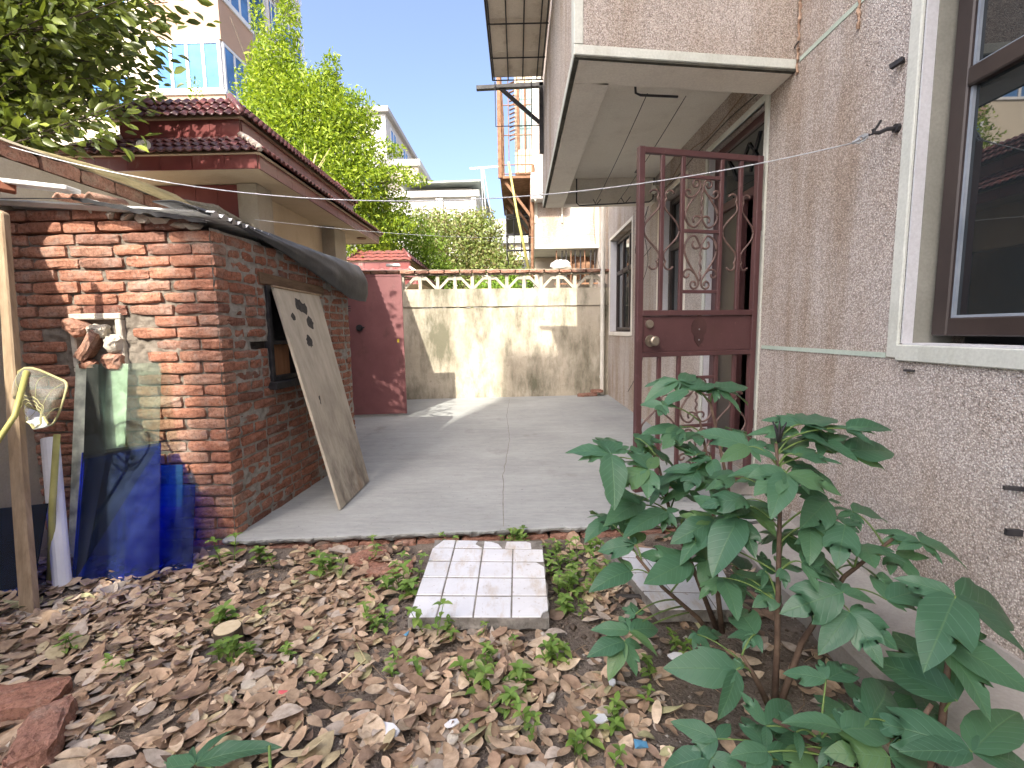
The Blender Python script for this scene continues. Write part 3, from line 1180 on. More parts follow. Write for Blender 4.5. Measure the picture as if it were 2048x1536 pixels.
sg = MB()
nu, nv = 150, 150
sg.grid(lambda a, b: (SL * a, .0075 + side_off(SL * a, Z0 + 1.78 * b), Z0 + 1.78 * b), nu, nv)
keep = []
for fc in sg.f:
    c = np.mean([sg.v[i] for i in fc], axis=0)
    if WIN[0] < c[0] < WIN[1] and WIN[2] < c[2] < WIN[3]:
        continue
    if c[2] > top_side(2.53 + c[0]) + .0:
        continue
    if .28 < c[0] < .45 and 1.04 < c[2] < 1.085:
        continue
    keep.append(fc)
sg.f = keep
swall = sg.build('side_wall', MT['mortar'], shed, SMAT, recalc=True)
core = MB()
core.box(.06, WIN[0], .03, .14, Z0, 1.60).box(WIN[0], WIN[1], .03, .14, Z0, WIN[2]).box(WIN[0], WIN[1], .03, .14, WIN[3], 1.60).box(WIN[1], SL, .03, .14, Z0, 1.60)
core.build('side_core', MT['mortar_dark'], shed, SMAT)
SideB = []
row = 0
z = Z0
while z < 1.72:
    x = .115 if row % 2 else .0
    if row % 2:
        pass
    hdr = row % 4 == 2
    first = True
    while x < SL:
        L = .115 if (hdr or rnd.random() < .22) else .24
        L = min(L, SL - x)
        if L > .04:
            xc = x + L / 2
            zz = z + CH / 2 + .006 * nz(xc, z, 4, 2.0)
            a0, a1 = x, x + L
            ok = zz < top_side(2.53 + xc) - .02
            if zz > WIN[2] - .01 and zz < WIN[3] + .01:
                if a1 > WIN[0] - .005 and a0 < WIN[1] + .005:
                    if a0 < WIN[0] - .05:
                        L = WIN[0] - .008 - a0
                        xc = a0 + L / 2
                    elif a1 > WIN[1] + .05:
                        L = a1 - WIN[1] - .008
                        xc = a1 - L / 2
                    else:
                        ok = False
            if 1.03 < zz < 1.09 and xc > .22 and xc < .45:
                ok = False
            if ok:
                B = SMAT @ Matrix.Translation((xc, .0575 + rnd.uniform(-.005, .006), zz)) @ Matrix.Rotation(R(rnd.uniform(-1, 1)), 4, 'Z') @ \
                    Matrix.Rotation(R(rnd.uniform(-1.2, 1.2)), 4, 'Y') @ Matrix.Diagonal(((L - .010) / .24, 1, rnd.uniform(.92, 1.06), 1))
                SideB.append((xc, rnd.choice(BR_S), B))
        x += L + .011
    z += CH
    row += 1
SideB.sort(key=lambda t_: t_[0])
room = 296 - len(FrontB)
for xc, me, B in SideB[:room]:
    inst('brick', me, swall, B)
jb = MB()
for xc, me, B in SideB[room:]:
    jb.add([B @ v.co for v in me.vertices], [tuple(p.vertices) for p in me.polygons])
if jb.v:
    tag(jb.build('brickwork', MT['brick_side'], swall), kind='stuff')

# other walls (rear, left is the boundary wall)
MB().box(-2.70, -1.66, 4.10, 4.21, Z0, 1.62).build('rear_wall', MT['brick_side'], shed)

# niche with a pale plaster rim, a slot, and broken bricks stuffed in it
nf = MB()
x0, x1, z0, z1 = NICHE
nf.box(x0 - .012, x1 + .012, 2.520, 2.60, z1 - .005, z1 + .028)
nf.box(x0 - .014, x0 + .016, 2.521, 2.60, z0, z1 - .006)
nf.box(x1 - .022, x1 + .012, 2.521, 2.60, z0, z1 - .006)
nf.box(x0 + .016, x1 - .022, 2.524, 2.60, z0 + .15, z0 + .175)
nf.box(x0 - .012, x1 + .012, 2.518, 2.60, z0 - .028, z0 - .001)
nf.build('niche_rim', MT['rubble'], shed, bevel=.005)
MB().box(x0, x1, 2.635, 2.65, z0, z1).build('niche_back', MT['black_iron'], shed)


def chunk(seed, sx, sy, sz, name, mat, parent, B):
    r_ = random.Random(seed)
    bm = bmesh.new()
    for _ in range(14):
        bm.verts.new((r_.uniform(-1, 1) * sx / 2, r_.uniform(-1, 1) * sy / 2, r_.uniform(-1, 1) * sz / 2))
    bmesh.ops.convex_hull(bm, input=bm.verts)
    for v in [v for v in bm.verts if not v.link_faces]:
        bm.verts.remove(v)
    me = bpy.data.meshes.new(name)
    bm.to_mesh(me)
    bm.free()
    me.materials.append(mat)
    return link(bpy.data.objects.new(name, me), parent, B)


T = Matrix.Translation
RO = lambda a, ax: Matrix.Rotation(R(a), 4, ax)
chunks = [  # x, z, sizes, tilt
    (-2.365, 1.185, (.13, .10, .07), 25, 'broken brick end poking from the upper left of the shed niche'),
    (-2.305, 1.09, (.19, .10, .06), -52, 'large tilted brick slab wedged in the middle of the shed niche'),
    (-2.255, 1.165, (.09, .08, .06), 10, 'dusty grey brick lump at the top of the shed niche'),
    (-2.175, 1.095, (.075, .08, .085), 5, 'small pale brick lump at the right side of the shed niche'),
    (-2.185, 1.0, (.10, .08, .09), 2, 'squarish brick fragment at the lower right of the shed niche'),
    (-2.33, .985, (.07, .06, .04), 0, 'little orange brick crumb on the niche bottom'),
]
for i, (cx, cz, s3, tl, lab) in enumerate(chunks):
    o = inst('broken_brick', brick_mesh(400 + i, s3[0], s3[1], s3[2], .012, .010, MT['brick_front'] if i in (0, 1, 4, 5) else MT['rubble'], 4), None, T((cx, 2.52, cz)) @ RO(tl, 'Y') @ RO(12, 'X') @ RO(15 * (i % 3 - 1), 'Z'))
    tag(o, lab, 'broken brick', 'broken bricks in the shed niche')
# rubble stones bedded under the roof edge
for i, (cx, cz, s) in enumerate([(-2.15, 1.775, .10), (-2.06, 1.755, .12), (-1.96, 1.748, .10), (-1.87, 1.728, .12), (-1.78, 1.712, .11), (-2.22, 1.80, .08), (-1.70, 1.70, .09)]):
    o = chunk(230 + i, s, .10, s * .62, 'rubble_stone', MT['rubble'], fwall, T((cx, 2.55, cz)))

# window in the side wall: black frame, lintel, sill, orange board behind
wf = MB()
a, b, c, d = WIN
wf.box(a, a + .035, -.012, .06, c, d).box(b - .035, b, -.012, .06, c, d).box(a + .035, b - .035, -.01, .06, d - .03, d).box(a + .035, b - .035, -.01, .06, c, c + .03)
wf.box(a + .035, b - .035, .005, .05, c + .235, c + .262)
wfo = wf.build('window_frame', MT['black_iron'], shed, SMAT, bevel=.003)
MB().box(a - .03, b + .03, -.05, .07, c - .05, c - .002).build('window_sill', MT['black_iron'], shed, SMAT, bevel=.004)
MB().box(a + .04, a + .30, .045, .055, c + .03, c + .235).build('pane', MT['orange_ply'], wfo, SMAT)
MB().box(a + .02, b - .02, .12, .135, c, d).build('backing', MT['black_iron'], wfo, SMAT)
MB().hexa([(a - .06, -.012, d + .004), (b + .14, -.012, d - .012), (b + .14, .07, d - .012), (a - .06, .07, d + .004),
           (a - .06, -.012, d + .075), (b + .14, -.012, d + .055), (b + .14, .07, d + .055), (a - .06, .07, d + .075)]) \
    .build('lintel', wood('dark_lintel_wood', (.10, .065, .04), (.19, .125, .08), (14, 1.5, 14)), shed, SMAT, bevel=.004)
MB().box(.285, .445, .03, .06, 1.035, 1.09).build('vent_slot', MT['black_iron'], shed, SMAT)

# roof: corrugated sheets under roofing felt that sags over the right edge
cg = MB()
cg.grid(lambda u, v: (-2.70 + 1.16 * u, 2.46 + 1.86 * v, 1.838 - .085 * u - .03 * v + .013 * math.sin(v * 1.86 / .075 * 2 * math.pi)), 8, 160)
cg.build('corrugated_sheet', MT['sheet_white'], shed, smooth=True)
ft = MB()


def felt_pt(u, v):
    # u along y, v from the top inward edge over the rim and down
    y = 2.42 + 1.92 * u
    drop = .025 + .30 * max(0, min(1, (u - .10) / .75)) ** 1.25
    bulge = .015 + .062 * u
    ex = SC.x + (SE.x - SC.x) * (y - SC.y) / (SE.y - SC.y) + .015
    zt = 1.775 - .035 * u - .075 * u * 0
    if v < .45:
        t_ = v / .45
        x = ex - .22 * (1 - t_) + .04 * t_ * u
        z = zt + .03 * (1 - t_) + .015 * math.sin(t_ * 3.14)
    else:
        t_ = (v - .45) / .55
        x = ex + .04 * u + bulge * math.sin(t_ * 2.5)
        z = zt - drop * t_ ** 1.15
    w = .010 * nz(y, v * 2, 1, 4) + .012 * u * nz(y, v, 6, 2.5)
    return (x + w, y + .015 * nz(v, u, 2, 3) * u, z + .006 * nz(y, v, 3, 7))


ft.grid(felt_pt, 70, 26)
fo = ft.build('felt_cover', MT['felt'], shed, smooth=True)
md = fo.modifiers.new('thickness', 'SOLIDIFY')
md.thickness = .006
# thin pale flashing and felt lip along the front edge
fl = MB()
fl.grid(lambda u, v: (-2.24 + .66 * u, 2.43 + .12 * v, 1.836 - .125 * u + .008 * nz(u * 3, v, 1, 4) + .012 * v), 24, 2)
fl.build('flashing', MT['sheet_white'], shed)
fl = MB()
fl.grid(lambda u, v: (-2.24 + .67 * u, 2.435 + .008 * v, 1.838 - .125 * u + .008 * nz(u * 3, 0, 1, 4) - (.014 + .03 * u * (1 - u) + .01 * nz(u * 5, 1, 1, 3)) * v), 24, 2)
o = fl.build('felt_lip', MT['felt'], shed)
md = o.modifiers.new('thickness', 'SOLIDIFY')
md.thickness = .004
MB().grid(lambda u, v: (-2.70 + .46 * u, 2.44 + .02 * v, 1.842 - .01 * u), 6, 2).build('flashing', MT['felt'], shed)

# bits lying on the roof's left end
o = MB().bar((-2.64, 2.40, 1.915), (-2.21, 2.42, 1.865), .09, .022).build('board', MT['sheet_white'], bevel=.004)
tag(o, 'white painted board lying along the left end of the shed roof', 'board')
o = MB().bar((-2.75, 2.15, 1.90), (-2.50, 2.42, 1.875), .07, .045).build('plank', MT['plank_red'], bevel=.005)
tag(o, 'red-brown wooden plank sticking out from the shed roof at the left edge', 'plank')
for i, xx in enumerate((-2.42, -2.33, -2.25)):
    v = MB()
    v.grid(lambda u, w: (xx + .07 * (u - .5), 2.55 + .22 * w, 1.865 + .03 * math.sin(math.pi * u) + .02 * w), 6, 2)
    o = v.build('clay_tile', MT['brick_cope'], smooth=True)
    md = o.modifiers.new('thickness', 'SOLIDIFY')
    md.thickness = .01
    tag(o, ['curved clay tile on the shed roof, nearest the boundary wall', 'curved clay tile on the shed roof, middle of three', 'curved clay tile on the shed roof, rightmost of three behind the white board'][i], 'roof tile', 'clay tiles on the shed roof')

# ------------------------------------------------------------------ plywood board leaning on the shed
bb = empty('leaning_board', (-1.17, 3.18, 0), 'pale weathered plywood board with black mould spots leaning on the shed', 'board')
P0, P1 = Vector((-1.165, 2.89, .004)), Vector((-1.165, 3.47, .004))
P2, P3 = Vector((-1.545, 3.66, 1.425)), Vector((-1.555, 3.00, 1.425))
nrm = (P1 - P0).cross(P3 - P0).normalized()
if nrm.x < 0:
    nrm = -nrm
th = .018
v = [P0, P1, P2, P3]
MB().hexa([p - nrm * 0 for p in v] + [p + nrm * th for p in v]).build('panel', MT['ply'], bb, bevel=.002)


def on_board(s, t_):
    a_ = P0.lerp(P1, s)
    b_ = P3.lerp(P2, s)
    return a_.lerp(b_, t_) + nrm * (th + .0012)


for (s, t_, r1, r2, n_) in ((.42, .93, .055, .05, 9), (.52, .915, .05, .045, 9), (.56, .845, .05, .05, 10), (.42, .755, .045, .045, 10), (.22, .87, .03, .03, 7), (.33, .475, .055, .05, 10), (.43, .415, .03, .035, 7)):
    vv = []
    for q in range(n_ * 2):
        an = math.pi * q / n_
        k = rnd.uniform(.75, 1.1)
        vv.append(on_board(s + math.cos(an) * r1 * k / .6, t_ + math.sin(an) * r2 * k / 1.47))
    MB().add(vv, [tuple(range(len(vv)))]).build('mould_spot', MT['stain_black'], bb)
MB().tube([on_board(-.03, 1.002), on_board(.5, 1.0), on_board(1.04, 1.0)], .008, 6).build('top_batten', MT['post_wood'], bb)

# ------------------------------------------------------------------ maroon yard door standing open
rd = empty('yard_door', (-2.35, 6.3, 0), 'faded maroon sheet metal door standing open beside the shed', 'door')
DA, DB = Vector((-2.42, 6.24, 0)), Vector((-1.535, 6.33, 0))
DM = frame(DA, DB - DA)
DW = (DB - DA).length
MB().box(0, DW, 0, .035, .03, 1.875).build('leaf', MT['door_red'], rd, DM, bevel=.003)
MB().box(0, DW, -.006, .041, 1.876, 1.895).box(DW - .02, DW + .004, -.005, .040, .03, 1.874).build('edge_strip', MT['door_red'], rd, DM)
kn = MB()
kn.tube([(DW * .36, .0, 1.20), (DW * .36, -.012, 1.20)], .045, 14).tube([(DW * .36, -.012, 1.20), (DW * .36, -.05, 1.20)], [.02, .026], 10)
kn.tube([(DW * .36, -.02, 1.20), (DW * .36 + .07, -.03, 1.205)], .009, 6)
kn.build('knob', MT['black_iron'], rd, DM)
MB().box(DW * .905, DW * .935, -.004, -.0005, 1.00, 1.045).build('tag', simple('yellow_tag', (.6, .45, .05)), rd, DM)
lk = MB()
for zz in (1.42, 1.45, 1.48):
    lk.box(DW * .20, DW * .245, -.004, -.0005, zz, zz + .012)
lk.build('rivet_plate', MT['black_iron'], rd, DM)

# ------------------------------------------------------------------ things leaning on the shed front
def lean_sheet(name, mat, x0, x1, yb, yt, zb, zl, zr, th=.005, skew=0.0):
    """sheet standing at y=yb on the ground leaning back to y=yt at the top"""
    b0, b1 = Vector((x0, yb, zb)), Vector((x1, yb, zb))
    t1, t0 = Vector((x1 + skew, yt, zr)), Vector((x0 + skew, yt, zl))
    n_ = (b1 - b0).cross(t0 - b0).normalized() * th
    return MB().hexa([b0, b1, t1, t0, b0 + n_, b1 + n_, t1 + n_, t0 + n_]).build(name, mat)


G0 = -.07
o = lean_sheet('glass_sheet', MT['frost_sheet'], -2.42, -2.135, 2.36, 2.512, G0, .985, .985, .004, .03)
tag(o, 'pale green frosted sheet leaning on the sunlit shed front', 'glass sheet')
o = lean_sheet('glass_sheet', MT['clear_sheet'], -2.33, -1.925, 2.335, 2.500, G0, .985, .99, .004, .01)
tag(o, 'clear glass pane leaning on the shed front, behind the blue glass', 'glass sheet')
o = lean_sheet('glass_sheet', MT['blue_sheet'], -2.195, -1.765, 2.15, 2.44, G0, .515, .565, .006, -.15)
tag(o, 'large cobalt blue glass pane leaning in front of the shed', 'glass sheet')
o = lean_sheet('glass_sheet', MT['blue_sheet'], -1.99, -1.645, 2.21, 2.46, G0, .33, .325, .006, -.12)
tag(o, 'smaller blue glass pane showing to the right of the large blue one', 'glass sheet')
o = lean_sheet('glass_sheet', sheet_glass('light_blue_glass', (.30, .62, .92), .05, None, .10, (.12, .30, .5)), -2.08, -1.74, 2.27, 2.485, G0, .43, .43, .006, -.10)
tag(o, 'light blue glass pane sandwiched behind the dark blue panes', 'glass sheet')
o = MB().hexa([(-2.60, 2.02, G0), (-2.22, 1.97, G0), (-2.30, 2.18, .33), (-2.68, 2.20, .29),
               (-2.60, 2.026, G0), (-2.22, 1.976, G0), (-2.30, 2.186, .33), (-2.68, 2.206, .29)]).build('glass_sheet', MT['blue_sheet'])
tag(o, 'dark blue glass pane behind the wooden post at the left edge', 'glass sheet')
o = MB().tube([(-2.40, 2.33, .62), (-2.215, 2.12, -.07)], .036, 16).build('pvc_pipe', MT['pvc_white'], smooth=False)
tag(o, 'thick white plastic pipe leaning on the shed front beside the net', 'pipe')
o = MB().tube([(-2.27, 2.24, .66), (-2.28, 2.18, .3), (-2.285, 2.13, -.07)], [.013, .014, .016], 10).build('bamboo_stick', MT['bamboo'], smooth=True)
tag(o, 'slim pale bamboo stick standing upright below the net', 'stick')
# wooden post
pp = [(-2.35, 2.20, 1.70), (-2.315, 2.13, 1.1), (-2.245, 2.02, .4), (-2.175, 1.93, -.09)]
po = MB()
for i in range(3):
    pass
pv, pf = [], []
for i, p in enumerate(pp):
    hw = [.020, .026, .030, .033][i]
    for dx, dy in ((-hw, -.022), (hw, -.022), (hw, .016), (-hw, .016)):
        pv.append((p[0] + dx, p[1] + dy, p[2] + (.02 if i == 0 and dx < 0 else 0)))
for i in range(3):
    for j in range(4):
        pf.append((i * 4 + j, i * 4 + (j + 1) % 4, i * 4 + 4 + (j + 1) % 4, i * 4 + 4 + j))
pf += [(0, 1, 2, 3), (12, 13, 14, 15)]
o = po.add(pv, pf).build('wooden_post', MT['post_wood'], bevel=.006)
tag(o, 'weathered square wooden post standing at the left edge of the yard', 'post')
# landing net
net = empty('landing_net', (-2.5, 2.1, -.05), 'yellow-green hand net with a long bamboo handle hanging at the shed', 'net')
hc = Vector((-2.19, 2.12, .865))
ring = []
for q in range(29):
    an = 2 * math.pi * q / 28
    rr = .122 * (1 + .05 * math.cos(2 * an + .6))
    ring.append(hc + Vector((math.cos(an) * rr, .03 * math.sin(an * 2) - .02 * math.cos(an), math.sin(an) * rr * 1.02 + .02 * math.cos(an * 3))))
MB().tube(ring, .0055, 6, cap=False).build('rim', MT['net_rim'], net, smooth=True)


def bag_pt(u, v):
    an = 2 * math.pi * u
    rr = .122 * (1 + .05 * math.cos(2 * an + .6))
    r_ = (1 - .62 * v ** 1.6)
    k = 1 + .10 * math.sin(an * 7) * v
    return (hc.x + math.cos(an) * rr * r_ * k - .01 * v, hc.y + .03 * math.sin(an * 2) * (1 - v) - .02 * math.cos(an) - .045 * math.sin(v * 2.6) - .02 * v,
            hc.z + math.sin(an) * rr * 1.02 * r_ * k + .02 * math.cos(an * 3) * (1 - v) - .085 * v)


MB().grid(bag_pt, 42, 10).build('mesh_bag', MT['net'], net, smooth=True)
fold = MB()
for q in (.08, .2, .33, .47, .62, .71, .80, .93):
    fold.tube([bag_pt(q + .02 * math.sin(6 * t_), t_) for t_ in [i / 8 for i in range(9)]], .0010, 4)
for t_ in (.75, .85, .93):
    fold.tube([bag_pt(i / 20, t_) for i in range(21)], .0016, 4, cap=False)
fold.build('fold', MT['net_rim'], net, smooth=True)
MB().tube([hc + Vector((-.03, -.03, .118)), (-2.18, 1.98, .80), (-2.32, 1.84, .46)], .011, 8).build('handle', MT['bamboo'], net, smooth=True)
# dry palm stalks on top of the boundary wall
o = MB().tube([(-2.78, 2.75, 2.20), (-2.70, 3.25, 2.215), (-2.66, 3.75, 2.19), (-2.66, 4.05, 2.17)], [.012, .028, .042, .012], 8).build('dry_stalk', MT['palm'])
tag(o, 'long pale dry stalk lying on top of the boundary wall coping', 'stalk')
st = MB()
for i in range(9):
    q = i / 8
    st.tube([(-2.78 + .10 * rnd.random(), 3.75 + .1 * rnd.random(), 2.19 + .03 * rnd.random()), (-2.68 + .08 * rnd.random(), 4.2, 2.20 + .05 * rnd.random()), (-2.60 + .1 * rnd.random(), 4.62 + .12 * rnd.random(), 2.13 + .04 * rnd.random())], [.006, .022, .005], 5)
o = st.build('dry_palm_bundle', wood('grey_palm_fibre', (.20, .185, .15), (.33, .31, .25), (3, 14, 14)))
tag(o, 'ragged grey bundle of dry palm fibre at the far end of the boundary wall coping', 'palm fibre')
# ------------------------------------------------------------------ open security gate
gate = empty('security_gate', (1.54, 3.03, .1), 'maroon wrought iron security gate with scrollwork, swung open from the doorway', 'gate')
GA, GB = Vector((.705, 2.83, .125)), Vector((1.512, 3.035, .125))
GM = frame(GA, GB - GA)
GW = (GB - GA).length
GH = 2.04
PZ0, PZ1 = GH * .420, GH * .533        # sheet panel zone


def gbar(name, x0, x1, z0, z1, w=.028, y0=-.014):
    return MB().box(x0, x1, y0, y0 + w, z0, z1).build(name, MT['gate'], gate, GM, bevel=.002)


gbar('stile', 0, .036, 0, GH, .036, -.018)
gbar('stile', GW - .036, GW, 0, GH, .036, -.018)
gbar('rail', .036, GW - .036, 0, .030)
gbar('rail', .036, GW - .036, GH - .034, GH)
gbar('rail', .036, GW - .036, PZ0 - .022, PZ0 + .006, .034, -.019)
gbar('rail', .036, GW - .036, PZ1 - .006, PZ1 + .026, .034, -.019)
gbar('sheet_panel', .037, GW - .037, PZ0 + .007, PZ1 - .007, .006, -.006)
cx = [f * GW for f in (.188, .350, .665, .825)]
b = .024
for c in cx:
    gbar('bar', c - b / 2, c + b / 2, PZ1 + .027, GH - .035, .020, -.010)
    gbar('bar', c - b / 2, c + b / 2, .031, PZ0 - .023, .020, -.010)
m0, m1 = cx[1] + b / 2 + .001, cx[2] - b / 2 - .001
HU = GH - .034 - (PZ1 + .026)
for f in (.125, .475, .875):
    z = GH - .034 - HU * f
    gbar('cross_bar', m0, m1, z - .010, z + .010, .018, -.009)
HL = PZ0 - .022 - .03
for f in (.17, .55, .90):
    z = PZ0 - .022 - HL * f
    gbar('cross_bar', m0, m1, z - .010, z + .010, .018, -.009)


def spiral(cx_, cz_, r0, a0, a1, r1=.25, n=14):
    """points spiralling in: radius r0 -> r0*r1, angle a0 -> a1 (degrees)"""
    return [(cx_ + r0 * (1 + (r1 - 1) * i / n) * math.cos(R(a0 + (a1 - a0) * i / n)), 0,
             cz_ + r0 * (1 + (r1 - 1) * i / n) * math.sin(R(a0 + (a1 - a0) * i / n))) for i in range(n + 1)]


def bez(p0, p1, p2, p3, n=12):
    out = []
    for i in range(n + 1):
        t_ = i / n
        out.append(tuple((1 - t_) ** 3 * p0[k] + 3 * (1 - t_) ** 2 * t_ * p1[k] + 3 * (1 - t_) * t_ ** 2 * p2[k] + t_ ** 3 * p3[k] for k in range(3)))
    return out


def P3(x, z):
    return (x, 0, z)


def scroll(pts, r=.0066):
    return MB().tube(pts, r, 6).build('scroll', MT['scroll'], gate, GM, smooth=True)


mc = (m0 + m1) / 2
hw = (m1 - m0) / 2


def lyre(zt, zb, flip):
    """lyre ornament between two cross bars; zt is the narrow end"""
    s = 1 if zb < zt else -1
    L_ = abs(zt - zb)
    q = lambda f: zt - s * L_ * f
    for sx in (1, -1):
        X = lambda f: mc + sx * hw * f
        # top curl, falling line to the belly, lower curl
        p = spiral(X(.36), q(.10), hw * .26, 180 if sx > 0 else 0, (180 - 400) if sx > 0 else 400, .35)[::-1]
        if s < 0:
            p = [(a_, 0, 2 * q(.10) - c_) for a_, b_, c_ in p]
        p += bez(P3(X(.08), q(.14)), P3(X(.10), q(.26)), P3(X(.90), q(.50)), P3(X(.93), q(.70)))
        p += bez(P3(X(.93), q(.70)), P3(X(.95), q(.90)), P3(X(.45), q(1.0)), P3(X(.28), q(.93)))
        p += bez(P3(X(.28), q(.93)), P3(X(.10), q(.84)), P3(X(.05), q(.80)), P3(X(.02), q(.76)))
        scroll(p)
        e = bez(P3(X(.35), q(.30)), P3(X(.55), q(.40)), P3(X(.95), q(.38)), P3(X(.95), q(.27)))
        e += bez(P3(X(.95), q(.27)), P3(X(.95), q(.20)), P3(X(.62), q(.20)), P3(X(.66), q(.29)))
        scroll(e)
        g = bez(P3(X(.02), q(.77)), P3(X(.30), q(.68)), P3(X(.62), q(.76)), P3(X(.42), q(.86)))
        scroll(g)
    tw = MB()
    tw.tube([(mc + .004 * math.sin(i * 1.1), .004 * math.cos(i * 1.1), q(.16 + .6 * i / 20)) for i in range(21)], .006, 5)
    tw.build('twisted_rod', MT['scroll'], gate, GM, smooth=True)


zu = [GH - .034 - HU * f for f in (.125, .475, .875)]
lyre(zu[0] - .010, zu[1] + .010, False)
lyre(zu[2] + .010, zu[1] - .010, True)
zl = [PZ0 - .022 - HL * f for f in (.17, .55, .90)]
lyre(zl[0] - .010, zl[1] + .010, False)
lyre(zl[2] + .010, zl[1] - .010, True)


def side_scroll(c, zc, left, right, hh):
    """bow-shaped scroll pair either side of a bar"""
    for sx, ext in ((-1, c - left), (1, right - c)):
        X = lambda f: c + sx * (b / 2 + (ext - b / 2 - .006) * f)
        for sz in (1, -1):
            p = spiral(X(.36), zc + sz * hh * .88, ext * .26, 20 if sx > 0 else 160, (20 - 0 + 200) if sx > 0 else (160 - 200), .8, 12)
            if sz < 0:
                p = [(a_, 0, 2 * (zc - hh * .88) - c_) for a_, b_, c_ in p]
            p += bez(p[-1], P3(X(.02), zc + sz * hh * .72), P3(X(.02), zc + sz * hh * .62), P3(X(.10), zc + sz * hh * .55))[1:]
            p += bez(P3(X(.10), zc + sz * hh * .55), P3(X(.4), zc + sz * hh * .36), P3(X(1.0), zc + sz * hh * .22), P3(X(1.0), zc))[1:]
            scroll(p, .0062)


side_scroll(cx[0], zu[1], .036, cx[1] - b / 2, .225)
side_scroll(cx[3], zu[1], cx[2] + b / 2, GW - .036, .225)
side_scroll(cx[0], zl[1], .036, cx[1] - b / 2, .20)
side_scroll(cx[3], zl[1], cx[2] + b / 2, GW - .036, .20)
# lock, knob and shield-shaped plate
MB().tube([(.085, -.007, PZ1 - .055), (.085, -.020, PZ1 - .055)], [.027, .022], 16).build('lock_cylinder', MT['brass'], gate, GM)
kn = MB().tube([(.092, -.007, PZ0 + .075), (.092, -.016, PZ0 + .075)], [.036, .034], 18)
kn.tube([(.092, -.016, PZ0 + .075), (.092, -.030, PZ0 + .075), (.092, -.042, PZ0 + .075), (.092, -.066, PZ0 + .075), (.092, -.072, PZ0 + .075)], [.015, .016, .028, .030, .022], 16)
kn.build('knob', MT['brass'], gate, GM, smooth=False)
sh = [(-.012, .115), (.014, .115), (.014, .10), (.038, .088), (.052, .055), (.050, .015), (.030, -.012), (.034, -.030), (.022, -.050), (0, -.075),
      (-.022, -.050), (-.034, -.030), (-.030, -.012), (-.050, .015), (-.052, .055), (-.038, .088), (-.012, .10)]
zc = (PZ0 + PZ1) / 2 - .005
mb = MB()
k = len(sh)
mb.add([(mc + x, -.0105, zc + z) for x, z in sh] + [(mc + x, -.0065, zc + z) for x, z in sh],
       [tuple(range(k)), tuple(range(k, 2 * k))[::-1]] + [(i, (i + 1) % k, k + (i + 1) % k, k + i) for i in range(k)])
pl = mb.build('shield_plate', simple('dark_shield_plate', (.045, .022, .022), (.08, .04, .038), .5, 8, .2), gate, GM)
MB().tube([(mc, -.0105, zc + .03), (mc, -.0125, zc + .03)], .005, 8).build('rivet', MT['steel'], pl, GM)
MB().tube([(mc, -.0105, zc - .035), (mc, -.0125, zc - .035)], .005, 8).build('rivet', MT['steel'], pl, GM)
MB().tube([(GW + .004, .0, .35), (GW + .004, .0, .47)], .012, 8).build('hinge', MT['gate'], gate, GM)
MB().tube([(GW + .004, .0, 1.60), (GW + .004, .0, 1.72)], .012, 8).build('hinge', MT['gate'], gate, GM)

# ------------------------------------------------------------------ clothes line and wires
cl = empty('clothes_line', (1.5, 2.05, 1.9), 'pale clothes line with turnbuckle stretched from the house wall across the yard', 'clothes line')
A, Bp = Vector((1.405, 2.075, 1.885)), Vector((-2.70, 2.60, 2.15))
pts = []
for i in range(49):
    t_ = i / 48
    p = A.lerp(Bp, t_)
    p.z -= .27 * 4 * t_ * (1 - t_) * .95
    pts.append(p)
MB().tube(pts, .0025, 6).build('wire', MT['wire'], cl, smooth=True)
hk = MB()
hk.tube([(1.57, 2.035, 1.925), (1.52, 2.04, 1.925), (1.49, 2.045, 1.912), (1.475, 2.05, 1.915), (1.47, 2.05, 1.93)], .008, 6)
hk.tube([(1.56, 2.035, 1.925), (1.545, 2.035, 1.925)], .018, 8)
hk.tube([(1.485, 2.03, 1.955), (1.47, 2.055, 1.91), (1.455, 2.058, 1.908)], .005, 6)
hk.build('hook', MT['black_iron'], cl)
tb = MB()
for dz in (-.011, .011):
    tb.tube([(1.455, 2.058, 1.908 + dz * .4), (1.445, 2.062, 1.903 + dz), (1.425, 2.07, 1.893 + dz), (1.418, 2.072, 1.889 + dz * .3)], .0042, 6)
tb.tube([(1.455, 2.058, 1.908), (1.438, 2.064, 1.90)], .006, 6).tube([(1.43, 2.068, 1.897), (1.405, 2.075, 1.885)], .006, 6)
tb.build('turnbuckle', MT['steel'], cl)
o = MB().tube([Vector((-2.30, 4.25, 2.14)).lerp(Vector((1.50, 8.0, 2.72)), i / 20) - Vector((0, 0, .12 * 4 * i / 20 * (1 - i / 20))) for i in range(21)], .0018, 5).build('thin_wire', MT['wire'])
tag(o, 'thin pale wire crossing the yard below the porch eave', 'wire')
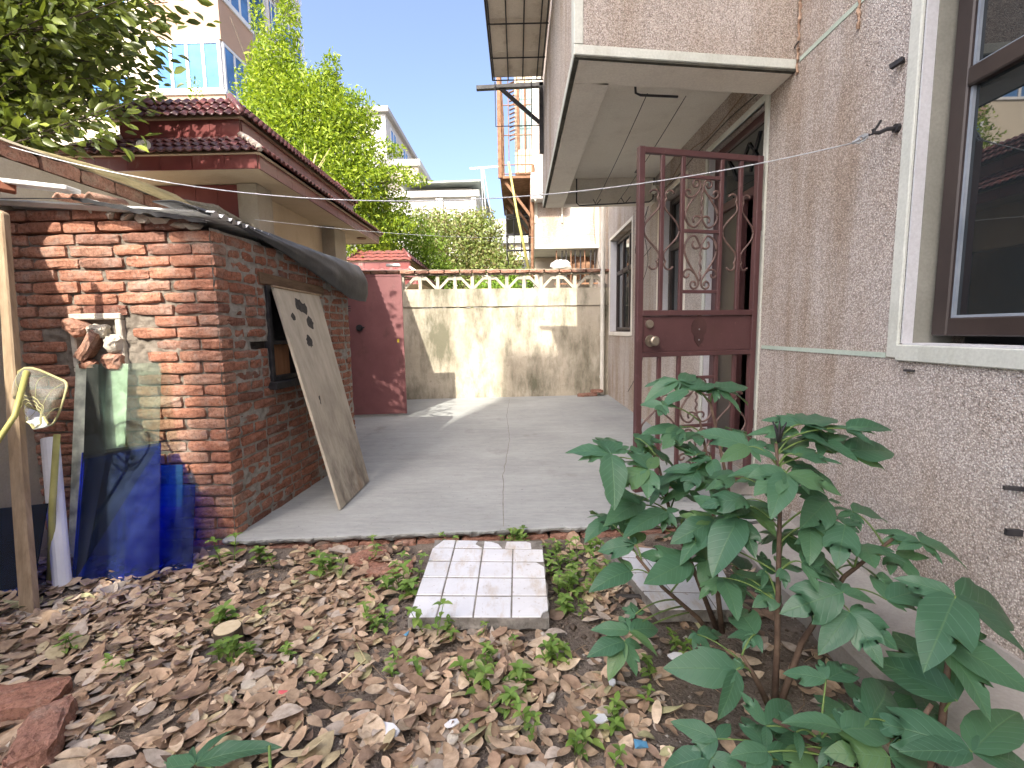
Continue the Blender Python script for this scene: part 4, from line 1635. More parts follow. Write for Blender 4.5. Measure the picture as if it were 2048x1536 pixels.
# laundry rods under the balcony with two lines between them
o = MB().tube([(.70, 2.92, 2.60), (.71, 2.93, 2.50), (.74, 2.935, 2.49), (.97, 2.975, 2.495)], .007, 8).build('laundry_rod', MT['black_iron'], smooth=True)
tag(o, 'short bent black rod under the front edge of the balcony', 'rod')
o = MB().tube([(.66, 5.30, 2.75), (.66, 5.30, 2.50), (.69, 5.30, 2.47), (1.45, 5.32, 2.50), (1.49, 5.32, 2.53), (1.50, 5.32, 2.75)], .007, 8) \
    .tube([(.84, 5.29, 2.53), (.87, 5.29, 2.47), (.92, 5.29, 2.53)], .005, 5).tube([(1.14, 5.29, 2.54), (1.18, 5.29, 2.48), (1.24, 5.29, 2.55)], .005, 5).build('laundry_rod', MT['black_iron'], smooth=True)
tag(o, 'long black hanger rod at the far end under the balcony ceiling', 'rod')
for (a, c, lab) in (((.78, 2.94, 2.50), (.86, 5.30, 2.49), 'thin dark wire hanging along the balcony ceiling, left of two'), ((1.02, 2.98, 2.50), (1.10, 5.30, 2.49), 'thin dark wire hanging along the balcony ceiling, right of two')):
    a = Vector(a); c = Vector(c)
    o = MB().tube([a.lerp(c, i / 10) - Vector((0, 0, .02 * math.sin(math.pi * i / 10))) for i in range(11)], .0028, 5).build('ceiling_wire', MT['wire_dark'])
    tag(o, lab, 'wire')
o = MB().tube([(1.0, 4.13, 2.52), (1.0, 4.2, 2.50), (1.01, 4.32, 2.50), (1.01, 4.4, 2.52)], [.003, .013, .013, .003], 6).build('wire_tensioner', MT['black_iron'])
o.location.x = 1.06
tag(o, 'small dark tensioner on the right wire under the balcony', 'tensioner')
# cables clipped to the house wall
cb = [
    ([(1.54, 2.75, 2.66), (1.545, 3.05, 2.60), (1.54, 3.6, 2.62), (1.54, 4.2, 2.60), (1.53, 4.8, 2.55), (1.535, 5.4, 2.60), (1.54, 6.3, 2.64)], 'black cable sagging along the wall above the door'),
    ([(1.54, 3.25, 2.70), (1.50, 3.8, 2.60), (1.52, 4.4, 2.66), (1.50, 5.0, 2.50), (1.53, 5.55, 2.62)], 'pale loose cable looping above the middle window'),
    ([(1.53, 5.55, 2.62), (1.50, 5.7, 2.3), (1.53, 5.62, 1.9), (1.51, 5.9, 1.55), (1.54, 5.75, 1.2), (1.545, 5.9, .7), (1.545, 6.6, .25)], 'dark cable dangling down the wall between the two far windows'),
    ([(1.53, 5.6, 2.55), (1.47, 5.85, 2.25), (1.50, 6.1, 2.1), (1.48, 5.8, 1.95), (1.53, 5.5, 2.05)], 'coiled black cable loop on the wall by the far window'),
    ([(1.30, 8.02, 3.2), (1.28, 8.0, 2.9), (1.33, 7.99, 2.35), (1.40, 7.99, 2.10)], 'brown cable hanging in front of the neighbouring balcony'),
]
for pts, lab in cb:
    q = []
    for i in range(len(pts) - 1):
        p0 = Vector(pts[max(i - 1, 0)]); p1 = Vector(pts[i]); p2 = Vector(pts[i + 1]); p3 = Vector(pts[min(i + 2, len(pts) - 1)])
        for s_ in range(6):
            t_ = s_ / 6
            q.append(.5 * ((2 * p1) + (-p0 + p2) * t_ + (2 * p0 - 5 * p1 + 4 * p2 - p3) * t_ ** 2 + (-p0 + 3 * p1 - 3 * p2 + p3) * t_ ** 3))
    q.append(Vector(pts[-1]))
    o = MB().tube(q, .004, 5).build('cable', MT['wire_dark'] if 'pale' not in lab else MT['twig'], smooth=True)
    tag(o, lab, 'cable')
o = MB().tube([(1.525, 5.25, 2.62), (1.47, 5.22, 2.60)], [.03, .045], 10).build('lamp_holder', MT['pvc'])
tag(o, 'small pale lamp holder under the balcony beside the cables', 'lamp')

# ------------------------------------------------------------------ downpipe
dp = empty('downpipe', (1.43, 8.03, 0), 'pale plastic downpipe at the right end of the yard wall', 'pipe')
MB().tube([(1.44, 8.06, .02), (1.44, 8.06, 6.0)], .036, 14).build('pipe', MT['pvc'], dp)
for z in (.3, 1.02, 1.75, 2.4):
    MB().tube([(1.44, 8.06, z), (1.44, 8.06, z + .05)], .042, 14).build('clamp', MT['pvc'], dp)

# ------------------------------------------------------------------ canopy on the balcony side
cp = empty('window_canopy', (.05, 4.2, 3.6), 'stained board canopy on steel rods above the balcony window', 'canopy')
y = 2.9
i = 0
while y < 5.2:
    MB().box(-.215, .30, y, y + .455, 3.742, 3.758).build('panel', MT['canopy'], cp)
    y += .46
for x in (-.222, -.205, -.06, .09, .235, .285):
    MB().tube([(x, 2.9, 3.728), (x, 5.22, 3.728)], .009 if x < -.21 else .006, 6).build('rod', MT['black_iron'], cp)
for yy in (3.3, 3.8, 4.3, 4.8, 5.2):
    MB().tube([(-.22, yy, 3.715), (.30, yy, 3.715)], .006, 6).build('rod', MT['black_iron'], cp)
MB().tube([(-.20, 5.24, 3.72), (-.20, 5.24, 3.28), (.28, 5.24, 3.28)], .006, 6).tube([(.18, 5.24, 3.72), (.18, 5.24, 3.28)], .006, 6).build('rod', MT['black_iron'], cp)
MB().bar((-.40, 5.30, 3.69), (.31, 5.30, 3.71), .05, .04).build('bracket_arm', MT['black_iron'], cp, bevel=.002)
MB().bar((.285, 5.30, 3.73), (.285, 5.30, 3.02), .05, .045, (1, 0, 0)).build('bracket_post', MT['black_iron'], cp, bevel=.002)
MB().bar((-.15, 5.30, 3.69), (.27, 5.30, 3.33), .035, .035).build('bracket_strut', MT['black_iron'], cp, bevel=.002)

# ------------------------------------------------------------------ odds and ends at the end wall
for i, (x, y, z, rz, L, lab) in enumerate([(1.22, 7.98, .028, 12, .24, 'lowest red brick of the little pile by the downpipe'), (1.34, 8.0, .085, 4, .20, 'upper red brick of the little pile by the downpipe'), (1.08, 7.96, .024, -30, .13, 'broken brick piece left of the little pile by the downpipe')]):
    o = place(BR_G[i], None, (x, y, z), R(rz), 0, 0, (L / .24, 1, 1))
    tag(o, lab, 'brick', 'bricks by the downpipe')


def lump(name, c, rx, ry, rz, mat, seed, amp=.3, n=20):
    def fn(u, v):
        a_ = 2 * math.pi * u
        p_ = math.pi * v
        d = Vector((math.cos(a_) * math.sin(p_), math.sin(a_) * math.sin(p_), math.cos(p_)))
        k = 1 + amp * mnoise.noise(d * 1.7 + Vector((seed, 0, 0))) + .4 * amp * mnoise.noise(d * 5 + Vector((seed, 3, 0)))
        return (c[0] + d.x * rx * k, c[1] + d.y * ry * k, c[2] + max(-.75, d.z * k) * rz)
    return MB().grid(fn, n * 2, n).build(name, mat, smooth=True)


o = lump('plastic_bag', (.74, 8.19, 2.225), .19, .10, .085, MT['bag'], 3)
tag(o, 'stuffed white plastic bag lying on the end wall coping', 'bag')
# ------------------------------------------------------------------ tiled gate porch
def make_porch(name, label, cx, y0, y1, hw, ze, group=None, tiles=True, tw=.082):
    """two-tier hipped porch roof on walls; the eave rectangle is cx-hw..cx+hw by y0..y1, soffit at ze"""
    p = empty(name, (cx, (y0 + y1) / 2, 0), label, 'porch', group)
    x0, x1 = cx - hw, cx + hw
    t1 = ze + .11
    roof = MB().box(x0, x1, y0, y1, ze, t1).build('roof', MT['porch_plaster'], p)
    # maroon fascia pieces
    th = .016

    def fascia(ax0, ax1, ay0, ay1, za, zb, nm='fascia_tile', step=.30):
        for (a, b, fixed, horiz, sgn) in ((ax0, ax1, ay0, True, -1), (ay0, ay1, ax1, False, 1), (ax0, ax1, ay1, True, 1), (ay0, ay1, ax0, False, -1)):
            q = a
            n_ = max(1, round((b - a) / step))
            d_ = (b - a) / n_
            for i in range(n_):
                if horiz:
                    lo, hi = (fixed - th, fixed) if sgn < 0 else (fixed, fixed + th)
                    MB().box(a + i * d_ + .002, a + (i + 1) * d_ - .002, lo, hi, za, zb).build(nm, MT['redtile'], roof)
                else:
                    lo, hi = (fixed - th, fixed) if sgn < 0 else (fixed, fixed + th)
                    MB().box(lo, hi, a + i * d_ + .002, a + (i + 1) * d_ - .002, za, zb).build(nm, MT['redtile'], roof)

    fascia(x0, x1, y0, y1, ze - .006, t1 - .001)
    ins1 = .29
    t2 = t1 + .27
    bx0, bx1, by0, by1 = x0 + ins1, x1 - ins1, y0 + ins1, y1 - ins1
    MB().box(bx0, bx1, by0, by1, t1 + .001, t2 + .14).build('upper_drum', MT['porch_plaster'], p)
    fascia(bx0, bx1, by0, by1, t2 - .03, t2 + .14)
    z3 = t2 + .145
    ov = .05
    ins2 = .17

    def slope(ox0, ox1, oy0, oy1, ix0, ix1, iy0, iy1, za, zb, rows, tw):
        """hipped tile courses from the outer rectangle at za up to the inner at zb"""
        fr = MB()
        fr.add([(ox0, oy0, za - .012), (ox1, oy0, za - .012), (ox1, oy1, za - .012), (ox0, oy1, za - .012), (ix0, iy0, zb - .012), (ix1, iy0, zb - .012), (ix1, iy1, zb - .012), (ix0, iy1, zb - .012)],
               [(0, 1, 5, 4), (1, 2, 6, 5), (2, 3, 7, 6), (3, 0, 4, 7), (4, 5, 6, 7), (0, 3, 2, 1)])
        fr.build('roof_deck', MT['porch_plaster'], p)
        sides = [((ox0, oy0), (ox1, oy0), (ix0, iy0), (ix1, iy0)), ((ox1, oy0), (ox1, oy1), (ix1, iy0), (ix1, iy1)),
                 ((ox1, oy1), (ox0, oy1), (ix1, iy1), (ix0, iy1)), ((ox0, oy1), (ox0, oy0), (ix0, iy1), (ix0, iy0))]
        for si, (a, b, c, d) in enumerate(sides):
            jb = MB()
            A_ = Vector((*a, za)); B_ = Vector((*b, za)); C_ = Vector((*c, zb)); D_ = Vector((*d, zb))
            e_ = (B_ - A_).normalized()
            Wd = (B_ - A_).length
            sl = (C_ - A_) - e_ * (C_ - A_).dot(e_)
            k0, k1 = (C_ - A_).dot(e_), (D_ - B_).dot(e_)
            nn = e_.cross(sl).normalized()
            if nn.z < 0:
                nn = -nn
            n_ = max(2, round(Wd / tw))
            w0 = Wd / n_
            for r_ in range(rows):
                f0, f1 = r_ / rows - .04, (r_ + 1) / rows
                for i in range(n_):
                    # columns run straight up the slope, the hips trim them
                    mid_s = (i + .5) * w0
                    if not (k0 * f0 - w0 * .4 < mid_s < Wd + k1 * f0 + w0 * .4):
                        continue

                    def tp(u, v):
                        f = f0 + (f1 - f0) * v
                        s0 = (i + u) * w0
                        s1 = min(max(s0, k0 * max(f, 0)), Wd + k1 * max(f, 0))
                        return A_ + e_ * s1 + sl * f + nn * (.012 * math.sin(u * 2 * math.pi) + .012 + .020 * (1 - v))
                    w_ = MB()
                    if si < 2 and tiles:
                        w_.grid(tp, 8, 2)
                        o_ = w_.build('tile', MT['tile'], roof, smooth=True)
                        md_ = o_.modifiers.new('thickness', 'SOLIDIFY')
                        md_.thickness = .010
                    else:
                        jb.grid(tp, 4, 1)
            if si >= 2 or not tiles:
                tag(jb.build('tile_courses', MT['tile'], roof, smooth=True), kind='stuff')
        # hip caps
        for (q0, q1) in (((ox1, oy0), (ix1, iy0)), ((ox0, oy0), (ix0, iy0)), ((ox1, oy1), (ix1, iy1))):
            MB().tube([Vector((*q0, za + .025)), Vector((*q0, za)).lerp(Vector((*q1, zb)), .5) + Vector((0, 0, .035)), Vector((*q1, zb + .03))], .030, 8).build('hip_cap', MT['cap'] if za < z3 - .05 else MT['tile'], roof, smooth=True)

    slope(x0 - .05, x1 + .05, y0 - .05, y1 + .05, bx0, bx1, by0, by1, t1 + .012, t2 - .02, 3, tw)
    slope(bx0 - ov, bx1 + ov, by0 - ov, by1 + ov, bx0 + ins2, bx1 - ins2, by0 + ins2, by1 - ins2, z3 + .01, z3 + .25, 3, tw)
    return p, roof


PX, PY0, PY1, PHW, PZE = -3.05, 4.20, 7.70, .84, 2.555
porch, proof = make_porch('gate_porch', 'gate porch with two tiers of dark red tiles beyond the brick shed', PX, PY0, PY1, PHW, PZE)
# walls below: near end wall with maroon panel, pillars, lintel over the gate opening
MB().box(-3.5, -2.64, 4.62, 4.82, -.1, 2.55).build('end_wall', MT['porch_plaster'], porch)
for i in range(4):
    MB().box(-3.46 + .21 * i + .002, -3.46 + .21 * (i + 1) - .002, 4.604, 4.619, 1.9, 2.545).build('panel_tile', MT['redtile'], porch)
MB().box(-2.63, -2.44, 4.58, 4.86, -.1, 2.552).build('pillar', MT['bound_plaster'], porch, bevel=.006)
MB().box(-2.75, -2.60, 4.861, 6.44, 2.05, 2.552).build('lintel', MT['porch_plaster'], porch)
MB().box(-2.75, -2.60, 4.861, 5.35, -.1, 2.05).build('side_panel', MT['porch_plaster'], porch)
MB().box(-2.72, -2.43, 6.45, 6.86, -.1, 2.552).build('pillar', MT['bound_plaster'], porch, bevel=.006)
MB().box(-2.75, -2.62, 6.87, 7.95, -.1, 2.2).build('return_wall', MT['porch_plaster'], porch)
MB().box(-3.5, -3.4, 4.83, 7.6, -.1, 2.55).build('outer_wall', MT['porch_plaster'], porch)
MB().tube([(-2.33, 7.25, PZE - .002), (-2.33, 7.25, PZE - .012)], .07, 16).build('ceiling_rose', MT['rust'], porch)
o = MB().tube([(-3.12, 4.10, 2.72), (-3.03, 4.02, 2.70)], [.045, .035], 12).build('cup', MT['pvc'])
tag(o, 'pale plastic cup lying on the lower tiles of the gate porch', 'cup')
# small bottle-like white lamp on the wall end by the yard door
o = MB().bar((-2.08, 7.62, 2.20), (-1.86, 7.66, 2.20), .05, .045).build('wall_lamp', MT['sheet_white'], bevel=.012)
tag(o, 'small white lamp box on the coping above the yard door', 'lamp')

porch2, _ = make_porch('neighbour_porch', 'red tiled porch roof of the neighbouring yard beyond the end wall', -3.0, 10.2, 13.4, .95, 2.16, tiles=False, tw=.20)
MB().box(-3.7, -2.7, 10.9, 13.1, -.1, 2.09).build('wall', MT['porch_plaster'], porch2)
# ------------------------------------------------------------------ neighbouring house beyond the end wall
nh = empty('neighbour_house', (2.6, 12, 0), 'neighbouring pebble-dashed house beyond the end wall with overhanging upper floor', 'house')
MB().box(1.62, 4.8, 8.6, 22, -.1, 9).build('wall', MT['stucco'], nh)
nb = MB().box(.34, 1.619, 9.52, 13.2, 2.80, 9.0).build('overhang', MT['stucco'], nh)
MB().box(.33, 1.618, 9.505, 13.2, 2.73, 2.798).box(.325, .339, 9.51, 13.19, 2.8, 3.0).build('overhang_trim', MT['trim_pale'], nb)
MB().box(.335, .42, 9.508, 9.519, 2.80, 9.0).build('corner_trim', MT['trim_pale'], nb)
MB().box(.40, 1.619, 10.6, 10.7, -.1, 2.72).build('ground_floor_wall', MT['cream'], nh)
gr = empty('window_grille', (1.2, 9.62, 2.0), 'dark vertical bars with hanging sticks below the neighbouring overhang', 'grille')
for i in range(9):
    x = .80 + .095 * i
    MB().tube([(x, 9.60 + .02 * (i % 2), 2.02), (x + rnd.uniform(-.02, .02), 9.60, 2.70)], .012, 6).build('bar', MT['black_iron'] if i % 3 else MT['rust'], gr)
MB().bar((.75, 9.6, 2.05), (1.62, 9.6, 2.05), .03, .03).build('rail', MT['rust'], gr)
# lump of dry stuff behind the grille
o = lump('dry_bundle', (1.35, 9.9, 2.36), .30, .15, .25, MT['rust'], 8, .5)
tag(o, 'rusty brown bundle stored behind the dark bars under the neighbouring overhang', 'bundle')
# air conditioner
ac = empty('air_conditioner', (.60, 9.4, 3.6), 'white air conditioner unit on brackets on the neighbouring overhang', 'air conditioner')
MB().box(.29, .98, 9.22, 9.50, 3.60, 4.08).build('casing', MT['white_frame'], ac, bevel=.015)
MB().tube([(.55, 9.219, 3.84), (.55, 9.205, 3.84)], .19, 24).build('fan_grille', MT['steel'], ac)
for i in range(5):
    MB().tube([(.55 + .035 * (i + 1) * math.cos(a_ * .2618), 9.20, 3.84 + .035 * (i + 1) * math.sin(a_ * .2618)) for a_ in range(25)], .004, 4, cap=False).build('fan_ring', MT['black_iron'], ac)
for x in (.37, .90):
    MB().bar((x, 9.50, 3.22), (x, 9.50, 3.60), .03, .03, (1, 0, 0)).bar((x, 9.24, 3.585), (x, 9.50, 3.585), .03, .02).build('bracket', MT['pvc'], ac)
# caged enclosed balcony hanging on the left side of the neighbour
cg = empty('caged_balcony', (.1, 10.4, 4.2), 'rusty caged balcony with pale teal windows hanging on the neighbouring house', 'balcony')
MB().box(.0, .338, 9.9, 12.6, 4.30, 4.75).build('parapet', MT['cream'], cg)
MB().box(.0, .338, 9.9, 12.6, 6.0, 6.25).box(.0, .07, 9.9, 9.98, 4.75, 6.0).build('wall_frame', MT['cream'], cg)
MB().box(.075, .335, 9.93, 9.95, 4.76, 5.99).build('pane', MT['glass_teal'], cg)
MB().box(.005, .02, 9.99, 12.5, 4.76, 5.99).build('pane', MT['glass_blue'], cg)
for x in (.06, .19, .33):
    MB().box(x, x + .035, 9.885, 9.93, 4.75, 6.0).build('window_post', MT['rust'], cg)
for x in (-.27, -.12, .05, .2, .34):
    MB().tube([(x, 9.6, 4.15), (x, 9.6, 6.6)], .016 if x < -.2 else .009, 6).build('cage_bar', MT['rust'], cg)
for z in (4.18, 4.35, 4.9, 5.45, 6.0, 6.5):
    MB().tube([(-.28, 9.6, z), (.36, 9.6, z)], .010, 6).tube([(-.28, 9.6, z), (-.28, 12.6, z)], .010, 6).build('cage_rail', MT['rust'], cg)
for y in (9.9, 10.3, 10.8, 11.3, 11.8, 12.4):
    MB().tube([(-.28, y, 4.15), (-.28, y, 6.5)], .012, 6).build('cage_bar', MT['rust'], cg)
MB().bar((-.30, 9.58, 4.1), (-.30, 9.58, 6.7), .07, .07, (1, 0, 0)).build('corner_post', MT['rust'], cg)
MB().box(-.30, .338, 9.6, 12.6, 4.10, 4.145).build('cage_floor', MT['rust'], cg)
for y in (9.7, 10.6, 11.5):
    MB().bar((-.22, y, 4.08), (.33, y, 3.35), .05, .05).bar((.31, y, 3.2), (.31, y, 4.09), .05, .05, (1, 0, 0)).build('strut', MT['rust'], cg)
vs_ = MB()
for i in range(14):
    z = 4.85 + .08 * i
    vs_.bar((-.10, 9.72, z), (.0, 9.72, z + .04), .05, .012)
vs_.build('louvre', MT['rust'], cg)
lc = empty('lower_cage', (-.05, 11.4, 2.9), 'dark empty steel cage hanging below the caged balcony', 'cage')
for z in (2.95, 3.3, 3.65):
    MB().tube([(-.22, 11, z), (.33, 11, z)], .022, 6).tube([(-.22, 11, z), (-.22, 13.2, z)], .02, 6).build('rail', MT['black_iron'], lc)
for x in (-.22, -.05, .12, .3):
    MB().tube([(x, 11, 2.9), (x, 11, 3.85)], .013, 6).build('bar', MT['black_iron'], lc)
MB().box(-.22, .33, 11.02, 13.2, 3.72, 3.76).build('tray', MT['black_iron'], lc)
o = MB().tube([(-.13, 9.45, 4.35), (.02, 9.42, 3.4), (.26, 9.3, 2.16)], [.022, .026, .03], 8).build('bamboo_pole', MT['bamboo'], smooth=True)
tag(o, 'long yellow-green bamboo pole leaning up against the rusty caged balcony', 'pole')
o = MB().tube([(.30, 9.42, 2.14), (.34, 9.46, 4.3)], .03, 8).build('drain_pipe', MT['rust'])
tag(o, 'thin rusty pipe running up below the caged balcony', 'pipe')
an = empty('antenna', (-1.3, 21.6, 5.9), 'thin roof antenna bar on stays left of the rusty cage', 'antenna')
MB().bar((-2.0, 21.6, 8.25), (-.55, 21.6, 8.32), .07, .07).build('boom', MT['steel'], an)
MB().tube([(-1.45, 21.6, 8.3), (-1.30, 21.6, 5.9)], .022, 5).tube([(-1.40, 21.6, 8.3), (-1.05, 21.6, 5.9)], .014, 5).tube([(-1.5, 21.6, 8.3), (-1.45, 21.6, 5.9)], .018, 6).build('mast', MT['steel'], an)

# ------------------------------------------------------------------ apartment blocks
def win_part(parent, x0, x1, y0, y1, z0, z1, glass='glass_blue', axis='y', n=2, fr=.09):
    """a window proud of a facade: frame part with panes. axis 'y' faces -Y at y0, axis 'x' faces +X at x1"""
    f = MB()
    if axis == 'y':
        f.box(x0, x1, y0 - .06, y0 - .005, z0, z0 + fr).box(x0, x1, y0 - .06, y0 - .005, z1 - fr, z1)
        for i in range(n + 1):
            c = x0 + (x1 - x0 - fr) * i / n
            f.box(c, c + fr, y0 - .058, y0 - .006, z0 + fr, z1 - fr)
        fo_ = f.build('window', MT['white_frame'], parent)
        MB().box(x0 + .02, x1 - .02, y0 - .035, y0 - .004, z0 + .02, z1 - .02).build('pane', MT[glass], fo_)
    else:
        f.box(x1 + .005, x1 + .06, y0, y1, z0, z0 + fr).box(x1 + .005, x1 + .06, y0, y1, z1 - fr, z1)
        for i in range(n + 1):
            c = y0 + (y1 - y0 - fr) * i / n
            f.box(x1 + .006, x1 + .058, c, c + fr, z0 + fr, z1 - fr)
        fo_ = f.build('window', MT['white_frame'], parent)
        MB().box(x1 + .004, x1 + .035, y0 + .02, y1 - .02, z0 + .02, z1 - .02).build('pane', MT[glass], fo_)


A1 = empty('apartment_block', (-15, 24, 0), 'tall peach apartment block with blue glazed corner balconies, upper left', 'building')
MB().box(-30, -10.9, 18.0, 23.2, -.1, 19).build('wall', MT['cream'], A1)
fl_h = 2.95
for k in range(6):
    zb = .10 + k * fl_h          # window sill level
    MB().box(-12.3, -10.02, 16.0, 17.99, zb + 1.56, zb + fl_h).build('bay_parapet', MT['peach'], A1)
    MB().box(-12.25, -10.07, 16.05, 17.99, zb + .001, zb + 1.559).build('bay_core', MT['white_frame'], A1)
    MB().box(-12.36, -9.97, 15.94, 18.0, zb - .10, zb).build('bay_sill', MT['white_frame'], A1)
    win_part(A1, -12.25, -10.07, 16.05, 0, zb + .02, zb + 1.54, n=4)
    win_part(A1, 0, -10.07, 16.08, 17.9, zb + .02, zb + 1.54, axis='x', n=3)
    for j in range(4):
        x = -16.2 - 3.2 * j
        win_part(A1, x, x + 1.8, 18.0, 0, zb + .1, zb + 1.6, n=2)
    for (ya, yb) in ((19.4, 22.4),):
        MB().box(-10.899, -10.1, ya, yb, zb - .15, zb + .75).build('balcony', MT['white_wall'], A1)
        MB().box(-10.899, -10.18, ya + .05, yb - .05, zb + .751, zb + 2.2).build('balcony_core', MT['white_frame'], A1)
        win_part(A1, 0, -10.18, ya + .05, yb - .05, zb + .78, zb + 2.15, axis='x', n=5, fr=.07)
        win_part(A1, -10.85, -10.2, ya + .05, 0, zb + .78, zb + 2.15, n=1, fr=.07)
        for q in range(9):
            MB().tube([(-10.02, ya + .1 + q * (yb - ya - .2) / 8, zb + .6), (-10.02, ya + .1 + q * (yb - ya - .2) / 8, zb + 2.3)], .014, 5).build('grille_bar', MT['white_frame'], A1)
MB().box(-30.4, -10.4, 17.6, 23.5, 19.0, 19.3).build('roof', MT['grey_wall'], A1)
A1.location.x += .7

C1 = empty('apartment_block', (-13, 45, 0), 'long white apartment block receding in the far centre left, with a blue glazed bay', 'building')
MB().box(-18, -9.4, 36, 53, -.1, 17.0).build('wall', MT['white_wall'], C1)
MB().box(-18.3, -9.1, 35.7, 53.3, 17.0, 17.35).build('roof', MT['grey_wall'], C1)
for k in range(6):
    zb = 1.0 + 2.8 * k
    for j in range(4):
        y = 37.2 + 3.9 * j
        win_part(C1, 0, -9.4, y, y + 1.7, zb, zb + 1.5, 'glass_blue', 'x', 2, .12)
for k in range(4):
    zb = .6 + 2.9 * k
    MB().box(-9.6, -8.3, 30.5, 35.99, zb - .9, zb).build('bay_parapet', MT['white_wall'], C1)
    MB().box(-9.55, -8.36, 30.55, 33.9, zb + .001, zb + 1.99).build('bay_core', MT['white_frame'], C1)
    win_part(C1, 0, -8.36, 30.6, 33.8, zb + .05, zb + 1.9, 'glass_blue', 'x', 4, .1)
    win_part(C1, -9.55, -8.36, 30.55, 0, zb + .05, zb + 1.9, 'glass_blue', 'y', 2, .1)
D1 = empty('stair_tower', (-6.7, 30, 0), 'plain cream block standing before the far white apartments', 'building')
MB().box(-8.0, -5.75, 29.0, 33.0, -.1, 10.9).build('wall', MT['cream'], D1)
MB().box(-8.15, -5.6, 28.85, 33.15, 10.9, 11.25).build('parapet', MT['white_wall'], D1)
B1 = empty('low_apartment_building', (-4, 26, 0), 'low white building with a flat overhanging roof in the far centre', 'building')
MB().box(-6.2, -1.95, 24.2, 30, -.1, 8.0).build('wall', MT['white_wall'], B1)
MB().box(-6.35, -1.8, 24.0, 30.2, 7.75, 8.05).build('cornice', MT['white_wall'], B1)
MB().hexa([(-5.6, 23.7, 8.30), (-1.7, 23.7, 8.36), (-1.5, 30.5, 8.32), (-6.0, 30.5, 8.32), (-5.6, 23.7, 8.37), (-1.7, 23.7, 8.43), (-1.5, 30.5, 8.39), (-6.0, 30.5, 8.39)]).build('roof', MT['roof_grey'], B1)
MB().box(-5.3, -2.2, 24.5, 29.5, 8.06, 8.29).build('roof_store', MT['grey_wall'], B1)
for x in (-5.55, -3.55):
    for k in range(2):
        zb = 2.2 + 3.2 * k
        MB().box(x, x + 1.45, 24.15, 24.195, zb, zb + 2.1).build('window', MT['grey_wall'], B1)
        for q in range(7):
            MB().box(x + .05, x + 1.40, 24.11, 24.148, zb + .12 + q * .28, zb + .20 + q * .28).build('slat', MT['white_frame'], B1)
MB().box(-3.95, -3.62, 24.05, 24.19, 0, 7.7).build('pier', MT['white_wall'], B1)
MB().box(-2.2, -1.97, 24.05, 24.19, 0, 7.7).build('pier', MT['white_wall'], B1)
E1 = empty('garage_building', (-.6, 22, 0), 'low pale building with a dark roof edge seen behind the bamboo pole', 'building')
MB().box(-1.75, 1.5, 21, 26, -.1, 4.9).build('wall', MT['white_wall'], E1)
MB().box(-1.9, 1.6, 20.8, 26.2, 4.9, 5.9).build('roof', MT['roof_grey'], E1)
MB().box(-1.2, .6, 20.95, 20.995, 2.6, 4.2).build('opening', MT['dark_in'], E1)

# apartment block behind the camera that keeps the near yard in shade
Z1 = empty('apartment_block', (-1, -16, 0), 'tall pale apartment block standing behind the viewer across the yard', 'building')
MB().box(-5.9, 3.6, -20, -12, -.1, 18.9).build('wall', MT['white_wall'], Z1)
MB().box(-5.9, 3.6, -20, -12, 18.9, 19.1).build('roof', MT['roof_grey'], Z1)
for k in range(6):
    for j in range(3):
        x = -4.9 + 3.0 * j
        zb = 1.0 + 3.0 * k
        f = MB().box(x, x + 1.7, -11.99, -11.94, zb, zb + 1.6).build('window', MT['glass_blue'], Z1)
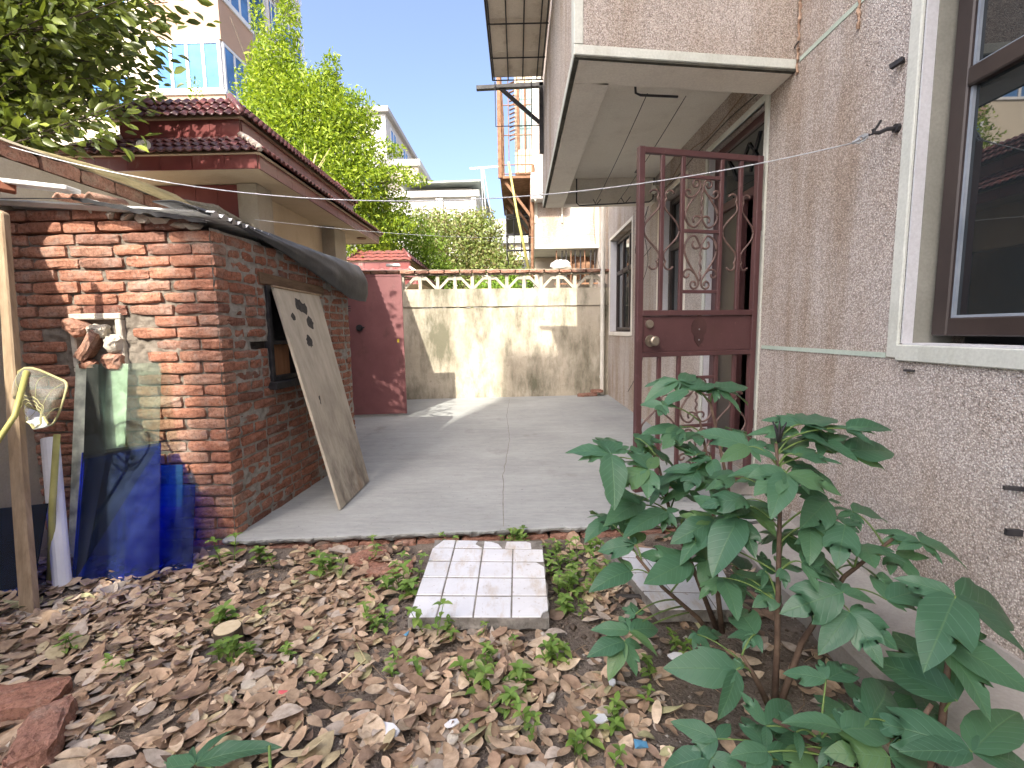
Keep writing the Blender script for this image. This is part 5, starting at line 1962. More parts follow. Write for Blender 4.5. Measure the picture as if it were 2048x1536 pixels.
# bough tips of the near broadleaf tree
BOUGHS = [(-3.92, 4.58, 4.12), (-4.74, 4.52, 4.39), (-2.96, 4.42, 4.57), (-3.56, 4.31, 3.36), (-3.25, 3.0, 3.32), (-3.47, 3.75, 3.28), (-4.27, 4.3, 3.22), (-2.34, 3.03, 3.52), (-3.92, 3.81, 3.84), (-3.61, 3.39, 2.97), (-4.45, 4.5, 3.39), (-4.79, 4.57, 4.16), (-3.16, 3.1, 3.61), (-3.46, 4.49, 3.32), (-2.95, 3.32, 3.75), (-2.42, 3.01, 3.05), (-3.31, 3.41, 3.21), (-2.58, 2.81, 3.24), (-2.79, 3.52, 2.85), (-4.09, 3.78, 3.73), (-3.31, 4.55, 3.85), (-3.44, 3.89, 3.98), (-3.57, 4.09, 3.38), (-4.8, 4.23, 3.78), (-3.26, 3.09, 3.58), (-3.37, 3.33, 3.21), (-2.82, 3.39, 3.62), (-3.77, 4.52, 3.72), (-3.73, 3.76, 3.31), (-3.11, 3.11, 2.48), (-3.97, 4.38, 4.46), (-4.22, 3.85, 3.07), (-5.01, 4.37, 3.12), (-2.95, 3.76, 3.18), (-3.62, 3.63, 3.99), (-2.64, 3.62, 3.73), (-4.65, 4.53, 3.44), (-2.54, 3.52, 3.53), (-4.98, 4.33, 3.67), (-2.6, 3.55, 3.88), (-4.91, 4.44, 3.93), (-4.68, 4.52, 3.12), (-3.34, 4.45, 4.33), (-3.65, 3.29, 3.8), (-2.63, 2.92, 2.96), (-3.35, 3.92, 3.16), (-3.67, 4.03, 3.43), (-3.34, 3.0, 3.01), (-3.74, 3.35, 2.74), (-3.74, 3.84, 3.79), (-3.18, 2.88, 2.67), (-2.86, 4.17, 4.2), (-2.94, 3.31, 3.21), (-3.7, 3.72, 2.92), (-3.45, 3.91, 3.88), (-4.22, 3.96, 3.52), (-3.41, 3.8, 3.25), (-3.79, 4.52, 3.35), (-3.07, 3.31, 3.34), (-3.29, 3.33, 3.41), (-3.45, 3.29, 3.12), (-3.28, 3.33, 2.87), (-3.12, 3.08, 2.5), (-4.79, 4.35, 4.66), (-4.38, 3.78, 3.13), (-4.67, 4.54, 4.34), (-3.38, 3.57, 3.65), (-2.32, 2.91, 3.12), (-2.16, 2.85, 3.31), (-3.62, 3.78, 2.98), (-2.32, 3.4, 3.36), (-2.75, 3.42, 3.89), (-2.91, 3.66, 3.18), (-2.9, 4.1, 3.67), (-3.26, 3.47, 3.81), (-3.35, 3.28, 3.75), (-4.47, 4.11, 3.67), (-4.44, 4.39, 3.42), (-2.9, 2.94, 2.33), (-3.31, 4.08, 3.66), (-2.88, 3.9, 3.3), (-2.38, 3.37, 3.43), (-4.53, 3.91, 2.81), (-2.53, 3.09, 3.31), (-3.22, 3.41, 2.58), (-4.08, 4.31, 3.85), (-3.09, 2.77, 2.33), (-3.02, 3.62, 2.85), (-2.38, 3.01, 3.2), (-3.94, 4.08, 3.97), (-4.06, 4.56, 3.51), (-3.63, 4.54, 3.23), (-4.09, 4.15, 3.59), (-2.6, 3.22, 2.79), (-3.32, 3.95, 4.0), (-4.68, 4.52, 4.77), (-2.07, 2.83, 3.04), (-2.36, 3.04, 2.56), (-2.47, 2.85, 3.1), (-4.55, 4.08, 3.68), (-3.53, 4.23, 4.14), (-3.46, 3.07, 2.81), (-4.75, 4.22, 4.22), (-3.7, 3.64, 4.06), (-3.78, 3.82, 3.28), (-2.96, 2.97, 2.72), (-4.37, 4.34, 4.48), (-4.38, 4.37, 3.33), (-3.05, 3.21, 3.45), (-2.63, 2.88, 2.98), (-3.3, 4.36, 3.44), (-3.26, 4.27, 3.23), (-3.47, 4.26, 3.79), (-2.11, 3.02, 3.42), (-4.64, 4.35, 3.81), (-3.16, 3.43, 2.62), (-3.42, 3.93, 3.9), (-3.46, 3.49, 3.95), (-2.97, 3.28, 2.52), (-4.9, 4.48, 3.25), (-3.83, 3.95, 3.41), (-3.7, 4.39, 4.32), (-2.89, 3.32, 3.71), (-3.24, 2.92, 2.93), (-3.8, 4.28, 4.08), (-3.28, 4.25, 4.22), (-3.83, 4.44, 4.21), (-4.39, 3.86, 3.61), (-4.7, 4.39, 3.77), (-3.1, 3.1, 2.69), (-3.66, 3.37, 2.74), (-4.57, 4.1, 4.1), (-2.78, 2.99, 2.87), (-3.92, 3.7, 3.56), (-2.55, 3.36, 3.19), (-2.95, 3.65, 2.79), (-3.98, 3.97, 4.16), (-2.62, 3.65, 3.28), (-2.33, 3.44, 3.77), (-3.48, 3.88, 3.26), (-3.31, 3.08, 2.96), (-3.17, 3.34, 3.58), (-2.6, 3.06, 3.08), (-3.1, 3.31, 2.85), (-4.1, 4.04, 3.65), (-3.26, 2.85, 2.62), (-3.06, 4.28, 4.22), (-3.65, 3.23, 3.07), (-2.38, 2.98, 2.53), (-4.02, 3.53, 2.88)]
# ------------------------------------------------------------------ trees
def leaf_cloud(centers, radii, counts, size, cols, seed, ar=.45, up=.3, six=False):
    """returns verts, faces, colours of leaf blades scattered through ellipsoids"""
    rs = np.random.RandomState(seed)
    P, C = [], []
    for c, r_, n_ in zip(centers, radii, counts):
        d = rs.normal(size=(n_, 3))
        d /= np.linalg.norm(d, axis=1)[:, None]
        rad = rs.uniform(.25, 1, n_) ** .55
        # clumpy shell: thin the leaves by a low frequency pattern
        lump_ = np.sin(d[:, 0] * 6 + c[0] * 3) * np.sin(d[:, 1] * 5 + c[1] * 2) * np.sin(d[:, 2] * 6 + c[2] * 4)
        rad *= 1 + .16 * lump_ + rs.normal(0, .05, n_)
        P.append(np.array(c) + d * rad[:, None] * np.array(r_))
        base = np.array(cols)[rs.randint(0, len(cols), n_)]
        C.append(base * (rs.uniform(.75, 1.25, n_))[:, None])
    P = np.concatenate(P)
    C = np.concatenate(C)
    return blades(P, C, size, rs, ar, up, six)


def blades(P, C, size, rs, ar=.45, up=.3, six=False, dirs=None):
    n_ = len(P)
    a = rs.normal(size=(n_, 3)) if dirs is None else dirs + rs.normal(0, .25, (n_, 3))
    a /= np.linalg.norm(a, axis=1)[:, None]
    nrm_ = rs.normal(size=(n_, 3))
    nrm_[:, 2] += up * 3
    nrm_ -= a * (nrm_ * a).sum(1)[:, None]
    nrm_ /= np.linalg.norm(nrm_, axis=1)[:, None]
    b_ = np.cross(nrm_, a)
    L = (size * rs.uniform(.6, 1.3, n_))[:, None]
    W = L * ar
    bend = L * rs.uniform(-.25, .25, n_)[:, None]
    if not six:
        V = np.stack([P - a * L / 2, P + b_ * W / 2 + nrm_ * bend * .3, P + a * L / 2 + nrm_ * bend * .2, P - b_ * W / 2 + nrm_ * bend * .3], 1)
        V = V.reshape(-1, 3)
        i4 = np.arange(n_)[:, None] * 4
        F = np.concatenate([i4 + np.array([0, 1, 2]), i4 + np.array([0, 2, 3])], 0)
        return V, F, np.repeat(C, 4, 0)
    f = .12 * L
    V = np.stack([P - a * L / 2, P - a * L * .2 + b_ * W * .42 + nrm_ * f, P + a * L * .15 + b_ * W * .46 + nrm_ * f * .9, P + a * L / 2 + nrm_ * bend * .5,
                  P + a * L * .15 - b_ * W * .46 + nrm_ * f * .9, P - a * L * .2 - b_ * W * .42 + nrm_ * f, P - a * L * .2, P + a * L * .15], 1).reshape(-1, 3)
    i8 = np.arange(n_)[:, None] * 8
    tri = [(0, 1, 6), (1, 2, 7), (1, 7, 6), (2, 3, 7), (3, 4, 7), (4, 5, 6), (4, 6, 7), (5, 0, 6)]
    F = np.concatenate([i8 + np.array(t_) for t_ in tri], 0)
    return V, F, np.repeat(C, 8, 0)


def tree(name, label, base, trunk, branches, crown, mat, group=None, kind=None):
    t_ = empty(name, base, label, 'tree', group)
    mb = MB()
    mb.tube(trunk[0], trunk[1], 8)
    for p, r_ in branches:
        mb.tube(p, r_, 5)
    mb.build('trunk', MT['bark'], t_, smooth=True)
    V, F, C = crown
    np_mesh('crown', V, F, mat, t_, C)
    return t_


def limbs(base, top, ends, r0):
    br = []
    for e in ends:
        s_ = Vector(base).lerp(Vector(top), rnd.uniform(.45, .9))
        m_ = s_.lerp(Vector(e), .5) + Vector((rnd.uniform(-.2, .2), rnd.uniform(-.2, .2), rnd.uniform(0, .3)))
        br.append(([s_, m_, Vector(e)], [r0 * .5, r0 * .3, r0 * .08]))
    return br


# bright green tree behind the porch
BT = [  # lobe centre, radii, leaves
    ((-5.6, 11.2, 4.6), (1.9, 1.5, 1.5), 9000), ((-4.6, 11.0, 4.3), (1.3, 1.2, 1.4), 6500), ((-6.6, 11.8, 4.8), (1.4, 1.2, 1.6), 6000),
    ((-5.2, 11.0, 5.7), (1.3, 1.0, 1.0), 5200), ((-4.2, 10.9, 5.3), (.75, .8, .9), 2600), ((-3.75, 10.8, 4.4), (.7, .7, .6), 2000),
    ((-5.9, 11.2, 6.3), (.85, .7, .9), 2600), ((-5.75, 11.1, 7.1), (.42, .4, .8), 1100), ((-5.35, 11.1, 7.9), (.30, .3, .9), 800),
    ((-6.4, 11.6, 7.0), (.24, .24, .7), 300), ((-6.2, 11.5, 8.3), (.20, .2, .5), 170), ((-4.55, 10.9, 6.35), (.40, .4, .6), 800), ((-4.35, 10.9, 6.9), (.22, .22, .35), 240),
    ((-3.35, 10.7, 5.1), (.55, .4, .22), 420), ((-3.0, 10.6, 4.55), (.55, .35, .18), 360), ((-2.55, 10.5, 4.35), (.35, .25, .12), 130), ((-3.6, 10.8, 5.75), (.35, .3, .25), 220),
    ((-4.0, 11.2, 3.3), (.9, .9, .9), 3500), ((-2.95, 11.0, 3.55), (.35, .3, .2), 160), ((-3.2, 11.2, 4.0), (.4, .4, .5), 500),
    ((-4.9, 11.0, 6.1), (1.0, .8, .8), 3000), ((-5.6, 11.1, 6.7), (.75, .7, .8), 2000), ((-4.0, 10.9, 5.9), (.6, .6, .6), 1300), ((-7.9, 12.2, 4.4), (1.0, .9, .8), 1800), ((-8.3, 12.2, 5.9), (.32, .3, .8), 300), ((-8.25, 12.2, 7.0), (.2, .2, .5), 90)]
BT = [((a[0] + .40, a[1], a[2]), b, int(c * 1.25)) for a, b, c in BT]
cr = leaf_cloud([a for a, b, c in BT], [b for a, b, c in BT], [c for a, b, c in BT], .105,
                [(.27, .36, .03), (.35, .45, .05), (.20, .29, .025), (.13, .21, .02)], 21, .36)
base = (-5.2, 11.6, -.1)
t_ = tree('tree', 'large bright yellow-green tree rising behind the gate porch', base,
          ([(-5.2, 11.6, -.1), (-5.1, 11.5, 1.8), (-5.3, 11.3, 3.6), (-5.6, 11.2, 5.4)], [.16, .13, .10, .04]),
          limbs((-5.1, 11.5, 1.8), (-5.3, 11.3, 4.4), [(-5.35, 11.1, 8.4), (-6.5, 11.6, 8.4), (-4.4, 10.9, 6.8), (-2.6, 10.5, 4.4), (-3.3, 10.7, 5.1), (-7.4, 12.1, 4.8), (-4.0, 10.9, 5.6), (-3.4, 10.8, 4.2)], .09), cr, MT['leaf'])
# bare pale twigs in front of the crown
tw = MB()
for i in range(12):
    e = (-3.95 + rnd.uniform(-.55, .45), 9.6, 3.9 + rnd.uniform(.1, 1.0))
    tw.tube([(-4.45, 9.6, 3.35), (-4.25 + rnd.uniform(-.1, .2), 9.6, 3.75 + rnd.uniform(-.05, .2)), e], [.018, .011, .004], 5)
o = tw.build('bare_branch', MT['palm'], t_)

# second tree rows in the middle distance
T2 = [((-3.1, 13.2, 3.2), (1.2, .9, 1.15), 6500), ((-2.5, 13.0, 2.5), (1.0, .8, .8), 4000), ((-3.7, 13.4, 4.0), (.8, .6, .8), 2400)]
cr = leaf_cloud([a for a, b, c in T2], [b for a, b, c in T2], [c for a, b, c in T2], .10, [(.17, .27, .03), (.22, .33, .04), (.11, .19, .025)], 31)
tree('tree', 'round yellow-green tree just above the end wall, left of centre', (-3.0, 13.2, -.1), ([(-3.0, 13.2, -.1), (-3.05, 13.2, 2.6)], [.09, .05]),
     limbs((-3.0, 13.2, 1.2), (-3.05, 13.2, 2.6), [(-2.5, 13, 2.5), (-3.6, 13.4, 3.6)], .05), cr, MT['leaf'])
T3 = [((-1.9, 15.5, 3.9), (1.15, .9, 1.1), 5200), ((-2.8, 15.6, 4.3), (.85, .6, .85), 2600), ((-1.2, 15.4, 4.1), (.85, .7, .95), 3200), ((-.9, 15.2, 2.9), (1.0, .8, .9), 3600), ((-2.0, 15.4, 2.7), (1.0, .7, .9), 3200), ((-.3, 15.2, 3.2), (.6, .5, .6), 1200)]
cr = leaf_cloud([a for a, b, c in T3], [b for a, b, c in T3], [c for a, b, c in T3], .12, [(.29, .36, .11), (.38, .43, .18), (.20, .27, .08), (.24, .20, .10)], 41)
tree('tree', 'pale silvery-green loose tree standing before the low white building', (-1.8, 15.6, -.1), ([(-1.8, 15.6, -.1), (-1.8, 15.5, 3.0)], [.10, .05]),
     limbs((-1.8, 15.5, 1.5), (-1.8, 15.5, 3.2), [(-2.6, 15.6, 4.0), (-1.1, 15.4, 3.8), (-1.0, 15.2, 2.6)], .06), cr, MT['leaf'])
T4 = [((-.55, 11.6, 2.05), (.75, .6, .42), 2000), ((.1, 11.4, 2.25), (.5, .4, .35), 1000)]
cr = leaf_cloud([a for a, b, c in T4], [b for a, b, c in T4], [c for a, b, c in T4], .09, [(.20, .34, .04), (.26, .40, .06), (.15, .26, .04)], 51)
tree('shrub', 'low bright green shrub peeping over the end wall near the bamboo pole', (-.4, 11.6, -.1), ([(-.4, 11.6, -.1), (-.4, 11.6, 2.0)], [.05, .03]),
     limbs((-.4, 11.6, 1.0), (-.4, 11.6, 2.0), [(.1, 11.4, 2.3), (-.9, 11.6, 2.1)], .04), cr, MT['leaf'])

# near broadleaf tree hanging over the boundary wall, upper left
NT = empty('tree', (-4.2, 3.1, -.1), 'dark glossy broadleaf tree overhanging the boundary wall in the upper left corner', 'tree')
mb = MB()
mb.tube([(-4.2, 3.1, -.1), (-4.15, 3.1, 1.5), (-4.0, 3.15, 2.7), (-3.9, 3.2, 3.6), (-3.9, 3.2, 5.0)], [.12, .10, .08, .06, .03], 8)
ends = []
rs = np.random.RandomState(77)
tips = BOUGHS + [(-3.0, 2.55, 3.7), (-2.9, 2.75, 4.1), (-3.2, 2.3, 4.3), (-2.95, 2.2, 4.5), (-3.3, 2.6, 3.4)]  # extra boughs out of view, added to cast shade on the yard door
P, C, Dn = [], [], []
for (x, y, z) in tips:
    root = Vector((-3.98, 3.18, min(4.6, max(1.9, z - .45 + .15 * rs.normal()))))
    e = Vector((x, y, z))
    mid = root.lerp(e, .5) + Vector((0, 0, .12))
    mb.tube([root, mid, e], [.010, .006, .0025], 5)
    ln = (e - root).length
    for k in range(int(44 + ln * 44)):
        t_ = rs.uniform(.25, 1.05)
        p = root.lerp(mid, t_ * 2) if t_ < .5 else mid.lerp(e, t_ * 2 - 1)
        off = Vector(rs.normal(0, .11, 3))
        P.append(p + off)
        d_ = (e - root).normalized() + off.normalized() * .9 + Vector((0, 0, -.35))
        Dn.append(d_.normalized())
        g = rs.uniform(.7, 1.3)
        c0 = [(.105, .14, .027), (.145, .185, .034), (.075, .105, .024), (.20, .235, .05)][rs.choice(4, p=[.35, .33, .2, .12])]
        C.append([v * g for v in c0])
mb.build('trunk', MT['bark'], NT, smooth=True)
V, F, Cc = blades(np.array([tuple(p) for p in P]), np.array(C), .090, rs, .46, .35, True, np.array([tuple(p) for p in Dn]))
np_mesh('crown', V, F, MT['leaf_near'], NT, Cc)
# ------------------------------------------------------------------ tiled slabs on the ground
def tile_slab(label, A_, B_, C_, D_, zt, th, rows, miss, name='tiled_slab'):
    """slab with corners A (far left), B (far right), C (near right), D (near left) and 15 cm white tiles on top"""
    s_ = empty(name, ((A_[0] + C_[0]) / 2, (A_[1] + C_[1]) / 2, zt - th), label, 'slab')
    pts = [D_, C_, B_, A_]
    mb = MB()
    nE = 14
    loop = []
    for i in range(4):
        p, q = Vector((*pts[i], 0)), Vector((*pts[(i + 1) % 4], 0))
        for k in range(nE):
            w = p.lerp(q, k / nE)
            loop.append((w.x + rnd.uniform(-.004, .004), w.y + rnd.uniform(-.004, .004)))
    n_ = len(loop)
    mb.add([(x, y, zt - th + rnd.uniform(-.004, .002)) for x, y in loop] + [(x, y, zt + .0025) for x, y in loop],
           [tuple(range(n_))[::-1], tuple(range(n_, 2 * n_))] + [(i, (i + 1) % n_, n_ + (i + 1) % n_, n_ + i) for i in range(n_)])
    mb.build('bed', MT['rawcon'], s_)
    A3, B3, C3, D3 = [Vector((*p, 0)) for p in (A_, B_, C_, D_)]

    def bl(u, v):
        return D3.lerp(C3, u).lerp(A3.lerp(B3, u), v)
    us, vs_ = rows
    for j in range(len(vs_) - 1):
        for i in range(len(us) - 1):
            if (i, j) in miss and miss[(i, j)] is None:
                continue
            g = .006
            u0, u1, v0, v1 = us[i] + g, us[i + 1] - g, vs_[j] + .0085, vs_[j + 1] - .0085
            q = [(u0, v0), (u1, v0), (u1, v1), (u0, v1)]
            if (i, j) in miss:
                q = [(u0 + (u1 - u0) * a, v0 + (v1 - v0) * b) for a, b in miss[(i, j)]]
            dz = rnd.uniform(-.0015, .0015)
            P_ = [bl(a, b) for a, b in q]
            k = len(P_)
            MB().add([(p.x, p.y, zt - .003) for p in P_] + [(p.x, p.y, zt + .006 + dz) for p in P_],
                     [tuple(range(k))[::-1], tuple(range(k, 2 * k))] + [(t_, (t_ + 1) % k, k + (t_ + 1) % k, k + t_) for t_ in range(k)]).build('tile', MT['wtile'], s_, bevel=.0015)
    return s_


tile_slab('white tiled slab of broken wall tiles lying in the middle of the leaf litter',
          (-.470, 2.47), (.118, 2.44), (.112, 1.752), (-.455, 1.760), -.010, .042,
          ([0, .20, .46, .73, 1.0], [0, .225, .44, .66, .86, 1.0]),
          {(0, 4): [(0.05, 0), (1, 0), (1, 1), (.40, 1)], (1, 4): [(0, 0), (1, 0), (.72, .5), (.8, .95), (0, 1)],
           (2, 4): [(0, 0), (.64, 0), (.5, .55), (.25, .85), (0, .9)], (3, 4): [(-.30, 0), (.62, 0), (.6, .75), (.45, .95), (-.25, .9)],
           (3, 2): [(0, 0), (1, 0), (1, .7), (.76, 1), (0, 1)],
           (3, 0): [(0, 0), (.78, 0), (.85, .2), (1, .32), (1, 1), (0, 1)]})
tile_slab('white tiled slab half hidden under the peony leaves',
          (.43, 2.40), (.98, 2.28), (.905, 1.80), (.56, 1.80), -.012, .045,
          ([0, .32, .68, 1.0], [0, .24, .52, .78, 1.0]),
          {(0, 3): [(0.2, 0), (1, 0), (.8, .6), (.3, .7)], (0, 2): [(0, 0), (1, 0), (1, 1), (.3, 1)], (2, 3): None})

# ------------------------------------------------------------------ loose bricks, stump, sticks, shards
for i, (x, y, z, rz, sc, tilt, lab) in enumerate([
    (-1.63, 1.375, -.035, 14, (1.0, 1.05, 1.1), 3, 'chipped red brick lying at the left edge under another brick'),
    (-1.405, 1.235, -.022, 122, (1.0, .95, 1.2), -6, 'chipped red brick in the lower left corner, nearest the viewer'),
    (-.80, 2.36, -.05, 55, (.85, 1.0, .9), 8, 'red brick half buried in leaves below the slab edge'),
    (-.66, 2.24, -.055, 8, (.95, 1.05, .8), 0, 'flat brick among leaves just left of the tiled slab'),
]):
    o = place(BR_G[i], None, (x, y, z), R(rz), R(tilt), R(2), sc)
    tag(o, lab, 'brick', 'loose bricks on the ground')
o = MB().tube([(-1.135, 1.69, -.085), (-1.138, 1.69, -.035), (-1.14, 1.69, .004)], [.055, .05, .049], 18).build('tree_stump', MT['bark'])
tag(o, 'small freshly cut tree stump among the dry leaves', 'stump')
c = MB().tube([(-1.14, 1.69, .0035), (-1.14, 1.69, .0075)], [.047, .046], 18).build('cut_face', MT['stump_top'], o)


def stick(pts, r, lab, mat='twig', name='stick', cat='stick'):
    o_ = MB().tube(pts, r, 6).build(name, MT[mat], smooth=True)
    return tag(o_, lab, cat)


stick([(-1.35, 1.83, -.055), (-1.12, 2.0, -.045), (-.93, 2.17, -.035)], [.006, .007, .004], 'thin bent branch lying on the leaves behind the stump')
stick([(-.18, 1.25, -.03), (-.05, 1.40, -.035), (.02, 1.46, -.04)], [.006, .005, .003], 'fresh green stalk lying on the leaves in front', 'stem_green')
stick([(-.62, 1.45, -.04), (-.56, 1.55, -.03), (-.66, 1.70, -.035)], [.003, .003, .002], 'thin curved pale stalk left of the tiled slab', 'palm')
stick([(.42, 1.98, -.055), (.52, 1.97, -.05), (.60, 1.94, -.05)], .012, 'short piece of black hose between the two tiled slabs', 'wire_dark', 'hose', 'hose')
shards = [
    ((-.395, 1.262), .075, .034, -28, 'wtile', 'large white foam-like shard lying on the leaves in front'),
    ((-.215, 1.285), .045, .022, 30, 'wtile', 'small white tile shard right of the large white shard'),
    ((-.205, 1.235), .05, .03, 80, 'rubble', 'pale grey stone shard in the front leaves'),
    ((-.93, 1.46), .05, .035, 20, 'rubble', 'flat grey stone chip left of the stump'),
    ((.30, 1.46), .035, .022, 70, 'wtile', 'white tile chip in the bare soil right of centre'),
    ((.235, 1.315), .045, .03, 20, 'wtile', 'white angular tile chip in the front leaves, right of centre'),
    ((.09, 1.40), .05, .02, 60, 'rubble', 'grey slate chip standing in the leaves'),
    ((.56, 1.60), .06, .03, 10, 'wtile', 'white tile fragment at the near edge of the hidden tiled slab'),
]
for (xy, a, b, rz, mt, lab) in shards:
    z = soil_z(*xy) + .028
    v = [(a * .5, -b * .4), (a * .45, b * .3), (.0, b * .55), (-a * .5, b * .25), (-a * .4, -b * .35), (0, -b * .55)]
    mb = MB()
    mb.add([(x, y, 0) for x, y in v] + [(x, y, .008) for x, y in v], [tuple(range(6))[::-1], tuple(range(6, 12))] + [(i, (i + 1) % 6, 6 + (i + 1) % 6, 6 + i) for i in range(6)])
    o = mb.build('shard', MT[mt], None, T((*xy, z)) @ RO(rz, 'Z') @ RO(9, 'X'), bevel=.002)
    tag(o, lab, 'shard')
foil = simple('crumpled_foil', (.45, .46, .48), (.62, .63, .65), .3, 30, .8, 40, .01, .5, .6)
bl = simple('blue_plastic_scrap', (.05, .17, .32), (.10, .28, .45), .5, 10, .2)
rdp = simple('pink_plastic_scrap', (.55, .10, .12), (.68, .18, .18), .6, 10, .2)
for (xy, s, mt, lab) in (((-1.545, 1.62), .035, foil, 'crumpled silver foil scrap on the left of the leaf litter'), ((-.47, 1.735), .028, bl, 'blue plastic scrap at the near left corner of the tiled slab'),
                         ((-.80, 1.72), .015, bl, 'tiny blue plastic scrap between the stump and the tiled slab'), ((.50, 1.265), .022, rdp, 'pink plastic scrap in the front right of the yard'),
                         ((.335, 1.215), .022, bl, 'pale blue plastic scrap by the weeds at the bottom'), ((-.80, 1.43), .02, rdp, 'red and white wrapper scrap in the leaves')):
    o = chunk(int(abs(xy[0]) * 977), s * 2, s * 1.4, s * .8, 'litter_scrap', mt, None, T((*xy, soil_z(*xy) + .022)))
    tag(o, lab, 'litter')

# ------------------------------------------------------------------ leaf litter
def litter(n_, seed):
    rs_ = np.random.RandomState(seed)
    nu, nv = 6, 2
    V, C = [], []
    pal = np.array([(.38, .275, .19), (.46, .35, .25), (.31, .215, .15), (.53, .43, .32), (.24, .17, .125), (.43, .375, .32), (.48, .41, .26), (.36, .35, .20)])
    pp_ = np.array([.22, .22, .16, .12, .10, .10, .05, .03])
    k = 0
    F = []
    uu = np.linspace(0, 1, nu + 1)
    prof = np.sin(np.pi * uu ** .85) ** .75
    prof[0] = .04
    prof[-1] = .02
    while k < n_:
        x = rs_.uniform(-2.6, 1.25)
        y = rs_.uniform(.75, 2.44 + .07 * (x + 1.6))
        if y > slab_front(x) - .02 and x > -1.7:
            continue
        if x < -1.6 and y > 2.5:
            continue
        if x > 1.14 and rs_.rand() < .85:
            continue
        dens = 1.0
        if x > .0:
            dens = .55
        if x > .45:
            dens = .15
        if -.62 < x < .28 and y > 1.72:
            dens = .22
        if y > 2.3:
            dens *= .7
        # bare patches
        if nz(x, y, 12.3, 2.6) > .12:
            dens *= .30
        if -.475 < x < .13 and y > 1.745 and y < 2.47:
            if rs_.rand() < .985:
                continue
        if (x + 1.14) ** 2 + (y - 1.66) ** 2 < .0075:
            continue
        if rs_.rand() > dens:
            continue
        L = min(.108, max(.018, rs_.lognormal(-2.86, .36)))
        if rs_.rand() < .12:
            L *= 1.25
        W = L * rs_.choice([rs_.uniform(.30, .42), rs_.uniform(.40, .55), rs_.uniform(.5, .68)])
        fold_ = rs_.uniform(.0, .5)
        curl = rs_.uniform(-.6, 1.0)
        tw_ = rs_.uniform(-.7, .7)
        head = rs_.uniform(0, 2 * math.pi)
        pitch_ = rs_.normal(0, .17)
        roll_ = rs_.normal(0, .22)
        flip = -1 if rs_.rand() < .4 else 1
        loc = np.array([x, y, soil_z(x, y) + .006 + abs(rs_.normal(0, .014)) * (1.3 if x < 0 else .7)])
        pts_ = []
        for i in range(nu + 1):
            s_ = (uu[i] - .5)
            zc_ = curl * (s_ * s_ - .08) * L
            a_ = tw_ * s_
            for j in (-1, 0, 1):
                wv = j * W / 2 * prof[i]
                lift = abs(j) * fold_ * W / 2 * prof[i]
                pts_.append((s_ * L, wv * math.cos(a_) - lift * math.sin(a_), zc_ + flip * lift * math.cos(a_) + wv * math.sin(a_)))
        Q = np.array(pts_)
        Rm = np.array(Matrix.Rotation(head, 3, 'Z') @ Matrix.Rotation(pitch_, 3, 'Y') @ Matrix.Rotation(roll_, 3, 'X'))
        Q = Q @ Rm.T + loc
        lowest = Q[:, 2].min() - (soil_z(x, y) - .002)
        if lowest < 0:
            Q[:, 2] -= lowest
        V.append(Q)
        c_ = pal[rs_.choice(8, p=pp_)] * rs_.uniform(.68, 1.18)
        C.append(np.repeat(c_[None] * 1.14, len(Q), 0))
        k += 1
    m_ = (nu + 1) * 3
    f1 = []
    for i in range(nu):
        for j in range(2):
            a = i * 3 + j
            f1.append((a, a + 3, a + 4, a + 1))
    f1 = np.array(f1)
    F = np.concatenate([f1 + q * m_ for q in range(len(V))], 0)
    return np.concatenate(V), F, np.concatenate(C)


V, F, C = litter(7600, 3)
o = np_mesh('leaf_litter', V, F, MT['dead'], None, C, smooth=True)
tag(o, 'thick layer of dry brown fallen leaves covering the soil', 'leaf litter', kind='stuff')

# soil crumbs and pebbles
rs = np.random.RandomState(9)
N_ = 5200
x = rs.uniform(-2.5, 1.16, N_)
y = rs.uniform(.8, 2.45, N_)
ok = y < 2.45 + .0715 * (x + 1.6)
x, y = x[ok], y[ok]
P = np.array([(a, b, soil_z(a, b) + .002) for a, b in zip(x, y)])
s_ = (rs.gamma(2, .0022, len(P)) + .002)
octv = np.array([(1, 0, 0), (-1, 0, 0), (0, 1, 0), (0, -1, 0), (0, 0, .8), (0, 0, -.8)], float)
octf = np.array([(0, 2, 4), (2, 1, 4), (1, 3, 4), (3, 0, 4), (2, 0, 5), (1, 2, 5), (3, 1, 5), (0, 3, 5)])
V = (P[:, None] + octv[None] * s_[:, None, None] * rs.uniform(.6, 1.4, (len(P), 6, 3))).reshape(-1, 3)
F = (octf[None] + (np.arange(len(P)) * 6)[:, None, None]).reshape(-1, 3)
pal = np.array([(.13, .10, .08), (.20, .165, .135), (.30, .27, .24), (.085, .065, .05), (.42, .39, .35)])
C = np.repeat(pal[rs.choice(5, len(P), p=[.35, .3, .15, .15, .05])], 6, 0)
o = np_mesh('soil_crumbs', V, F, MT['dead'], None, C)
tag(o, 'loose crumbs and small stones of the bare soil', 'soil', kind='stuff')
# thin dry stalks strewn about
mb = MB()
for i in range(170):
    a = rnd.uniform(-2.3, 1.1)
    b_ = rnd.uniform(.9, 2.35)
    if -.5 < a < .15 and b_ > 1.72:
        continue
    h_ = rnd.uniform(0, 6.28)
    L = rnd.uniform(.05, .16)
    z_ = soil_z(a, b_) + .015
    mb.tube([(a, b_, z_), (a + math.cos(h_) * L * .5, b_ + math.sin(h_) * L * .5, z_ + rnd.uniform(0, .02)), (a + math.cos(h_ + .3) * L, b_ + math.sin(h_ + .3) * L, z_ + rnd.uniform(-.01, .01))], [.0012, .0016, .0008], 4)
o = mb.build('dry_stalks', MT['twig'])
tag(o, 'thin dry stalks strewn over the leaf litter', 'dry stalks', kind='stuff')

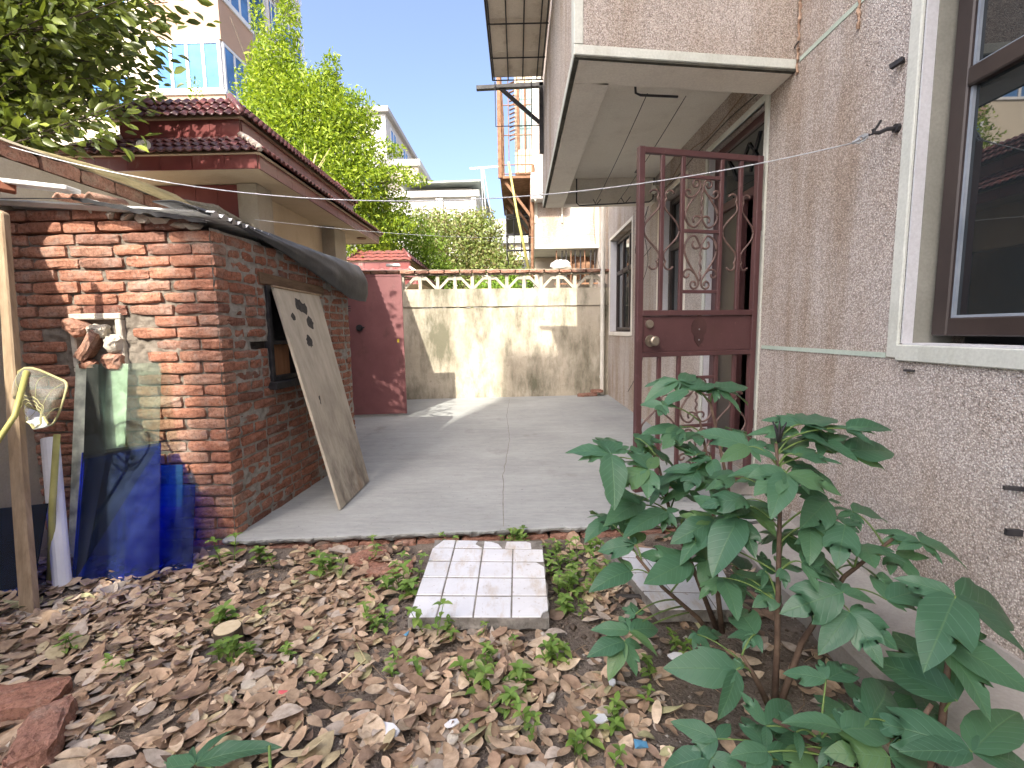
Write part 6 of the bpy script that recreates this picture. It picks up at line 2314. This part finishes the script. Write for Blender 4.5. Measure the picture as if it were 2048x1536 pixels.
# ------------------------------------------------------------------ weeds
def weed_mesh(seed, h, n_pairs, ls, cols):
    rs_ = np.random.RandomState(seed)
    V, F, C = [], [], []
    k = 0

    def blade(p, d, L, W, droop):
        nonlocal k
        d = d.normalized()
        s__ = d.cross(Vector((0, 0, 1)))
        if s__.length < .01:
            s__ = Vector((1, 0, 0))
        s__.normalize()
        u_ = s__.cross(d)
        c_ = np.array(cols[rs_.randint(len(cols))]) * rs_.uniform(.8, 1.2)
        prof = [(.0, .06), (.25, .8), (.5, 1.0), (.78, .62), (1.0, .03)]
        for (t_, w) in prof:
            q = p + d * (L * t_) + Vector((0, 0, -droop * L * t_ * t_))
            for j in (-1, 0, 1):
                V.append(tuple(q + s__ * (j * W / 2 * w) + u_ * (abs(j) * .22 * W * w)))
                C.append(c_)
        for i in range(4):
            for j in range(2):
                a = k + i * 3 + j
                F.append((a, a + 3, a + 4, a + 1))
        k += 15
    nst = rs_.randint(1, 4)
    for s_i in range(nst):
        bx, by = rs_.normal(0, .012, 2) * (nst > 1)
        lean = Vector((rs_.normal(0, .25), rs_.normal(0, .25), 1)).normalized()
        hh = h * rs_.uniform(.6, 1.1)
        for q in range(n_pairs):
            f = (q + 1) / n_pairs
            p = Vector((bx, by, 0)) + lean * hh * f
            a0 = q * 1.57 + rs_.uniform(-.4, .4)
            for r_ in range(2 if q < n_pairs - 1 else 4):
                a = a0 + r_ * (math.pi if q < n_pairs - 1 else math.pi / 2)
                L = ls * (1.1 - .35 * f) * rs_.uniform(.75, 1.2)
                blade(p, Vector((math.cos(a), math.sin(a), rs_.uniform(.1, .7))), L, L * .5, rs_.uniform(.1, .5))
        # stem as two crossed strips
        for ax in ((.0018, 0), (0, .0018)):
            t0 = Vector((bx, by, -.01)); t1 = t0 + lean * (hh + .01)
            V.extend([(t0.x - ax[0], t0.y - ax[1], t0.z), (t0.x + ax[0], t0.y + ax[1], t0.z), (t1.x + ax[0] * .5, t1.y + ax[1] * .5, t1.z), (t1.x - ax[0] * .5, t1.y - ax[1] * .5, t1.z)])
            C.extend([np.array(cols[0])] * 4)
            F.append((k, k + 1, k + 2, k + 3))
            k += 4
    return np.array(V), np.array(F), np.array(C)


GREENS = [(.15, .26, .05), (.19, .32, .075), (.11, .20, .045), (.24, .35, .09)]
WM_ = []
for i in range(8):
    V, F, C = weed_mesh(300 + i, .05 + .012 * (i % 4), 2 + i % 3, .030 + .004 * (i % 3), GREENS)
    o = np_mesh('weed_proto', V, F, MT['weed'], None, C, smooth=True)
    WM_.append(o.data)
    bpy.data.objects.remove(o)
WEEDS = {
    'green seedling below the slab edge near the shed corner': [(-1.52, 2.30, 1.3), (-1.38, 2.34, 1.2), (-1.28, 2.30, 1.1), (-1.60, 2.24, .9)],
    'leafy weed by the bricks left of the tiled slab': [(-.97, 2.21, 1.4), (-.90, 2.16, 1.3), (-.62, 2.10, 1.2), (-.57, 2.04, 1.5), (-.50, 2.0, 1.3), (-.53, 2.18, 1.1), (-.66, 1.98, 1.0), (-.62, 1.86, 1.2), (-.58, 1.80, 1.0), (-.78, 2.36, 1.0)],
    'weed in the slab edge behind the tiled slab': [(-.04, 2.54, 1.0), (-.0, 2.53, 1.1), (-.10, 2.55, .8), (-.40, 2.46, .9)],
    'bright weed between tiled slab and peony': [(.16, 2.36, 1.3), (.22, 2.30, 1.2), (.28, 2.34, 1.1), (.17, 2.14, 1.4), (.23, 2.10, 1.3), (.30, 2.12, 1.2), (.36, 2.16, 1.1), (.20, 2.02, 1.3), (.27, 1.98, 1.1), (.19, 1.90, 1.0), (.25, 1.84, 1.1), (.34, 2.02, 1.2), (.14, 2.24, 1.2), (.40, 2.40, 1.1), (.18, 2.44, 1.0)],
    'weed at the near edge of the tiled slab': [(-.36, 1.72, 1.3), (-.27, 1.725, .9), (-.16, 1.72, .9), (-.05, 1.66, .9)],
    'weed in dry leaves before the tiled slab': [(-.46, 1.55, 1.0), (-.34, 1.48, 1.3), (-.12, 1.53, 1.0), (-.01, 1.47, 1.1), (-.17, 1.42, 1.4), (-.04, 1.37, 1.0), (.07, 1.55, 1.2), (.13, 1.58, 1.0)],
    'weed in bare soil at bottom right of centre': [(.02, 1.27, .9), (.16, 1.24, 1.1), (.29, 1.29, 1.0), (.38, 1.38, 1.0), (.24, 1.17, 1.0), (.45, 1.52, .9), (.60, 1.66, .9)],
    'tiny weed around the cut stump': [(-1.09, 1.60, 1.2), (-1.02, 1.62, .8), (-1.22, 1.80, 1.3), (-1.12, 1.86, .9), (-1.45, 1.55, .9), (-1.72, 1.65, .9), (-.88, 1.60, .8), (-.72, 1.50, .8)],
}
ORD = 'first second third fourth fifth sixth seventh eighth ninth tenth eleventh twelfth thirteenth fourteenth fifteenth'.split()
for gname, (lab, pts) in zip(('weeds near the shed corner', 'weeds by the loose bricks', 'weeds in the slab edge', 'weeds between slab and peony', 'weeds at the slab front', 'weeds in the front leaves', 'weeds in the bare soil', 'weeds around the stump'), WEEDS.items()):
    pts = sorted(pts, key=lambda p_: p_[0] / p_[1])
    for q, (x, y, s) in enumerate(pts):
        B = T((x, y, soil_z(x, y) if y < slab_front(x) - .01 else -.03)) @ Matrix.Rotation(rnd.uniform(0, 6.28), 4, 'Z') @ Matrix.Scale(s * 1.3, 4)
        o = inst('weed', rnd.choice(WM_), None, B)
        tag(o, f'{lab}, {ORD[q]} from the left of {len(pts)}', 'weed', gname)
# peony leaves: plant, leaf joint, then (blade vector, blade normal) for each leaflet
PEONY = [
    ('R', (0.663, 1.95, 0.914), [(-0.149, -0.04, -0.051, -0.126, -0.565, 0.815), (-0.097, 0.009, -0.021, -0.231, -0.502, 0.833), (0.171, 0.041, 0.012, 0.034, -0.414, 0.91), (0.093, -0.05, -0.032, -0.015, -0.556, 0.831)]),
    ('R', (0.688, 1.9, 0.88), [(0.148, 0.038, 0.039, -0.079, -0.545, 0.835), (-0.127, -0.06, -0.031, -0.075, -0.336, 0.939), (0.177, 0.112, 0.02, 0.13, -0.369, 0.92)]),
    ('R', (0.819, 1.95, 0.878), [(0.173, 0.064, 0.018, 0.068, -0.44, 0.896), (0.195, 0.056, -0.022, 0.209, -0.369, 0.906), (-0.02, -0.065, -0.039, 0.228, -0.552, 0.802), (-0.066, -0.014, 0.006, 0.164, -0.423, 0.891)]),
    ('R', (0.571, 1.85, 0.827), [(-0.081, 0.022, 0.015, -0.001, -0.569, 0.822), (-0.032, -0.07, -0.023, 0.153, -0.375, 0.915), (0.078, 0.009, 0.003, 0.022, -0.524, 0.851), (0.044, 0.059, 0.023, 0.139, -0.454, 0.88)]),
    ('R', (0.645, 1.85, 0.734), [(-0.162, -0.046, 0.014, 0.173, -0.333, 0.927), (-0.053, -0.099, -0.024, 0.201, -0.327, 0.923), (0.032, 0.036, 0.012, 0.063, -0.368, 0.928), (-0.093, -0.066, -0.005, 0.253, -0.423, 0.87)]),
    ('R', (0.648, 1.75, 0.598), [(-0.129, 0.002, -0.035, -0.254, -0.35, 0.902), (-0.031, -0.034, -0.022, -0.192, -0.407, 0.893), (0.107, 0.025, 0.016, -0.027, -0.452, 0.891)]),
    ('R', (0.319, 1.6, 0.7), [(-0.153, 0.045, 0.03, 0.012, -0.524, 0.851), (0.024, 0.126, 0.058, -0.079, -0.405, 0.911), (-0.115, 0.017, -0.003, -0.088, -0.455, 0.886), (-0.01, -0.159, -0.107, 0.092, -0.56, 0.824), (-0.035, -0.026, -0.024, -0.161, -0.528, 0.834)]),
    ('R', (0.45, 1.6, 0.644), [(-0.02, 0.14, 0.066, 0.034, -0.42, 0.907), (0.059, 0.081, 0.033, 0.016, -0.386, 0.922), (-0.144, -0.06, -0.024, -0.028, -0.318, 0.948)]),
    ('R', (0.671, 1.75, 0.65), [(0.057, 0.202, 0.013, 0.258, -0.134, 0.957), (-0.04, 0.045, 0.018, 0.025, -0.345, 0.938), (0.109, 0.179, -0.002, 0.323, -0.188, 0.928)]),
    ('R', (0.533, 1.65, 0.469), [(-0.176, -0.073, -0.013, 0.005, -0.19, 0.982), (-0.035, -0.065, -0.03, -0.097, -0.372, 0.923), (0.054, 0.02, 0.011, -0.05, -0.388, 0.92)]),
    ('R', (0.69, 1.6, 0.452), [(-0.168, -0.1, -0.063, -0.095, -0.415, 0.905), (-0.04, 0.037, 0.007, -0.183, -0.369, 0.911), (-0.169, -0.069, -0.016, 0.043, -0.322, 0.946)]),
    ('R', (0.668, 1.5, 0.514), [(0.076, 0.171, 0.095, 0.074, -0.511, 0.857), (-0.007, 0.076, 0.054, -0.159, -0.583, 0.797), (0.076, 0.078, 0.073, -0.206, -0.556, 0.805)]),
    ('R', (0.723, 1.5, 0.504), [(-0.145, -0.127, -0.082, -0.07, -0.484, 0.872), (0.146, 0.05, 0.019, -0.004, -0.346, 0.938), (-0.003, -0.068, -0.037, -0.044, -0.475, 0.879)]),
    ('R', (0.582, 1.55, 0.331), [(-0.175, -0.116, -0.002, 0.267, -0.415, 0.87), (-0.166, 0.033, 0.024, 0.037, -0.448, 0.893), (-0.077, 0.053, 0.024, -0.028, -0.445, 0.895)]),
    ('R', (0.661, 1.6, 0.311), [(-0.043, 0.085, 0.027, 0.001, -0.303, 0.953), (-0.041, -0.087, -0.046, -0.242, -0.36, 0.901), (0.041, 0.092, 0.046, -0.18, -0.378, 0.908)]),
    ('R', (0.405, 1.6, 0.368), [(-0.131, 0.021, -0.021, -0.212, -0.42, 0.883), (0.054, 0.107, 0.031, 0.025, -0.288, 0.957), (-0.038, 0.04, 0.016, 0.045, -0.335, 0.941)]),
    ('R', (0.787, 1.6, 0.271), [(0.032, 0.117, 0.027, 0.27, -0.282, 0.921), (-0.039, -0.059, -0.024, 0.166, -0.465, 0.87), (0.073, 0.105, 0.021, 0.088, -0.252, 0.964)]),
    ('R', (0.381, 1.55, 0.298), [(-0.071, 0.043, 0.02, 0.131, -0.243, 0.961), (-0.142, -0.086, 0.02, 0.273, -0.24, 0.931), (-0.027, 0.08, 0.032, 0.275, -0.273, 0.922)]),
    ('R', (0.346, 1.42, 0.163), [(0.081, -0.057, -0.013, -0.002, -0.23, 0.973), (0.122, 0.045, -0.005, 0.203, -0.457, 0.866), (-0.116, -0.002, 0.027, 0.228, -0.212, 0.95), (0.005, 0.047, 0.025, 0.119, -0.47, 0.874)]),
    ('R', (0.326, 1.4, 0.142), [(-0.117, -0.054, 0.016, 0.311, -0.423, 0.851), (-0.069, -0.082, -0.054, 0.023, -0.563, 0.826), (0.031, -0.078, -0.049, 0.209, -0.46, 0.863)]),
    ('R', (0.381, 1.48, 0.183), [(-0.041, 0.026, 0.013, 0.023, -0.427, 0.904), (0.042, 0.028, 0.002, 0.231, -0.413, 0.881), (0.001, 0.051, 0.022, 0.221, -0.389, 0.894)]),
    ('R', (0.469, 1.75, 0.474), [(-0.16, -0.136, -0.001, 0.256, -0.306, 0.917), (-0.141, -0.115, -0.013, 0.247, -0.4, 0.883), (-0.066, -0.067, -0.014, 0.19, -0.372, 0.909), (0.047, 0.049, -0.001, 0.265, -0.24, 0.934)]),
    ('R', (0.671, 1.8, 0.495), [(-0.043, 0.025, 0.007, -0.147, -0.506, 0.85), (-0.124, -0.032, -0.011, 0.024, -0.4, 0.916), (0.033, -0.05, -0.024, 0.111, -0.365, 0.924)]),
    ('R', (0.709, 1.8, 0.572), [(-0.081, -0.022, -0.016, -0.059, -0.429, 0.901), (0.017, 0.045, 0.022, -0.303, -0.325, 0.896), (0.034, -0.045, -0.027, -0.037, -0.535, 0.844)]),
    ('M', (0.745, 1.5, 0.745), [(-0.137, 0.074, 0.058, 0.112, -0.476, 0.872), (0.073, -0.045, -0.017, -0.061, -0.434, 0.899), (0.019, -0.049, -0.034, 0.161, -0.521, 0.838)]),
    ('M', (0.852, 1.48, 0.725), [(0.118, 0.16, 0.068, -0.036, -0.369, 0.929), (0.014, 0.108, 0.033, -0.186, -0.263, 0.947), (-0.047, 0.066, 0.033, -0.067, -0.483, 0.873)]),
    ('M', (0.913, 1.5, 0.816), [(0.182, 0.102, 0.022, 0.102, -0.38, 0.919), (0.167, 0.045, -0.006, 0.141, -0.389, 0.91), (0.117, 0.103, 0.034, 0.056, -0.37, 0.927), (-0.097, 0.045, 0.036, 0.053, -0.553, 0.831)]),
    ('M', (0.907, 1.5, 0.785), [(0.078, -0.064, -0.024, 0.017, -0.328, 0.944), (0.13, 0.012, -0.002, 0.065, -0.554, 0.83), (-0.135, 0.062, 0.021, -0.057, -0.429, 0.902)]),
    ('M', (0.8, 1.38, 0.692), [(-0.151, 0.04, 0.02, -0.005, -0.459, 0.888), (-0.102, -0.138, -0.044, -0.084, -0.245, 0.966), (0.126, -0.071, -0.014, -0.047, -0.27, 0.962), (-0.027, -0.089, -0.025, 0.155, -0.309, 0.938), (-0.122, -0.066, -0.015, 0.057, -0.317, 0.947)]),
    ('M', (0.862, 1.45, 0.729), [(0.113, -0.057, 0.001, -0.09, -0.168, 0.982), (0.097, 0.04, 0.022, -0.142, -0.181, 0.973), (-0.011, 0.082, 0.023, 0.015, -0.262, 0.965)]),
    ('M', (0.889, 1.5, 0.676), [(0.112, 0.036, 0.013, 0.067, -0.516, 0.854), (0.141, -0.042, -0.035, 0.032, -0.567, 0.823), (0.048, -0.014, -0.002, -0.142, -0.559, 0.817)]),
    ('M', (0.788, 1.45, 0.347), [(0.034, 0.078, 0.036, 0.248, -0.492, 0.834), (-0.024, -0.048, -0.025, 0.151, -0.507, 0.849)]),
    ('M', (0.829, 1.42, 0.37), [(0.038, 0.08, 0.032, 0.024, -0.378, 0.925), (-0.019, -0.053, -0.028, -0.05, -0.455, 0.889)]),
    ('M', (1.013, 1.42, 0.512), [(-0.146, 0.006, -0.032, -0.199, -0.549, 0.812), (-0.093, -0.116, -0.037, 0.081, -0.358, 0.93), (0.069, 0.032, 0.01, 0.031, -0.366, 0.93)]),
    ('M', (0.861, 1.38, 0.411), [(0.143, -0.002, -0.037, 0.212, -0.471, 0.856), (0.196, 0.058, -0.025, 0.222, -0.351, 0.91), (0.014, -0.079, -0.034, 0.281, -0.337, 0.899), (0.105, 0.05, 0.017, 0.066, -0.441, 0.895)]),
    ('M', (1.091, 1.5, 0.522), [(0.166, 0.04, -0.011, 0.123, -0.24, 0.963), (-0.052, 0.053, 0.013, 0.02, -0.212, 0.977), (-0.017, -0.068, -0.022, 0.053, -0.312, 0.949)]),
    ('M', (1.275, 1.45, 0.44), [(0.154, -0.03, -0.033, 0.112, -0.422, 0.899), (0.025, -0.068, -0.026, 0.123, -0.313, 0.942), (-0.105, 0.039, 0.047, 0.333, -0.218, 0.917), (-0.105, 0.004, 0.018, 0.143, -0.376, 0.916)]),
    ('M', (1.01, 1.5, 0.561), [(-0.03, 0.031, 0.025, 0.1, -0.563, 0.821), (0.05, 0.002, -0.001, 0.035, -0.443, 0.896), (-0.134, -0.111, -0.022, 0.198, -0.415, 0.888)]),
    ('M', (1.061, 1.3, 0.336), [(0.07, 0.102, 0.043, -0.015, -0.381, 0.924), (0.143, 0.023, 0.032, -0.196, -0.135, 0.971), (0.039, -0.032, -0.009, 0.104, -0.155, 0.982)]),
    ('M', (0.949, 1.32, 0.348), [(-0.177, -0.024, -0.031, -0.079, -0.504, 0.86), (0.093, -0.018, -0.002, -0.043, -0.327, 0.944), (0.027, 0.067, 0.022, 0.178, -0.366, 0.913)]),
    ('M', (0.958, 1.3, 0.299), [(-0.124, -0.076, -0.056, -0.212, -0.331, 0.92), (-0.0, -0.126, -0.053, -0.25, -0.373, 0.893), (0.078, -0.093, -0.04, -0.081, -0.45, 0.889)]),
    ('M', (0.636, 1.3, 0.119), [(-0.096, 0.043, 0.05, 0.189, -0.53, 0.827), (0.031, 0.033, 0.021, 0.059, -0.566, 0.823), (-0.208, -0.01, 0.025, 0.126, -0.543, 0.83)]),
    ('M', (0.715, 1.35, 0.196), [(-0.004, 0.142, 0.021, -0.257, -0.146, 0.955), (-0.077, 0.025, -0.005, -0.126, -0.2, 0.972), (-0.054, -0.03, -0.012, -0.143, -0.129, 0.981)]),
    ('M', (0.576, 1.45, 0.129), [(-0.025, -0.048, -0.01, 0.19, -0.286, 0.939), (0.033, -0.048, -0.026, 0.237, -0.323, 0.916), (0.104, 0.033, -0.003, 0.162, -0.435, 0.886)]),
    ('S', (1.181, 1.22, 0.394), [(-0.094, 0.048, 0.028, 0.011, -0.491, 0.871), (0.203, 0.017, -0.052, 0.255, -0.454, 0.854), (-0.163, -0.13, -0.029, 0.118, -0.354, 0.928), (0.111, -0.078, -0.072, 0.254, -0.437, 0.863)]),
    ('S', (1.115, 1.12, 0.168), [(0.008, 0.199, 0.068, -0.198, -0.309, 0.93), (-0.083, 0.143, 0.025, -0.203, -0.283, 0.937)]),
    ('S', (1.112, 1.18, 0.296), [(0.014, -0.131, -0.056, -0.025, -0.395, 0.918), (0.113, -0.108, -0.028, -0.219, -0.457, 0.862), (0.118, 0.01, 0.024, -0.147, -0.42, 0.896)]),
    ('S', (1.062, 1.02, 0.122), [(-0.157, 0.089, 0.028, 0.028, -0.258, 0.966), (-0.131, 0.011, 0.003, 0.003, -0.185, 0.983), (0.17, 0.081, 0.049, -0.174, -0.211, 0.962), (0.126, -0.013, -0.001, -0.025, -0.294, 0.955)]),
    ('S', (0.833, 1.2, 0.166), [(-0.079, 0.027, 0.01, -0.029, -0.426, 0.904), (0.098, 0.036, 0.022, -0.12, -0.253, 0.96), (0.011, 0.043, 0.026, -0.122, -0.488, 0.864)]),
    ('S', (0.894, 1.12, 0.119), [(0.147, 0.096, 0.015, 0.176, -0.411, 0.895), (-0.105, 0.001, -0.0, -0.002, -0.351, 0.936), (0.014, 0.055, 0.03, 0.097, -0.497, 0.862)]),
    ('S', (0.627, 1.1, 0.046), [(-0.001, 0.108, 0.021, 0.278, -0.176, 0.944), (0.11, 0.006, -0.022, 0.204, -0.237, 0.95), (-0.064, -0.044, -0.001, 0.185, -0.289, 0.939), (-0.08, -0.015, 0.02, 0.293, -0.329, 0.898)]),
    ('S', (0.798, 1.1, 0.071), [(0.028, 0.051, 0.023, -0.175, -0.331, 0.927), (0.102, -0.039, -0.002, -0.139, -0.414, 0.9), (-0.052, -0.024, -0.028, -0.251, -0.448, 0.858), (-0.048, 0.015, -0.001, -0.088, -0.224, 0.97)]),
    ('S', (0.896, 1.05, 0.079), [(-0.116, -0.008, 0.028, 0.243, -0.392, 0.887), (0.036, -0.026, -0.023, 0.081, -0.596, 0.799), (0.115, 0.027, -0.012, 0.195, -0.45, 0.871)]),
    ('S', (0.648, 1.15, 0.073), [(-0.031, 0.052, 0.045, 0.118, -0.604, 0.788), (0.096, 0.045, 0.027, 0.044, -0.587, 0.809), (-0.017, -0.043, -0.019, 0.01, -0.409, 0.913)]),
    ('S', (0.709, 1.12, 0.083), [(-0.013, 0.045, 0.018, 0.049, -0.354, 0.934), (0.062, 0.039, 0.01, 0.139, -0.442, 0.886), (-0.013, -0.048, -0.007, 0.09, -0.175, 0.98)]),
    ('S', (0.795, 1.08, 0.127), [(0.136, 0.019, -0.003, 0.054, -0.252, 0.966), (-0.101, 0.021, 0.028, 0.21, -0.243, 0.947), (0.045, 0.055, 0.019, 0.094, -0.398, 0.913)]),
    ('S', (0.52, 1.15, 0.036), [(-0.091, 0.043, 0.011, -0.065, -0.366, 0.928), (-0.073, -0.022, -0.017, -0.122, -0.328, 0.937), (0.044, 0.033, 0.014, -0.168, -0.194, 0.966)]),
    ('S', (0.488, 1.12, 0.011), [(-0.106, 0.005, -0.015, -0.148, -0.366, 0.919), (-0.034, -0.029, -0.022, -0.211, -0.426, 0.88), (0.064, -0.029, 0.002, -0.144, -0.248, 0.958)]),
    ('F', (-0.875, 1.12, -0.003), [(0.018, 0.115, 0.027, -0.289, -0.18, 0.94), (0.197, 0.024, 0.067, -0.243, -0.433, 0.868), (-0.19, 0.034, -0.043, -0.25, -0.199, 0.948), (-0.064, 0.062, 0.007, -0.104, -0.218, 0.97)]),
    ('M', (1.054, 1.5, 0.722), [(0.207, 0.027, 0.026, -0.046, -0.501, 0.864), (0.14, -0.013, -0.035, 0.151, -0.559, 0.815), (-0.053, 0.044, 0.015, -0.081, -0.399, 0.913)]),
    ('M', (1.053, 1.5, 0.799), [(0.156, -0.001, 0.037, -0.228, -0.253, 0.94), (0.031, -0.087, -0.01, -0.117, -0.151, 0.982), (-0.021, 0.099, 0.011, -0.298, -0.164, 0.94)]),
    ('M', (0.985, 1.52, 0.759), [(0.053, -0.108, -0.014, -0.283, -0.258, 0.924), (0.102, 0.009, 0.03, -0.223, -0.417, 0.881), (-0.052, 0.051, 0.006, -0.268, -0.382, 0.884)]),
]
# ------------------------------------------------------------------ peonies
def leaflet_mesh(seed, kind):
    r_ = random.Random(seed)
    if kind == 0:
        out = [(0, 0), (.16, .08), (.25, .22), (.285, .38), (.27, .52), (.22, .66), (.15, .80), (.07, .92), (0, 1)]
        mid = [0, .07, .2, .35, .5, .64, .79, .91, 1]
        o2 = out
    elif kind == 1:
        out = [(0, 0), (.15, .09), (.27, .24), (.34, .42), (.35, .56), (.30, .70), (.185, .60), (.185, .72), (.11, .87), (0, 1)]
        mid = [0, .08, .2, .36, .47, .55, .57, .70, .86, 1]
        o2 = out
    else:
        out = [(0, 0), (.15, .08), (.25, .2), (.31, .38), (.33, .54), (.31, .68), (.17, .60), (.18, .72), (.10, .87), (0, 1)]
        mid = [0, .08, .2, .36, .47, .55, .57, .70, .86, 1]
        o2 = [(0, 0), (.14, .08), (.24, .21), (.28, .37), (.27, .48), (.245, .57), (.235, .62), (.20, .72), (.11, .87), (0, 1)]
    fold_ = r_.uniform(.12, .35)
    droop = r_.uniform(.10, .38)
    wave = r_.uniform(.01, .035)
    V, F = [], []

    def zz(x, y):
        return fold_ * abs(x) - .55 * abs(x) ** 2 - droop * y * y + wave * math.sin(y * 13 + x * 6 + seed) * (abs(x) * 4)
    n_ = len(mid)
    cols_ = []
    for side, oo in ((-1, out), (1, o2)):
        for f in (1.0, .55):
            row = []
            for k in range(n_):
                x = side * oo[k][0] * f
                y = mid[k] + (oo[k][1] - mid[k]) * f
                row.append((x, y, zz(x, y)))
            cols_.append(row)
    order = [cols_[0], cols_[1], [(0, m_, zz(0, m_)) for m_ in mid], cols_[3], cols_[2]]
    for row in order:
        V += row
    for i in range(4):
        for k in range(n_ - 1):
            a = i * n_ + k
            F.append((a, a + n_, a + n_ + 1, a + 1))
    return MB().add(V, F).mesh('leaflet', MT['peony'], smooth=True, recalc=False)


LF = [leaflet_mesh(i, [0, 1, 0, 2, 1, 0, 2][i % 7]) for i in range(14)]
PLANTS = {
    'R': dict(base=(.79, 1.78, -.09), label='tall leafy peony in front of the open gate, over the hidden tiled slab',
              stems=[[(.79, 1.78, -.09), (.70, 1.80, .15), (.60, 1.82, .40), (.55, 1.85, .62)], [(.80, 1.76, -.09), (.76, 1.76, .2), (.76, 1.80, .5), (.74, 1.90, .75)],
                     [(.86, 1.79, -.09), (.86, 1.80, .2), (.84, 1.85, .5), (.80, 1.95, .82)], [(.76, 1.72, -.09), (.66, 1.66, .05), (.50, 1.58, .22), (.40, 1.55, .35)]]),
    'M': dict(base=(.80, 1.38, -.09), label='peony shrub with a dark upright stem and a withered seed head, right of centre',
              stems=[[(.80, 1.38, -.09), (.81, 1.40, .12), (.82, 1.43, .35), (.83, 1.46, .58), (.82, 1.48, .76)], [(.81, 1.38, -.09), (.90, 1.42, .12), (1.05, 1.46, .32), (1.2, 1.46, .45)],
                     [(.79, 1.36, -.09), (.72, 1.34, .05), (.66, 1.32, .15)]]),
    'S': dict(base=(1.02, 1.10, -.05), label='low broad-leaved peony filling the bottom right corner',
              stems=[[(1.0, 1.12, -.08), (1.0, 1.12, .06), (1.05, 1.12, .16)], [(1.02, 1.10, -.08), (1.10, 1.14, .08), (1.14, 1.18, .22), (1.16, 1.20, .34)],
                     [(.95, 1.10, -.08), (.80, 1.12, .04), (.66, 1.14, .10)]]),
    'F': dict(base=(-.63, 1.02, -.09), label='single peony shoot with long narrow leaves at the bottom left of centre',
              stems=[[(-.63, 1.02, -.09), (-.64, 1.06, .0), (-.66, 1.10, .07)]]),
}
PO = {}
STP = {}
for k, d in PLANTS.items():
    p = empty('peony', d['base'], d['label'], 'plant', 'peonies in the bed')
    PO[k] = p
    STP[k] = []
    for st in d['stems']:
        n_ = len(st)
        MB().tube(st, [.011 - .006 * i / (n_ - 1) for i in range(n_)] if k != 'F' else .004, 8).build('stem', MT['stem_brown'] if k != 'F' else MT['stem_green'], p, smooth=True)
        for i in range(n_ - 1):
            for q in range(5):
                STP[k].append(Vector(st[i]).lerp(Vector(st[i + 1]), q / 5))
        STP[k].append(Vector(st[-1]))
prn = random.Random(8)


def add_leaf(k, J, blades_):
    J = Vector(J)
    # leave the stem at the nearest point that is lower than the joint
    best = min(STP[k], key=lambda s_: (s_ - J).length + (2.0 if s_.z > J.z - .03 else 0) + (.15 if (s_ - J).length < .06 else 0))
    mid_ = best.lerp(J, .55) + Vector((0, 0, .035))
    n_ = 7
    pts_ = []
    for i in range(n_ + 1):
        t_ = i / n_
        pts_.append(best * (1 - t_) ** 2 + mid_ * 2 * t_ * (1 - t_) + J * t_ * t_)
    lf = MB().tube(pts_, [.0034 - .0016 * i / n_ for i in range(n_ + 1)], 6).build('leaf', MT['stem_green'], PO[k], smooth=True)
    for b_ in blades_:
        y_ = Vector(b_[:3])
        L = y_.length
        y_.normalize()
        z_ = Vector(b_[3:6])
        z_ = (z_ - y_ * z_.dot(y_)).normalized()
        a_ = prn.uniform(-.25, .25)
        z_ = (Matrix.Rotation(a_, 3, y_) @ z_).normalized()
        x_ = y_.cross(z_)
        wx = prn.uniform(.72, 1.0) * (.55 if k == 'F' else 1)
        m_ = Matrix.Identity(4)
        for i in range(3):
            m_[i][0] = x_[i] * L * wx
            m_[i][1] = y_[i] * L
            m_[i][2] = z_[i] * L
            m_[i][3] = J[i]
        inst('leaflet', prn.choice(LF if k != 'F' else [LF[0], LF[2], LF[5]]), lf, m_)


for k, J, bl_ in PEONY:
    bl_ = list(bl_)
    if k == 'S':
        bl_ = [(b_[0] * 1.2, b_[1] * 1.2, b_[2] * 1.2, *b_[3:]) for b_ in bl_]
    elif k != 'F':
        for q in range(2):
            b0 = Vector(prn.choice(bl_)[:3])
            n0 = Vector(bl_[0][3:6])
            v_ = Matrix.Rotation(prn.choice((-1, 1)) * prn.uniform(.6, 1.2), 3, n0) @ b0 * prn.uniform(.55, .9)
            bl_.append((*v_, *n0))
    add_leaf(k, J, bl_)
# filler leaves through the inside of each bush
for k, n_, (cx_, cy_, cz_), (rx_, ry_, rz_) in (('R', 22, (.62, 1.82, .55), (.34, .18, .20)), ('M', 15, (.90, 1.52, .46), (.32, .12, .22)), ('S', 5, (.98, 1.16, .05), (.32, .12, .07))):
    for i in range(n_):
        J = Vector((cx_ + prn.uniform(-1, 1) * rx_, cy_ + prn.uniform(-.6, 1) * ry_, cz_ + prn.uniform(-1, .8) * rz_))
        a0 = prn.uniform(0, 6.28)
        bl_ = []
        for q in range(3):
            a_ = a0 + (q - 1) * prn.uniform(.8, 1.2)
            L = prn.uniform(.09, .145)
            d_ = Vector((math.cos(a_), math.sin(a_) * .9, prn.uniform(-.5, .25))).normalized() * L
            bl_.append((*d_, prn.uniform(-.3, .3), prn.uniform(-.5, .1), 1.0))
        add_leaf(k, J, bl_)
# withered seed head on the main stem
sp = MB()
for i in range(6):
    a_ = i * 1.05
    sp.tube([(.825, 1.475, .765), (.825 + .008 * math.cos(a_), 1.475 + .008 * math.sin(a_), .80), (.825 + .022 * math.cos(a_), 1.475 + .022 * math.sin(a_), .83)], [.006, .005, .0015], 5)
sp.build('seed_head', MT['black_iron'], PO['M'], smooth=True)
